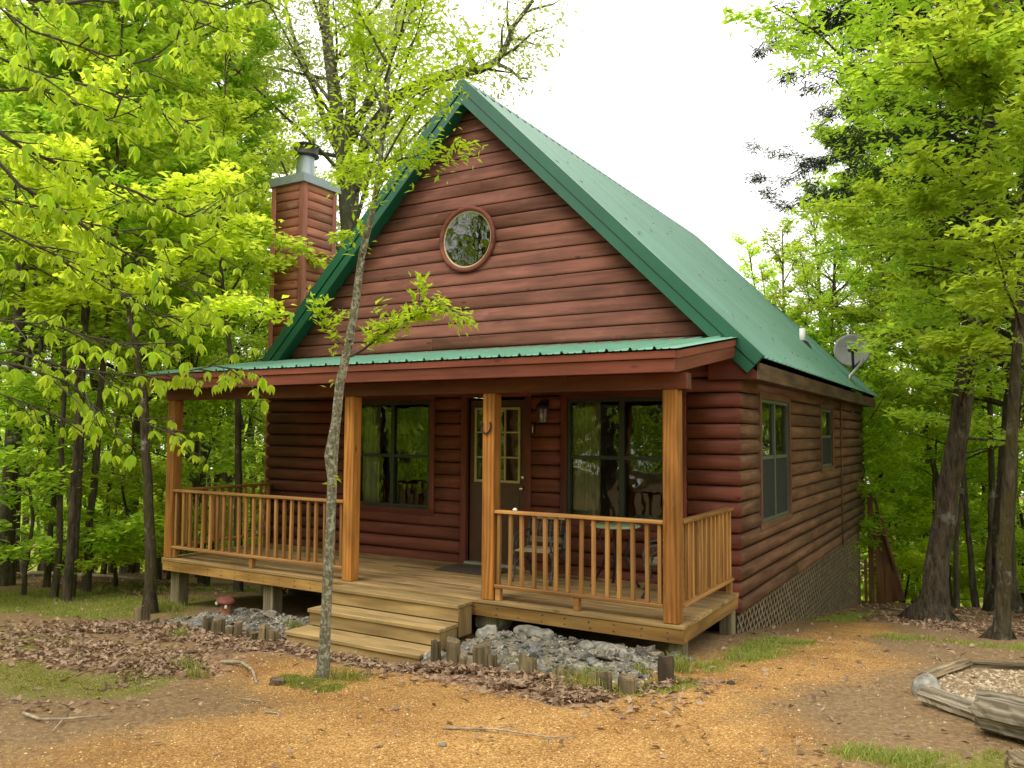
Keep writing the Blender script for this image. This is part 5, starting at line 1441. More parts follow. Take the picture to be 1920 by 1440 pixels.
def grow(seed, trunk, r0, nl, limb_len, z0f, elev, up, twigs, nleaf, leafL, leafW, leaf_mat, bark, zprof=None, flat=.5, tilt=.45, spread=.09, sides=8, az_bias=None, limb_r=.30, down=0.0, rtip=.12, flare=1.35, twig_len=.42, extra=None, prune=None):
    """Trunk polyline with limbs and flat leafy sprays. Returns the trunk mesh, the branch mesh and the leaf mesh."""
    rr = random.Random(seed)
    T = [Vector(p) for p in trunk]; n = len(T)
    if n < 14:                                             # finer trunk, with gentle wobble
        T2 = []
        for i in range(n - 1):
            for k in range(3): T2.append(T[i].lerp(T[i + 1], k / 3) + (Vector((rr.gauss(0, .012), rr.gauss(0, .012), 0)) if (i or k) else Vector()))
        T2.append(T[-1]); T = T2; n = len(T)
    rad = [r0 * (1 - (1 - rtip) * (i / (n - 1)) ** .9) * (1 + (flare - 1) * math.exp(-i * 1.1)) for i in range(n)]
    tm = MB()
    T0 = [T[0] - Vector((0, 0, .35))] + T; tm.tube(T0, [rad[0] * 1.15] + rad, sides, False)
    if sides >= 10:                                        # ridged, fluted bark and root flare
        fl_ = [rr.uniform(-1, 1) for _ in range(sides)]; rt_ = [max(0, rr.uniform(-.6, 1)) for _ in range(sides)]
        for i, p in enumerate(T0):
            zz = max(0, p.z - T[0].z)
            for k in range(sides):
                v = Vector(tm.V[i * sides + k]); q = 1 + .07 * fl_[k] + rr.uniform(-.035, .035) + .75 * rt_[k] * math.exp(-zz / (r0 * 1.1))
                tm.V[i * sides + k] = tuple(p + (v - p) * q)
    bm_ = MB(); lines = []
    H = T[-1].z - T[0].z
    limbs = []
    for i in range(nl):
        f = z0f + (1 - z0f) * ((i + .5 + rr.uniform(-.4, .4)) / nl)
        p, _ = along(T, min(.985, max(.02, f)))
        az = i * 2.399 + rr.uniform(-.5, .5)
        if az_bias is not None and rr.random() < az_bias[1]: az = az_bias[0] + rr.gauss(0, az_bias[2])
        pr = zprof(f) if zprof else (1 - .75 * max(0, (f - z0f) / (1 - z0f)) ** 1.3)
        L = limb_len * pr * rr.uniform(.7, 1.2)
        e = elev[0] + (elev[1] - elev[0]) * f + rr.gauss(0, .12)
        d = Vector((math.cos(az) * math.cos(e), math.sin(az) * math.cos(e), math.sin(e)))
        lp = polyline(p, d, L, 6, rr, .11, up)
        if prune:
            for _ in range(4):
                if prune(lp[-1].x - .3, lp[-1].y, lp[-1].z): L *= .55; lp = polyline(p, d, L, 6, rr, .11, up)
        k = min(int(f * (n - 1)), n - 1)
        limbs.append((lp, min(rad[k] * .7, r0 * limb_r * (.35 + .65 * L / limb_len)), L))
    if extra: limbs += [([Vector(p) for p in e_[0]], e_[1], e_[2]) for e_ in extra]
    for lp, r_, L in limbs:
        bm_.tube(lp, [r_ * (1 - .8 * j / (len(lp) - 1)) for j in range(len(lp))], 5, False)
        for j in range(len(lp) - 1):
            if j >= 2: lines.append((lp[j], lp[j + 1]))
        nt_ = max(3, int(twigs * (.5 + .5 * L / limb_len)))
        for k in range(nt_):
            t = .18 + .8 * (k + rr.random()) / nt_
            p, dd = along(lp, t); s_ = 1 if k % 2 else -1
            sd_ = dd.cross(Vector((0, 0, 1))); sd_ = sd_.normalized() if sd_.length > .1 else Vector((1, 0, 0))
            d = (dd * rr.uniform(.3, .9) + sd_ * s_ * rr.uniform(.5, 1) + Vector((0, 0, rr.gauss(.02, .18)))).normalized()
            tl = L * twig_len * rr.uniform(.5, 1.1) * (1.05 - .5 * t)
            tp = polyline(p, d, tl, 3, rr, .16, -.05)
            bm_.tube(tp, [r_ * .22, r_ * .16, r_ * .11, .002], 3, False)
            for j in range(3): lines.append((tp[j], tp[j + 1]))
            for q_ in range(3):
                p2, d2 = along(tp, rr.uniform(.3, 1)); d3 = (d2 + Vector((rr.gauss(0, .6), rr.gauss(0, .6), rr.gauss(0, .2)))).normalized()
                lines.append((p2, p2 + d3 * tl * rr.uniform(.2, .5)))
    V_, F_, ti = leaves_on(lines, nleaf, leafL, leafW, seed + 1, spread, flat, tilt=tilt, down=down)
    if prune:                                              # limbs cut back where they would brush the roof
        c_ = V_.reshape(-1, 4, 3).mean(1); k_ = ~prune(c_[:, 0], c_[:, 1], c_[:, 2]); ti = ti.reshape(-1, 2)[k_].ravel()
        V_ = V_.reshape(-1, 4, 3)[k_].reshape(-1, 3); m_ = int(k_.sum()); F_ = ((np.arange(m_) * 4)[:, None, None] + np.array([(0, 2, 1), (0, 3, 2)])[None]).reshape(-1, 3)
    def tom(name, mb_, mat):
        me = bpy.data.meshes.new(name); me.from_pydata(mb_.V, [], mb_.F); me.materials.append(mat)
        me.polygons.foreach_set('use_smooth', [True] * len(me.polygons)); me.update(); return me
    return tom('trunk', tm, bark), tom('branches', bm_, bark), np_mesh('crown', V_, F_, leaf_mat, ti)

def place(name, meshes, loc, label, cat, group=None, scale=1.0, rz=0.0, zs=1.0):
    t = tag(empty(name, loc, None, rz), label, cat, group); t.scale = (scale, scale, scale * zs)
    for nm, me in zip(('trunk', 'branches', 'crown'), meshes):
        if me is not None: inst(nm, me, t)
    return t
def rel(pts):
    o = Vector(pts[0]); return [tuple(Vector(p) - o) for p in pts], o

# woodland trees: a few kinds, each copied many times
def straight(H, seed, lean=.03):
    rr = random.Random(seed); return [(rr.gauss(0, .05) * i + lean * i * rr.choice((-1, 1)) * .3, rr.gauss(0, .05) * i, H * i / 7) for i in range(8)]
proto = [grow(31, straight(15, 1), .17, 30, 3.3, .34, (.05, .8), .25, 8, 9500, (.08, .20), (.45, .62), M['leaf_forest'], M['bark']),
         grow(32, straight(17, 2), .20, 30, 3.6, .34, (.1, .9), .3, 8, 10000, (.10, .17), (.45, .62), M['leaf_forest'], M['bark_brown']),
         grow(33, straight(13, 3), .13, 28, 2.9, .26, (.0, .7), .15, 8, 12000, (.10, .16), (.45, .62), M['leaf_under'], M['bark']),
         grow(34, straight(16, 4), .22, 32, 4.0, .30, (.1, .9), .2, 8, 10500, (.11, .18), (.4, .6), M['leaf_forest'], M['bark_moss'])]
slim = [grow(36, straight(14, 8), .075, 18, 2.0, .55, (.1, .9), .2, 6, 5000, (.11, .18), (.45, .62), M['leaf_forest'], M['bark']),
        grow(37, straight(12, 9, .09), .055, 16, 1.8, .5, (.1, .9), .2, 6, 4500, (.11, .18), (.45, .62), M['leaf_under'], M['bark']),
        grow(38, straight(15, 10, .05), .10, 20, 2.3, .6, (.1, .9), .2, 6, 6000, (.11, .18), (.45, .62), M['leaf_forest'], M['bark_moss'])]
under = [grow(41, straight(5.5, 5), .045, 22, 2.0, .10, (.1, .8), .1, 6, 7000, (.07, .17), (.45, .65), M['leaf_under'], M['bark'], twig_len=.5),
         grow(42, straight(4.0, 6), .035, 20, 1.7, .06, (.15, .8), .1, 6, 6500, (.07, .17), (.45, .65), M['leaf_under'], M['bark'], twig_len=.5),
         grow(43, straight(7.0, 7), .06, 24, 2.2, .14, (.0, .8), .1, 6, 8000, (.07, .17), (.42, .6), M['leaf_forest'], M['bark'], twig_len=.5)]
FOREST = [
(0, 2, -4.3, 17.1, 0.90, 1.2, 'b'), (0, 0, -2.8, 15.4, 0.74, 0.7, 'b'), (0, 3, -2.1, 16.5, 0.77, 0.1, 'b'), (0, 1, -1.0, 14.7, 0.72, 5.9, 'b'),
    (0, 2, -2.6, 12.4, 0.65, 6.0, 'b'), (0, 2, -1.5, 11.6, 0.65, 0.2, 'b'), (0, 0, -0.6, 10.7, 0.57, 5.2, 'b'), (0, 1, -1.1, 24.7, 1.04, 3.6, 'b'),
    (0, 0, 0.7, 23.9, 1.00, 1.3, 'b'), (0, 2, 2.2, 26.9, 1.32, 5.5, 'r'), (1, 2, -1.7, 10.5, 0.99, 0.7, 'b'), (1, 2, -0.7, 9.7, 0.87, 4.0, 'b'),
    (1, 2, -0.7, 13.7, 0.97, 4.2, 'b'), (1, 1, 0.0, 12.8, 1.20, 4.3, 'b'), (1, 2, 1.1, 16.9, 1.13, 1.5, 'b'), (1, 2, 2.3, 14.9, 0.88, 0.9, 'r'),
    (1, 2, 3.0, 15.9, 1.09, 3.9, 'r'), (1, 0, 0.3, 14.8, 0.68, 1.8, 'b'), (1, 1, 1.5, 15.9, 1.07, 3.8, 'r'), (1, 0, 2.5, 13.9, 0.72, 4.6, 'r'),
    (1, 2, 0.3, 19.9, 1.11, 0.2, 'b'), (1, 2, -1.0, 20.7, 1.28, 4.5, 'b'), (1, 0, 1.8, 20.9, 1.22, 6.1, 'r'), (1, 1, -10.3, -2.1, 1.05, 2.5, 'l'),
    (1, 0, -10.0, -0.8, 0.74, 3.6, 'l'), (1, 0, -9.6, 0.7, 0.76, 2.0, 'l'), (1, 2, -13.5, -0.7, 0.49, 5.5, 'l'), (1, 2, -13.5, 1.2, 0.44, 1.4, 'l'),
    (1, 0, -13.2, 3.4, 0.66, 0.6, 'l'), (1, 2, -11.8, 3.5, 0.75, 3.1, 'l'), (0, 3, -15.7, 5.0, 0.69, 2.8, 'l'), (0, 0, -16.7, 7.0, 1.08, 3.5, 'l'),
    (0, 2, -17.7, 8.9, 1.23, 1.3, 'l'), (0, 3, -14.9, 2.8, 0.81, 5.8, 'l'), (0, 0, -14.8, 1.0, 0.88, 3.3, 'l'), (0, 1, -17.0, 1.1, 0.80, 2.4, 'l'),
    (0, 1, -18.5, 11.0, 0.87, 4.6, 'l'), (0, 1, -18.4, 6.5, 1.10, 0.2, 'l'), (0, 0, -19.8, 13.9, 1.08, 5.7, 'l'), (0, 2, -15.2, 7.1, 0.81, 5.2, 'l'),
    (1, 2, 6.2, 30.4, 1.13, 1.6, 'r'), (1, 0, 13.6, 22.5, 1.12, 2.8, 'r'), (0, 1, -38.3, -18.1, 0.90, 0.2, 'n'), (0, 0, 13.3, 41.3, 0.81, 4.9, 'r'),
    (0, 0, -28.3, -10.9, 0.83, 6.0, 'n'), (1, 1, 11.0, 7.3, 0.96, 3.7, 'r'), (1, 0, 7.5, 11.5, 1.27, 6.1, 'r'), (1, 1, 27.2, 16.0, 0.81, 2.9, 'r'),
    (0, 2, 16.0, 13.3, 0.87, 5.4, 'r'), (1, 1, -19.5, -20.8, 0.83, 5.2, 'n'), (1, 0, -20.5, 6.1, 1.04, 5.7, 'l'), (1, 0, -26.9, -19.6, 1.27, 2.8, 'n'),
    (1, 1, -17.9, 12.6, 0.98, 3.2, 'l'), (0, 3, -40.9, -18.4, 0.89, 0.2, 'n'), (1, 0, -11.6, 18.3, 1.09, 5.9, 'b'), (0, 3, -34.7, 17.7, 1.13, 0.5, 'l'),
    (1, 0, -11.5, 5.5, 0.97, 3.6, 'l'), (0, 2, -20.7, 40.2, 0.87, 3.7, 'b'), (1, 0, -13.0, 15.4, 1.29, 1.1, 'l'), (0, 2, -23.5, 16.5, 1.08, 2.2, 'l'),
    (0, 1, -31.2, -28.5, 0.80, 1.9, 'n'), (0, 1, -33.5, -16.5, 0.77, 0.1, 'n'), (1, 2, -21.8, -6.3, 1.23, 2.5, 'l'), (0, 2, -34.2, 33.3, 0.94, 2.4, 'l'),
    (1, 2, 16.5, 9.1, 1.27, 4.5, 'r'), (0, 2, -40.8, -8.1, 0.78, 4.3, 'l'), (1, 1, -1.8, 28.9, 1.18, 5.9, 'b'), (1, 2, -33.9, 7.6, 0.89, 5.4, 'l'),
    (1, 1, -26.5, -5.7, 0.94, 1.6, 'l'), (1, 2, -6.0, 22.9, 1.13, 3.8, 'b'), (1, 0, -30.7, -5.4, 1.12, 4.3, 'l'), (1, 1, -20.2, 9.4, 1.23, 4.9, 'l'),
    (1, 2, -16.0, 31.1, 1.11, 0.9, 'b'), (1, 0, -7.8, 19.4, 1.01, 2.1, 'b'), (0, 1, -5.4, 39.5, 0.81, 3.8, 'b'), (1, 2, -11.5, -4.3, 0.80, 2.0, 'l'),
    (0, 2, -13.1, 42.6, 0.95, 5.7, 'b'), (1, 1, -22.5, 7.6, 1.26, 2.6, 'l'), (1, 0, 11.6, 10.6, 1.05, 4.4, 'r'), (0, 3, 6.0, 40.2, 0.99, 0.4, 'r'),
    (1, 2, -3.9, 25.5, 1.25, 5.6, 'b'), (1, 2, -23.1, 11.5, 0.87, 6.0, 'l'), (1, 0, -29.8, -14.1, 0.81, 6.0, 'n'), (0, 3, -6.3, 34.8, 0.94, 2.1, 'b'),
    (1, 1, 4.3, 33.4, 1.22, 5.2, 'r'), (0, 3, -27.0, 22.8, 1.11, 6.1, 'l'), (1, 1, -9.6, 10.9, 1.29, 0.7, 'l'), (1, 0, -22.5, 18.1, 0.83, 0.5, 'l'),
    (1, 2, 5.9, 14.2, 1.27, 4.1, 'r'), (0, 1, 4.7, 47.2, 0.99, 6.1, 'r'), (1, 0, -22.1, -4.8, 1.08, 0.2, 'l'), (0, 1, -26.2, -10.8, 0.75, 5.2, 'n'),
    (1, 1, -8.0, 17.7, 1.26, 4.1, 'b'), (0, 1, -6.6, 28.3, 0.85, 2.9, 'b'), (0, 1, -20.6, 31.6, 1.10, 0.9, 'b'), (1, 0, -9.8, 4.9, 0.85, 3.1, 'l'),
    (1, 2, -14.6, -4.8, 1.05, 3.1, 'l'), (0, 3, -32.9, 15.6, 1.13, 1.2, 'l'), (1, 0, -15.5, -11.7, 1.17, 5.6, 'n'), (1, 1, -11.6, -7.6, 1.13, 4.6, 'l'),
    (0, 3, 33.2, 26.8, 0.79, 1.0, 'r'), (0, 2, 12.4, 16.0, 0.79, 3.9, 'r'), (0, 1, -36.9, 12.3, 1.04, 3.7, 'l'), (0, 3, -42.6, 20.9, 0.89, 5.8, 'l'),
    (0, 0, -36.7, -7.6, 1.01, 6.1, 'l'), (0, 0, 18.0, 10.8, 0.93, 5.5, 'r'), (0, 2, -32.6, -7.2, 1.13, 0.3, 'l'), (1, 0, -35.4, 0.6, 1.27, 2.6, 'l'),
    (1, 1, -18.3, 22.4, 1.06, 1.0, 'l'), (0, 3, -20.8, 44.0, 0.79, 4.7, 'b'), (1, 0, -9.8, 8.2, 0.94, 0.5, 'l'), (1, 1, -26.2, 2.1, 1.24, 5.1, 'l'),
    (0, 2, -16.3, 36.5, 0.82, 3.8, 'b'), (1, 0, -24.0, 2.9, 0.92, 4.0, 'l'), (1, 0, -24.4, 0.4, 1.02, 5.9, 'l'), (0, 3, -13.7, 45.1, 1.02, 5.4, 'b'),
    (0, 2, -34.1, -24.9, 0.81, 4.5, 'n'), (0, 1, -25.6, 32.3, 0.91, 3.9, 'b'), (1, 0, -6.9, 30.4, 0.96, 3.4, 'b'), (1, 1, -1.6, 34.5, 0.98, 3.2, 'b'),
    (1, 1, -0.6, 30.3, 0.94, 0.2, 'b'), (1, 1, 17.5, 23.5, 0.95, 1.2, 'r'), (0, 1, -1.2, 46.6, 1.11, 4.3, 'b'), (0, 2, -27.3, 16.5, 0.85, 2.6, 'l'),
    (0, 1, -37.1, -24.2, 0.84, 2.8, 'n'), (1, 0, -18.7, 15.2, 0.95, 5.2, 'l'), (1, 0, -5.7, 17.8, 1.01, 2.4, 'b'), (1, 2, -5.5, 14.7, 0.97, 4.5, 'b'),
    (0, 1, -27.4, 31.4, 1.02, 5.0, 'l'), (0, 2, -13.9, 35.3, 1.08, 5.2, 'b'), (0, 2, -31.6, 33.6, 0.80, 1.5, 'l'), (1, 1, -23.5, -23.4, 1.18, 3.8, 'n'),
    (0, 1, 28.2, 34.1, 0.83, 2.9, 'r'), (0, 3, -29.9, -1.4, 1.07, 3.6, 'l'), (1, 0, 9.2, 29.8, 0.84, 0.5, 'r'), (0, 3, -23.0, 29.7, 0.80, 1.2, 'b'),
    (1, 0, 10.0, 10.6, 0.81, 1.5, 'r'), (0, 2, -32.9, -19.5, 0.88, 4.9, 'n'), (1, 1, 11.4, 12.6, 1.28, 4.9, 'r'), (0, 0, -46.5, 11.1, 1.01, 2.4, 'l'),
    (1, 0, -11.1, 0.8, 1.26, 3.8, 'l'), (0, 0, -11.9, 27.3, 0.80, 2.7, 'b'), (0, 2, -38.3, 20.6, 0.94, 3.3, 'l'), (1, 0, -11.1, 33.6, 1.10, 1.7, 'b'),
    (0, 0, 19.0, 19.3, 0.75, 2.1, 'r'), (0, 3, 14.9, 19.5, 0.80, 5.9, 'r'), (1, 0, -8.9, 34.9, 1.07, 5.5, 'b'), (1, 2, 2.8, 34.3, 0.85, 0.8, 'r'),
    (1, 0, 20.9, 22.3, 1.28, 0.7, 'r'), (0, 2, -33.8, 5.1, 0.85, 5.4, 'l'), (1, 2, -12.2, -11.5, 1.13, 2.7, 'n'), (1, 1, -23.5, 13.7, 0.96, 4.0, 'l'),
    (0, 0, -22.5, 22.6, 1.01, 3.7, 'l'), (0, 0, 18.8, 15.1, 0.81, 3.7, 'r'), (1, 0, -11.6, 14.6, 1.08, 5.6, 'l'), (1, 1, -26.9, 20.7, 0.95, 1.0, 'l'),
    (0, 0, 24.8, 16.1, 0.88, 5.3, 'r'), (0, 3, -14.1, 39.1, 0.82, 1.6, 'b'), (0, 2, 26.7, 29.3, 1.04, 0.5, 'r'), (0, 3, 28.5, 17.8, 0.92, 1.8, 'r'),
    (0, 0, -32.7, 10.9, 0.94, 3.2, 'l'), (1, 1, 7.3, 5.6, 0.86, 5.0, 'r'), (1, 0, -14.3, 14.0, 0.90, 3.6, 'l'), (1, 0, 7.2, 17.3, 0.95, 6.0, 'r'),
    (0, 0, -36.6, 3.1, 0.80, 1.2, 'l'), (0, 0, -29.8, 2.4, 0.97, 2.4, 'l'), (0, 0, -23.5, 38.3, 0.81, 3.6, 'b'), (1, 1, -16.6, -17.4, 1.22, 3.7, 'n'),
    (0, 3, 26.8, 36.4, 1.01, 4.3, 'r'), (1, 2, -6.2, 24.8, 0.90, 3.1, 'b'), (1, 0, -24.8, 22.6, 1.15, 0.6, 'l'), (0, 0, 17.4, 27.8, 1.10, 4.8, 'r'),
    (0, 1, 20.8, 26.5, 0.90, 4.9, 'r'), (0, 0, -30.1, 21.2, 0.87, 0.4, 'l'), (0, 3, -6.8, 43.9, 0.84, 5.0, 'b'), (0, 1, -26.2, 18.3, 0.78, 0.0, 'l'),
    (0, 1, -25.9, 26.0, 1.14, 4.2, 'l'), (0, 3, -41.3, 18.0, 0.82, 3.9, 'l'), (0, 0, 28.3, 19.9, 0.86, 1.8, 'r'), (0, 2, -29.2, 9.8, 0.86, 0.6, 'l'),
    (0, 3, -12.1, 39.4, 1.00, 1.6, 'b'), (0, 1, -38.3, 28.7, 1.06, 3.9, 'l'), (0, 1, -38.9, -12.7, 1.13, 3.3, 'n'), (0, 3, 19.2, 32.6, 0.93, 5.0, 'r'),
    (0, 1, -36.0, -18.9, 0.97, 1.1, 'n'), (0, 3, -25.2, -27.5, 0.81, 3.8, 'n'), (0, 2, -31.5, 28.8, 0.94, 1.9, 'l'), (0, 2, 7.6, 43.9, 1.01, 0.3, 'r'),
    (0, 0, -40.4, -2.0, 0.89, 1.2, 'l'), (0, 1, -1.2, 42.9, 0.90, 0.7, 'b'), (2, 1, -11.1, -1.3, 0.90, 1.0, 'l'), (2, 1, -18.3, 2.7, 1.14, 0.2, 'l'),
    (2, 0, -20.4, 7.7, 1.08, 6.1, 'l'), (2, 1, -19.6, 2.1, 1.04, 2.2, 'l'), (2, 2, 2.9, 20.6, 0.93, 4.7, 'r'), (2, 0, -0.1, 22.6, 1.04, 2.6, 'b'),
    (2, 0, 0.7, 17.8, 1.01, 3.2, 'b'), (2, 2, -17.7, 1.7, 0.94, 1.6, 'l'), (2, 0, -15.7, 0.6, 0.88, 5.9, 'l'), (2, 2, -16.9, 2.0, 0.93, 1.3, 'l'),
    (2, 0, -15.7, 6.2, 1.04, 6.0, 'l'), (2, 1, -16.8, 5.5, 0.95, 4.8, 'l'), (2, 2, -13.9, 4.3, 1.14, 5.4, 'l'), (2, 1, -21.7, 5.6, 1.15, 0.6, 'l'),
    (2, 1, -23.0, 5.2, 0.95, 6.1, 'l'), (2, 1, -20.1, 5.3, 0.88, 4.0, 'l'), (2, 1, -14.9, -0.4, 0.97, 3.6, 'l'), (2, 0, -23.0, 6.3, 0.97, 3.5, 'l'),
    (2, 2, -11.6, 1.5, 0.97, 2.8, 'l'), (2, 0, -20.5, 2.5, 0.85, 5.9, 'l'), (2, 0, -13.7, 0.3, 1.14, 6.1, 'l'), (2, 0, 1.5, 22.8, 1.14, 5.9, 'r'),
    (2, 2, -22.3, 4.1, 0.96, 0.9, 'l'), (2, 2, 3.2, 17.6, 1.10, 3.3, 'r'), (2, 0, 0.9, 19.0, 1.01, 4.3, 'b'), (2, 0, -14.6, 3.6, 1.15, 1.1, 'l'),
    (2, 1, -14.4, 2.0, 1.01, 5.5, 'l'), (2, 0, -16.0, 2.2, 1.03, 4.7, 'l'), (2, 2, 2.2, 16.7, 1.11, 0.7, 'r'), (2, 2, -16.6, 2.9, 0.90, 1.8, 'l'),
    (2, 2, -12.3, 2.7, 0.93, 4.2, 'l'), (2, 2, -21.3, 9.0, 1.12, 5.5, 'l'), (2, 1, -18.2, 5.6, 1.05, 6.2, 'l'), (2, 0, 1.4, 13.8, 1.13, 1.7, 'b'),
    (2, 2, 0.3, 21.5, 1.13, 5.2, 'b'), (2, 1, -13.3, 2.4, 0.83, 3.6, 'l'), (2, 1, -19.5, 6.6, 0.89, 2.2, 'l'), (2, 2, -19.7, 10.2, 0.83, 1.5, 'l'),
    (2, 1, -14.3, 5.4, 0.98, 0.7, 'l'), (2, 2, 3.0, 19.2, 0.83, 0.2, 'r'), (2, 0, -0.1, 18.6, 1.09, 2.7, 'b'), (2, 0, -23.9, 4.3, 0.93, 0.7, 'l'),
    (2, 0, -19.0, 8.4, 1.03, 1.3, 'l'), (2, 0, -18.6, 7.6, 1.08, 2.0, 'l'), (2, 2, -0.3, 15.6, 1.04, 0.8, 'b'), (2, 2, -0.2, 16.6, 1.06, 1.3, 'b'),
    (0, 1, 9.6, -27.7, 0.83, 1.6, 'n'), (0, 1, 4.5, -29.9, 0.96, 6.0, 'n'), (0, 0, 8.5, -23.7, 1.05, 2.6, 'n'), (0, 3, 3.6, -24.4, 0.95, 3.8, 'n'),
    (0, 0, -2.1, -21.5, 0.81, 3.4, 'n'), (0, 0, -12.9, -25.9, 0.92, 6.0, 'n'), (0, 1, -9.8, -24.5, 0.97, 5.1, 'n'), (0, 3, 17.3, -29.5, 1.10, 5.7, 'n'),
    (0, 1, 4.5, -19.8, 0.94, 5.4, 'n'), (0, 0, 18.2, -22.7, 1.05, 4.6, 'n'), (0, 0, 0.6, -25.4, 1.02, 5.4, 'n'), (0, 2, -0.4, -29.5, 0.93, 2.1, 'n'),
    (0, 0, 12.3, -31.2, 0.98, 3.8, 'n'), (0, 0, -8.8, -30.5, 0.99, 2.1, 'n'), (1, 0, -9.7, -18.6, 1.19, 5.7, 'n'), (1, 1, 15.8, -17.9, 1.19, 1.7, 'n'),
    (1, 1, -4.7, -19.0, 0.94, 6.2, 'n'), (1, 0, 14.2, -20.0, 1.27, 1.5, 'n'), (1, 1, -6.9, -22.1, 1.01, 2.1, 'n'), (1, 1, -0.9, -23.6, 1.26, 4.6, 'n'),
    (1, 0, 7.6, -17.2, 1.07, 3.5, 'n'), (1, 1, -1.2, -18.6, 1.03, 1.3, 'n'), (1, 0, 11.5, -23.7, 1.04, 0.8, 'n'), (1, 0, 4.4, -17.4, 0.93, 5.4, 'n'),
    (1, 0, 13.5, -17.7, 1.29, 1.3, 'n'), (1, 0, 8.6, -20.9, 0.92, 3.2, 'n'), (1, 2, -10.9, -22.8, 1.24, 5.2, 'n'), (1, 1, 6.0, -22.8, 1.25, 3.0, 'n'),
    (1, 1, -6.9, -17.3, 0.96, 3.0, 'n'), (1, 2, 2.6, -22.3, 0.98, 1.0, 'n'), (1, 1, -3.9, -23.5, 0.97, 5.8, 'n'), (1, 2, 2.1, -19.1, 1.27, 3.7, 'n'),
    (1, 1, 12.6, -21.8, 1.29, 4.1, 'n'), (1, 1, 16.0, -21.9, 1.17, 2.4, 'n'), (0, 1, -16.5, -14.7, 0.89, 4.4, 'n'), (0, 1, -14.8, -29.7, 0.92, 2.3, 'n'),
    (0, 2, -14.3, -19.6, 0.93, 1.1, 'n'), (0, 0, -19.5, -25.4, 1.12, 2.2, 'n'), (0, 3, -22.2, -18.5, 1.13, 4.7, 'n'), (0, 3, -26.0, -24.6, 0.97, 5.4, 'n'),
    (0, 2, -22.2, -14.4, 0.92, 3.2, 'n'), (0, 3, -19.3, -15.8, 0.94, 4.1, 'n'), (0, 1, -12.7, -14.5, 0.92, 5.8, 'n'), (1, 2, -13.0, -23.8, 1.20, 4.0, 'n'),
    (1, 1, -14.2, -16.1, 1.20, 6.1, 'n'), (1, 2, -21.9, -11.8, 1.12, 1.6, 'n'), (1, 2, -10.7, -16.1, 1.24, 5.4, 'n'), (1, 2, -17.3, -22.7, 1.12, 4.7, 'n'),
    (1, 0, -19.6, -13.1, 1.23, 3.5, 'n'), (1, 2, -12.1, -20.5, 0.99, 3.7, 'n')
]
G_LAB = {'l': ('tall slender woodland tree in the wood left of the cabin', 'trees in the wood left of the cabin'),
         'b': ('tall woodland tree on the slope behind the cabin', 'trees on the slope behind the cabin'),
         'r': ('tall woodland tree on the slope right of the cabin', 'trees on the slope right of the cabin'),
         'n': ('woodland tree across the drive facing the cabin', 'trees across the drive')}
U_LAB = {'l': ('leafy young tree low in the wood left of the cabin', 'young trees in the wood left of the cabin'),
         'b': ('leafy young tree on the slope behind the cabin', 'young trees on the slope behind the cabin'),
         'r': ('leafy young tree on the slope right of the cabin', 'young trees on the slope right of the cabin'),
         'n': ('leafy young tree across the drive', 'young trees across the drive')}
S_LAB = {'l': ('thin dark trunk among many in the wood left of the cabin', 'thin trunks in the wood left of the cabin'),
         'r': ('thin dark trunk on the slope right of the cabin', 'thin trunks on the slope right of the cabin'),
         'b': ('thin dark trunk behind the cabin', 'thin trunks behind the cabin')}
for kind, k, x, y, s, rz, side in FOREST:
    ms = (proto, under, slim)[kind][k]
    lab, grp = (G_LAB, U_LAB, S_LAB)[kind][side]
    place(('woodland_tree', 'young_tree', 'slim_tree')[kind], ms, (x, y, ground_z(x, y) - .05), lab, 'tree', grp, s, rz, 1.0)

# trunks one can tell apart at the wood's edge on the left
def edge_tree(name, base, top, H, r, bark, seed, label, limb=2.4, z0=.42, nleaf=9000, bend=0.0):
    b = Vector(base); tdir = Vector(top)
    tr = [tuple(tdir * (i / 7) + Vector((bend * math.sin(i * .9 + seed), bend * math.cos(i * 1.3 + seed), H * i / 7))) if i else (0, 0, 0) for i in range(8)]
    ms = grow(seed, tr, r * .8, 20, limb, z0, (.05, .8), .2, 7, nleaf, (.10, .16), (.45, .62), M['leaf_forest'], bark, flare=1.25)
    return place(name, ms, b, label, 'tree')
E1 = lambda x, y: (x, y, ground_z(x, y))
t280 = [(-6.885, -2.38, -.62), (-6.951, -2.38, .404), (-7.051, -2.38, 1.431), (-7.172, -2.38, 2.2), (-7.351, -2.38, 2.772), (-7.559, -2.38, 3.361), (-7.735, -2.38, 3.961), (-7.938, -2.38, 4.728), (-8.2, -2.2, 6.2), (-8.4, -2.1, 8.5), (-8.5, -2.0, 11.0)]
tr_, o_ = rel(t280)
place('slim_tree', grow(51, tr_, .070, 18, 2.3, .42, (.1, .7), .1, 7, 8500, (.10, .16), (.45, .62), M['leaf_under'], M['bark_moss'], sides=10, flare=1.2), o_, 'slim leaning tree with lichen patches beside the left porch post', 'tree')
t445 = [(-7.945, -.04, -.85), (-8.016, -.04, .945), (-8.094, -.04, 2.234), (-8.401, -.04, 3.473), (-8.574, -.04, 4.471), (-8.8, .1, 6.5), (-8.9, .2, 9)]
tr_, o_ = rel(t445)
place('slim_tree', grow(52, tr_, .072, 16, 2.0, .55, (.1, .7), .1, 6, 6000, (.10, .16), (.45, .62), M['leaf_under'], M['bark'], flare=1.2), o_, 'crooked dark tree seen through the left side of the porch', 'tree')
edge_tree('slim_tree', E1(-10.1, 1.0), (-1.6, .4, 0), 9, .085, M['bark'], 53, 'thin dark tree leaning left behind the porch corner', bend=.05)
edge_tree('woodland_tree', E1(-12.0, -1.5), (.2, 0, 0), 13, .17, M['bark'], 54, 'thick dark tree at the far left edge of the photo', 3.0, .3)
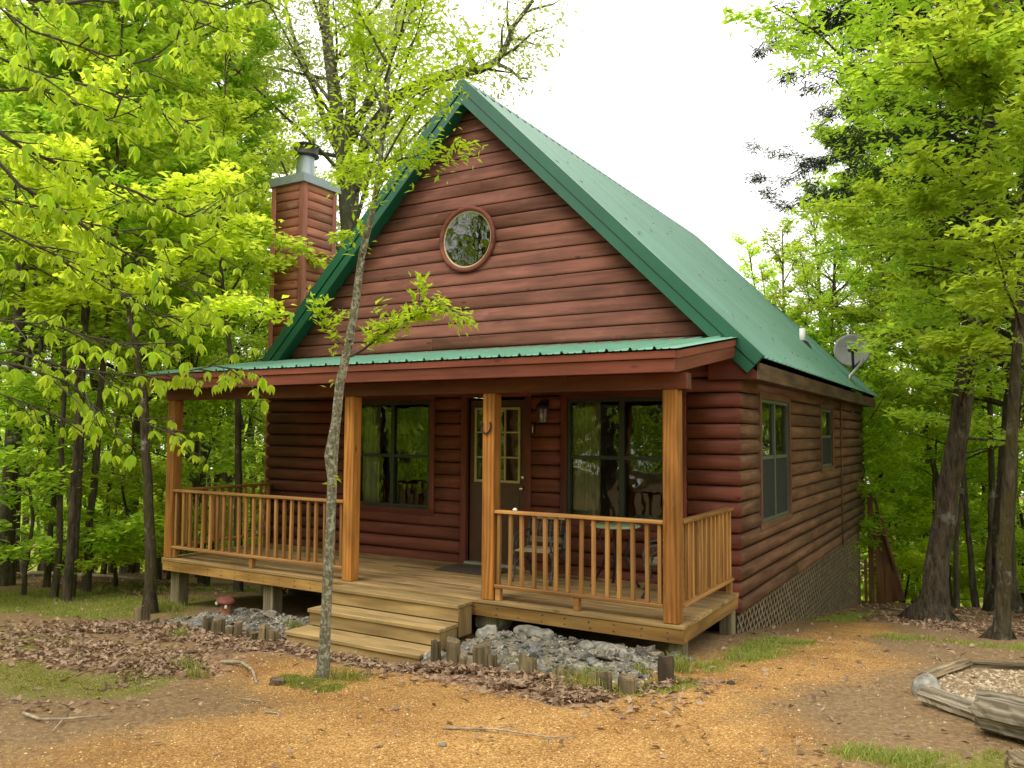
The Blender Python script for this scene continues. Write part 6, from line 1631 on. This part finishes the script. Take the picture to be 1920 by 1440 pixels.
edge_tree('slim_tree', E1(-9.5, -2.1), (-.3, .2, 0), 9.5, .06, M['bark'], 55, 'thin grey tree, first right of the thick one at the left edge', 2.0, .35, 6000, .06)
edge_tree('slim_tree', E1(-8.95, -2.24), (.15, .1, 0), 11, .075, M['bark_brown'], 56, 'brown tree, front one of the close pair at the left', 2.2, .4, 7000, .04)
edge_tree('slim_tree', E1(-9.35, -1.95), (.35, .1, 0), 12, .08, M['bark_brown'], 57, 'brown tree, rear one of the close pair at the left', 2.2, .4, 7000, .04)
edge_tree('slim_tree', E1(-9.83, -1.4), (.5, .3, 0), 12, .08, M['bark'], 58, 'grey tree between the close pair and the lichen tree', 2.2, .4, 7000, .06)
edge_tree('slim_tree', E1(-11.9, .2), (.3, .6, 0), 11, .06, M['bark'], 59, 'thin forked dark tree standing farther back at the left', 2.2, .35, 7000, .05)
edge_tree('slim_tree', E1(-13.0, -1.0), (.2, .6, 0), 12, .09, M['bark'], 60, 'dark trunk in the shade behind the close pair at the left', 2.4, .35, 7000, .04)

# the large trees at the right
tr1 = [(1.55, 5.05, -1.12), (1.615, 5.05, -.405), (1.781, 5.05, .576), (1.931, 5.05, 1.472), (2.117, 5.05, 2.772), (2.241, 5.05, 3.827), (2.353, 5.05, 4.966), (2.461, 5.05, 5.942), (2.547, 5.05, 7.174), (2.627, 5.05, 8.414), (2.7, 5.1, 10.5)]
tr_, o_ = rel(tr1)
ms = grow(71, tr_, .185, 40, 4.4, .31, (-.05, .55), -.08, 11, 26000, (.08, .17), (.36, .5), M['leaf_right'], M['bark_brown'], sides=14, az_bias=(math.radians(205), .45, .6), rtip=.4, flare=1.7, limb_r=.22, spread=.10, flat=.35, prune=lambda x, y, z: (x < -3.1 - .5 * np.sin(z * 2.3)) | ((x < -.75) & (z < 6.1) & (x < -.75 - (z - 5.6) * 2.0)), zprof=lambda f: .55 + .5 * min(1, max(0, (f - .47) / .3)) - .35 * max(0, (f - .85) / .15))
place('large_tree', ms, o_, 'stout brown tree leaning right at the back corner of the cabin', 'tree')
tr3 = [(2.457, 2.23, -.68), (2.507, 2.23, -.159), (2.558, 2.23, .592), (2.62, 2.23, 1.534), (2.698, 2.23, 2.482), (2.775, 2.23, 3.369), (2.872, 2.23, 5.031), (2.95, 2.2, 7.0), (3.0, 2.2, 9.0)]
tr_, o_ = rel(tr3)
ms = grow(72, tr_, .086, 24, 2.6, .52, (-.05, .6), -.05, 9, 15000, (.10, .16), (.36, .5), M['leaf_right'], M['bark_moss'], sides=12, az_bias=(math.radians(200), .4, .7), rtip=.35, flare=1.5, spread=.10, flat=.35, prune=lambda x, y, z: (x < -1.0) & (z < 5.0))
place('mossy_tree', ms, o_, 'nearest tree at the right edge with pale lichen on its base', 'tree')
tr2 = [(2.553, 9.43, -1.70), (2.565, 9.43, -.136), (2.675, 9.43, 1.411), (2.847, 9.43, 2.963), (3.015, 9.43, 5.04), (3.1, 9.5, 8), (3.2, 9.5, 11)]
tr_, o_ = rel(tr2)
ms = grow(73, tr_, .22, 24, 4.0, .40, (.0, .6), 0, 9, 30000, (.11, .17), (.4, .55), M['leaf_right'], M['bark_moss'], sides=12, rtip=.4, flare=1.4)
place('mossy_tree', ms, o_, 'thick mossy tree standing just behind the nearest right edge tree', 'tree')
for i, (x, y, tp, H, r, lb) in enumerate(((1.68, 10.6, (.5, .3, 0), 9, .075, 'thin dark tree behind the stout leaning tree'), (2.0, 12.2, (-.7, .3, 0), 9, .09, 'thin tree leaning left between the stout and mossy trees'), (2.25, 12.0, (.3, .3, 0), 11, .12, 'dark upright tree between the stout and mossy trees'), (.95, 13.5, (.6, 0, 0), 8, .06, 'thin crooked sapling beyond the back stair'))):
    edge_tree('slim_tree', E1(x, y), tp, H, r, M['bark'], 80 + i, lb, 2.4, .35, 8000, .06)

# dark cedar behind them
ced_tr = [(0, 0, 0), (.05, 0, 2), (.0, .05, 4), (.05, 0, 6), (.1, 0, 8), (.1, 0, 10), (.15, 0, 12), (.1, 0, 13.5)]
def cedar(seed, limb, n, z0=.42, bias=None, prune=None):
    return grow(seed, ced_tr, .20, 40, limb, z0, (.35, .5), -.45, 12, n, (.10, .19), (.10, .16), M['leaf_cedar'], M['bark_brown'], zprof=lambda f: .35 + .65 * (1 - max(0, (f - .45) / .55)) ** .8, flat=.8, tilt=.9, spread=.075, rtip=.2, down=.35, az_bias=bias, limb_r=.2, twig_len=.34, prune=prune)
ms = cedar(91, 5.9, 90000, bias=(math.radians(190), .6, .45), prune=lambda x, y, z: (x < -2.4) & (z < 7.6))
place('cedar', ms, E1(3.15, 7.4), 'tall dark cedar with drooping sprays above the stout leaning tree', 'tree')
ms2 = cedar(92, 2.6, 22000, .25)
place('cedar', ms2, E1(-1.2, 21.5), 'dark narrow cedar beyond the right end of the roof', 'tree', None, .92, 1.0)
place('cedar', ms2, E1(-14.8, .8), 'dark cedar low in the wood behind the lichen tree', 'tree', None, .42, 2.2)

# the big oak behind the chimney, just coming into tassel
oak = [(-11.0, 6.0, -1.75), (-11.08, 6.0, .8), (-11.166, 6.0, 3.173), (-11.26, 6.0, 6.78), (-11.484, 6.0, 8.582), (-11.838, 6.0, 10.31), (-12.182, 6.0, 12.083), (-12.46, 6.0, 13.883), (-12.7, 6.0, 16.5)]
tr_, o_ = rel(oak)
def ex(pts, r, L): return ([tuple(Vector(p) - o_) for p in pts], r, L)
limbs = [ex([(-11.25, 6, 6.9), (-11.118, 6.0, 8.113), (-10.709, 6.0, 9.124), (-9.886, 6.0, 9.85), (-8.92, 6.0, 10.084), (-8.0, 6.0, 10.032), (-7.411, 6.0, 9.998), (-6.983, 6.0, 10.085), (-6.705, 6.0, 10.388), (-6.542, 6.0, 10.776), (-6.028, 6.0, 11.247)], .20, 4.6),
         ex([(-6.9, 6, 10.15), (-6.5, 6.0, 10.25), (-6.0, 5.9, 10.45), (-5.6, 5.8, 10.4)], .05, 1.5),
         ex([(-7.0, 6, 10.05), (-6.6, 6.0, 9.8), (-6.3, 5.9, 9.5), (-6.0, 5.9, 9.45)], .05, 1.3),
         ex([(-11.45, 6, 8.5), (-11.33, 6.0, 9.515), (-11.191, 6.0, 11.001), (-11.1, 6.0, 12.703), (-10.9, 6, 15)], .17, 4),
         ex([(-11.4, 6, 8.4), (-11.9, 5.9, 9.3), (-12.5, 5.9, 10.6), (-13.2, 5.8, 12.2), (-13.6, 5.8, 13.4)], .13, 3.4),
         ex([(-11.2, 6, 9.0), (-10.4, 5.8, 10.2), (-9.5, 5.7, 11.2), (-8.6, 5.6, 12.2), (-8, 5.5, 13.2)], .10, 3.6),
         ex([(-11.25, 6, 6.4), (-10.6, 5.7, 7.3), (-10.0, 5.5, 8.4), (-9.4, 5.4, 9.4)], .07, 2.4),
         ex([(-11.25, 6, 6.0), (-12.0, 5.7, 6.9), (-12.8, 5.5, 8.0), (-13.5, 5.4, 9.4)], .08, 2.8)]
ms = grow(101, tr_, .30, 30, 4.6, .42, (.25, .9), .1, 11, 21000, (.09, .17), (.36, .5), M['leaf_oak'], M['bark_oak'], sides=14, rtip=.3, extra=limbs, spread=.24, flat=.9, tilt=.9, down=.5, limb_r=.2, twig_len=.46)
place('oak_tree', ms, o_, 'big pale barked oak with sparse olive tassels behind the chimney', 'tree')

# ---- young tree in front of the steps
sap = [(-2.295, -4.05, -.30), (-2.285, -4.05, -.05), (-2.278, -4.05, .117), (-2.265, -4.05, .506), (-2.244, -4.05, .984), (-2.236, -4.05, 1.332), (-2.253, -4.05, 1.529), (-2.208, -4.05, 1.815), (-2.175, -4.05, 2.123), (-2.08, -4.05, 2.472), (-2.014, -4.05, 2.821), (-1.965, -4.05, 3.17), (-1.849, -4.05, 3.554), (-1.789, -4.05, 3.899), (-1.765, -4.03, 4.30), (-1.74, -4.0, 4.78), (-1.69, -3.95, 5.3), (-1.70, -3.9, 6.0)]
so_ = Vector(sap[0]); T = [Vector(p) - so_ for p in sap]
rads = [.060, .048, .043, .041, .039, .039, .056, .040, .037, .035, .032, .029, .025, .021, .017, .013, .009, .004]
sapling = tag(empty('young_tree', so_), 'slender lichen barked young tree standing in front of the steps', 'tree')
mb = MB(); mb.tube([T[0] - Vector((0, 0, .2))] + T, [.085] + rads, 14, False)
for p_, r_ in ((T[6], .03), (T[9], .022), (T[11], .02)):
    mb.tube([p_, p_ + Vector((.05, -.05, .01))], [r_, r_ * .6], 7)
mb.build('trunk', M['bark_pale'], sapling, True)
rr = random.Random(77); bmb = MB(); lines = []
def sbranch(pts, r, ntw, tl):
    P = [Vector(p) - so_ for p in pts]; bmb.tube(P, [r * (1 - .75 * i / (len(P) - 1)) for i in range(len(P))], 5, False)
    for i in range(1, len(P) - 1): lines.append((P[i], P[i + 1]))
    for k in range(ntw):
        p, d = along(P, .2 + .8 * (k + rr.random()) / ntw)
        dd = (d * .7 + Vector((rr.gauss(0, .5), rr.gauss(0, .5), rr.gauss(.02, .35)))).normalized(); tp = polyline(p, dd, tl * rr.uniform(.5, 1.2), 3, rr, .15, -.1)
        bmb.tube(tp, [r * .35, r * .25, r * .18, .0015], 3, False)
        for j in range(3): lines.append((tp[j], tp[j + 1]))
sbranch([(-2.06, -4.05, 2.35), (-1.9, -4.07, 2.40), (-1.70, -4.1, 2.50), (-1.40, -4.15, 2.60), (-1.10, -4.2, 2.66), (-.86, -4.2, 2.58)], .014, 12, .30)
sbranch([(-2.1, -4.05, 2.42), (-2.28, -4.1, 2.55), (-2.36, -4.15, 2.72)], .008, 4, .18)
sbranch([(-1.84, -4.05, 3.6), (-1.72, -4.1, 3.72), (-1.6, -4.15, 3.78)], .008, 5, .16)
sbranch([(-1.93, -4.05, 3.3), (-1.98, -4.1, 3.36), (-2.05, -4.2, 3.3)], .006, 3, .12)
UP = [((-1.83, 3.80), [(-1.55, 4.05), (-1.25, 4.28), (-.98, 4.38)]), ((-1.78, 4.1), [(-1.58, 4.5), (-1.35, 4.85), (-1.2, 5.15)]), ((-1.80, 4.0), [(-2.05, 4.25), (-2.28, 4.36), (-2.45, 4.3)]), ((-1.77, 4.35), [(-1.95, 4.75), (-2.05, 5.1)]),
      ((-1.80, 3.95), [(-1.95, 3.98), (-2.2, 4.02)]), ((-1.75, 4.6), [(-1.5, 4.9), (-1.3, 5.3), (-1.1, 5.6)]), ((-1.74, 4.75), [(-1.95, 5.2), (-2.1, 5.6)]), ((-1.70, 5.2), [(-1.5, 5.6), (-1.4, 6.0)]), ((-1.82, 3.85), [(-1.62, 3.95), (-1.4, 3.98)]), ((-1.78, 4.2), [(-1.45, 4.45), (-1.15, 4.52), (-.95, 4.7)])]
for (x0, z0), pp in UP:
    q_ = rr.uniform(-.35, .35); sbranch([(x0, -4.05, z0)] + [(x, -4.05 + q_ * (i + 1) / len(pp), z) for i, (x, z) in enumerate(pp)], .012, 7, .30)
bmb.build('branches', M['twig'], sapling, True)
nlow = [l for l in lines if l[0].z < 3.75 + .3]; nup = [l for l in lines if l[0].z >= 3.75 + .3]
A1 = leaves_on(nlow, 800, (.055, .10), (.30, .42), 7, .035, .7, tilt=.5, down=.15, outw=.9)
A2 = leaves_on(nup, 4600, (.045, .088), (.30, .42), 8, .085, .8, tilt=.6, down=.2, outw=.8)
# small leafy shoots straight off the trunk
tl_ = [(T[i] + Vector((rr.gauss(0, .03), rr.gauss(0, .03), rr.gauss(0, .1))), T[i] + Vector((rr.gauss(0, .16), rr.gauss(0, .16), rr.gauss(.05, .16)))) for i in (9, 10, 11, 11, 12, 12, 12, 13, 13, 13, 5, 8)]
A3 = leaves_on(tl_, 150, (.05, .09), (.32, .44), 9, .04, .8, tilt=.6, down=.2)
nn = 0; VV = []; FF = []; TT = []
for V_, F_, t_ in (A1, A2, A3): VV.append(V_); FF.append(F_ + nn); TT.append(t_); nn += len(V_)
inst('crown', np_mesh('crown', np.concatenate(VV), np.concatenate(FF), M['leaf_sap'], np.concatenate(TT)), sapling)

# ---- tree at the left, outside the frame, whose limbs hang into the picture
base = Vector((-4.9, -7.35, ground_z(-4.9, -7.35)))
hick = tag(empty('hickory_tree', base), 'near tree at upper left whose drooping leafy limbs hang into view', 'tree')
mb = MB(); tk = [Vector((0, 0, -.3)), Vector((0, 0, 0)), Vector((.03, 0, 1.5)), Vector((.0, .05, 3)), Vector((.08, .05, 4.5)), Vector((.15, .1, 6)), Vector((.2, .1, 8))]
mb.tube(tk, [.2, .17, .15, .13, .11, .09, .05], 12, False); mb.build('trunk', M['bark'], hick, True)
BR = [[(-2.71, -6.5, 3.35), (-2.69, -6.39, 3.24), (-2.62, -6.21, 3.15), (-2.54, -6.03, 3.02), (-2.45, -5.82, 2.9), (-2.33, -5.6, 2.76), (-2.2, -5.4, 2.66)],
      [(-2.67, -6.52, 3.52), (-2.63, -6.4, 3.45), (-2.54, -6.2, 3.39), (-2.34, -5.83, 3.29), (-2.19, -5.56, 3.17), (-2.09, -5.46, 3.2), (-1.99, -5.37, 3.28)],
      [(-2.46, -6.66, 4.18), (-2.41, -6.5, 4.1), (-2.28, -6.25, 4.07), (-2.17, -6.03, 4.03), (-2.0, -5.86, 4.13), (-1.89, -5.79, 4.24), (-1.82, -5.79, 4.36)],
      [(-2.6, -6.57, 3.75), (-2.49, -6.39, 3.8), (-2.43, -6.25, 3.77), (-2.36, -6.08, 3.68), (-2.28, -5.99, 3.74), (-2.14, -5.86, 3.85)],
      [(-2.46, -6.69, 4.3), (-2.37, -6.53, 4.27), (-2.27, -6.39, 4.28), (-2.12, -6.22, 4.36), (-1.9, -6.0, 4.45), (-1.68, -5.67, 4.43), (-1.45, -5.49, 4.53)],
      [(-2.84, -6.3, 2.22), (-2.71, -6.05, 2.13), (-2.48, -5.69, 2.09), (-2.34, -5.49, 2.12), (-2.19, -5.3, 2.18), (-2.07, -5.2, 2.16)],
      [(-2.88, -6.35, 1.95), (-2.79, -6.18, 1.88), (-2.68, -6.0, 1.78)],
      [(-2.82, -6.26, 2.13), (-2.7, -6.03, 2.04), (-2.64, -5.92, 1.92), (-2.6, -5.85, 1.85), (-2.4, -5.55, 1.76), (-2.34, -5.48, 1.72)],
      [(-2.86, -6.39, 2.41), (-2.72, -6.12, 2.4), (-2.57, -5.85, 2.31), (-2.39, -5.58, 2.3)],
      [(-2.79, -6.45, 2.96), (-2.68, -6.2, 2.86), (-2.54, -5.89, 2.66), (-2.37, -5.6, 2.51), (-2.25, -5.42, 2.47)],
      [(-2.75, -6.5, 3.15), (-2.65, -6.25, 3.1), (-2.5, -6.0, 3.05), (-2.3, -5.65, 3.0), (-2.12, -5.4, 2.98)],
      [(-2.6, -6.6, 3.95), (-2.5, -6.4, 3.9), (-2.35, -6.1, 3.88), (-2.1, -5.8, 3.8), (-1.95, -5.65, 3.7)]]
rr = random.Random(99); bb = MB(); nodes = []
for i, br in enumerate(BR):
    P = [Vector(p) - base for p in br]
    z_t = P[0].z + rr.uniform(-.5, .1); root = Vector((.03, .03, max(1.2, z_t - .25)))
    jit = lambda s: Vector((rr.gauss(0, s), rr.gauss(0, s), rr.gauss(0, s)))
    Q = [root] + [root.lerp(P[0], f) + jit(.10) + Vector((0, 0, .14 * math.sin(f * 3.1))) for f in (.18, .36, .55, .75)] + P
    for k in range(9):                                     # leafy side twigs between the trunk and the frame
        p, d = along(Q[:6], rr.uniform(.15, 1)); dd = (d * rr.uniform(.2, .9) + jit(.55)).normalized(); tp = polyline(p, dd, rr.uniform(.2, .6), 3, rr, .2, -.1)
        bb.tube(tp, [.007, .005, .0035, .002], 4, False); nodes += [(tp[3], dd), (tp[2], dd), (tp[1], dd)]
    rr0 = .022 if i in (0, 1, 4) else .013
    bb.tube(Q, [rr0 * (1 - .8 * j / (len(Q) - 1)) for j in range(len(Q))], 6, False)
    Lb = sum((P[j + 1] - P[j]).length for j in range(len(P) - 1))
    ntw = max(7, int(Lb * 15))
    for k in range(ntw):
        p, d = along(P, min(1, (k + rr.random()) / ntw)); s_ = 1 if k % 2 else -1
        sd_ = d.cross(Vector((0, 0, 1))).normalized(); dd = (d * rr.uniform(.4, 1) + sd_ * s_ * rr.uniform(.3, 1) + Vector((0, 0, rr.gauss(0, .3)))).normalized()
        tp = polyline(p, dd, rr.uniform(.12, .42), 3, rr, .2, -.1); bb.tube(tp, [.006, .005, .0035, .002], 4, False)
        nodes.append((tp[3], dd)); nodes.append((tp[2], dd))
        if rr.random() < .55: nodes.append((tp[1], dd))
    nodes.append((P[-1], (P[-1] - P[-2]).normalized()))
bb.build('branches', M['twig'], hick, True)
# leaflets hang in fives from each node; a leaflet is a folded blade of eight faces
def leaflet(name, w, dr, fold):
    V = []; F = []; pr = [(0, 0), (.18, .30), (.42, .5), (.7, .38), (1, 0)]
    for t, hw in pr:
        z = -dr * t * t; V += [(t, hw * w, z + fold * hw * w), (t, 0, z), (t, -hw * w, z + fold * hw * w)]
    for i in range(4):
        a = 3 * i; F += [(a, a + 1, a + 4, a + 3), (a + 1, a + 2, a + 5, a + 4)]
    me = bpy.data.meshes.new(name); me.from_pydata(V, [], F); me.materials.append(M['leaf_near'])
    me.polygons.foreach_set('use_smooth', [True] * len(F)); me.update()
    return me
LV = [leaflet('leaf', .40, .16, .45), leaflet('leaf', .48, .28, .30), leaflet('leaf', .34, .06, .6), leaflet('leaf', .43, .42, .5)]
for j, me in enumerate(LV):
    a = me.attributes.new('tint', 'FLOAT', 'FACE'); a.data.foreach_set('value', np.full(len(me.polygons), (.1, .5, .8, 1.0)[j], dtype=np.float32))
camp = Vector((2.4641, -9.0643, 1.7271)) - base
items = []
for p, d in nodes:
    m_ = rr.choice((3, 4, 5, 5)); a0 = rr.uniform(0, 6.28); sz = rr.uniform(.05, .105)
    pet = p + (d * .5 + Vector((rr.gauss(0, .5), rr.gauss(0, .5), -.2))).normalized() * rr.uniform(.02, .05)
    for k in range(m_):
        az = a0 + 2 * math.pi * k / m_ + rr.gauss(0, .25); el = -rr.uniform(.55, 1.25)
        D = Vector((math.cos(az) * math.cos(el), math.sin(az) * math.cos(el), math.sin(el)))
        S_ = D.cross(Vector((0, 0, 1))).normalized(); U = S_.cross(D)
        if U.z < 0: U = -U; S_ = -S_
        s_ = sz * rr.uniform(.75, 1.1)
        mm = Matrix((D * s_, U.cross(D).normalized() * s_, U * s_)).transposed().to_4x4(); mm.translation = pet
        items.append((s_ / (pet - camp).length, mm, rr.randrange(4)))
items.sort(key=lambda a: -a[0])
for s_, mm, j in items[:300]:
    o = bpy.data.objects.new('leaf', LV[j]); COL.objects.link(o); o.parent = hick; o.matrix_local = mm
VV = []; FF = []; TT = []; nn = 0
for s_, mm, j in items[300:]:
    me = LV[j]; co = np.array([v.co for v in me.vertices]); A_ = np.array(mm)
    VV.append(co @ A_[:3, :3].T + A_[:3, 3]); f = np.array([p_.vertices[:] for p_ in me.polygons]); FF.append(f + nn); nn += len(co); TT.append(np.full(len(f), (.25, .55, .8, .95)[j] * .7 + .3 * rr.random()))
o = inst('foliage', np_mesh('foliage', np.concatenate(VV), np.concatenate(FF), M['leaf_near'], np.concatenate(TT), True), hick); o['kind'] = 'stuff'

# ---------------------------------------------------------------- far woodland below the crest, read as one mass
g = np.random.default_rng(3); n = 110000
ang = g.uniform(-3.14, 3.14, n); rad_ = g.uniform(46, 95, n); X_ = -3 + rad_ * np.sin(ang); Y_ = 2 + rad_ * np.cos(ang)
top = 4 + 5 * fbm(X_ * .06, Y_ * .06, 3); Zb = land(X_, Y_); Z_ = Zb + g.random(n) ** .7 * (21 + 9 * (fbm(X_ * .12, Y_ * .12, 3) - .5) * 2 - np.where(Y_ < -20, np.where(Zb > -8, 9, 0), 0))
az = g.uniform(0, 6.28, n); D_ = np.stack([np.cos(az), np.sin(az), g.normal(-.2, .4, n)], 1); Nn_ = unit(np.stack([g.normal(0, .6, n), g.normal(0, .6, n), np.ones(n)], 1))
V_, F_ = leaf_geo(np.stack([X_, Y_, Z_], 1), unit(D_), Nn_, g.uniform(.5, 1.1, n), g.uniform(.35, .8, n), .15, .1)
o = inst('far_woods', np_mesh('far_woods', V_, F_, M['leaf_forest'], np.repeat(fbm(X_ * .3, Z_ * .5, 3), 2))); tag(o, 'far green wood filling the valley beyond the trees', kind='stuff')
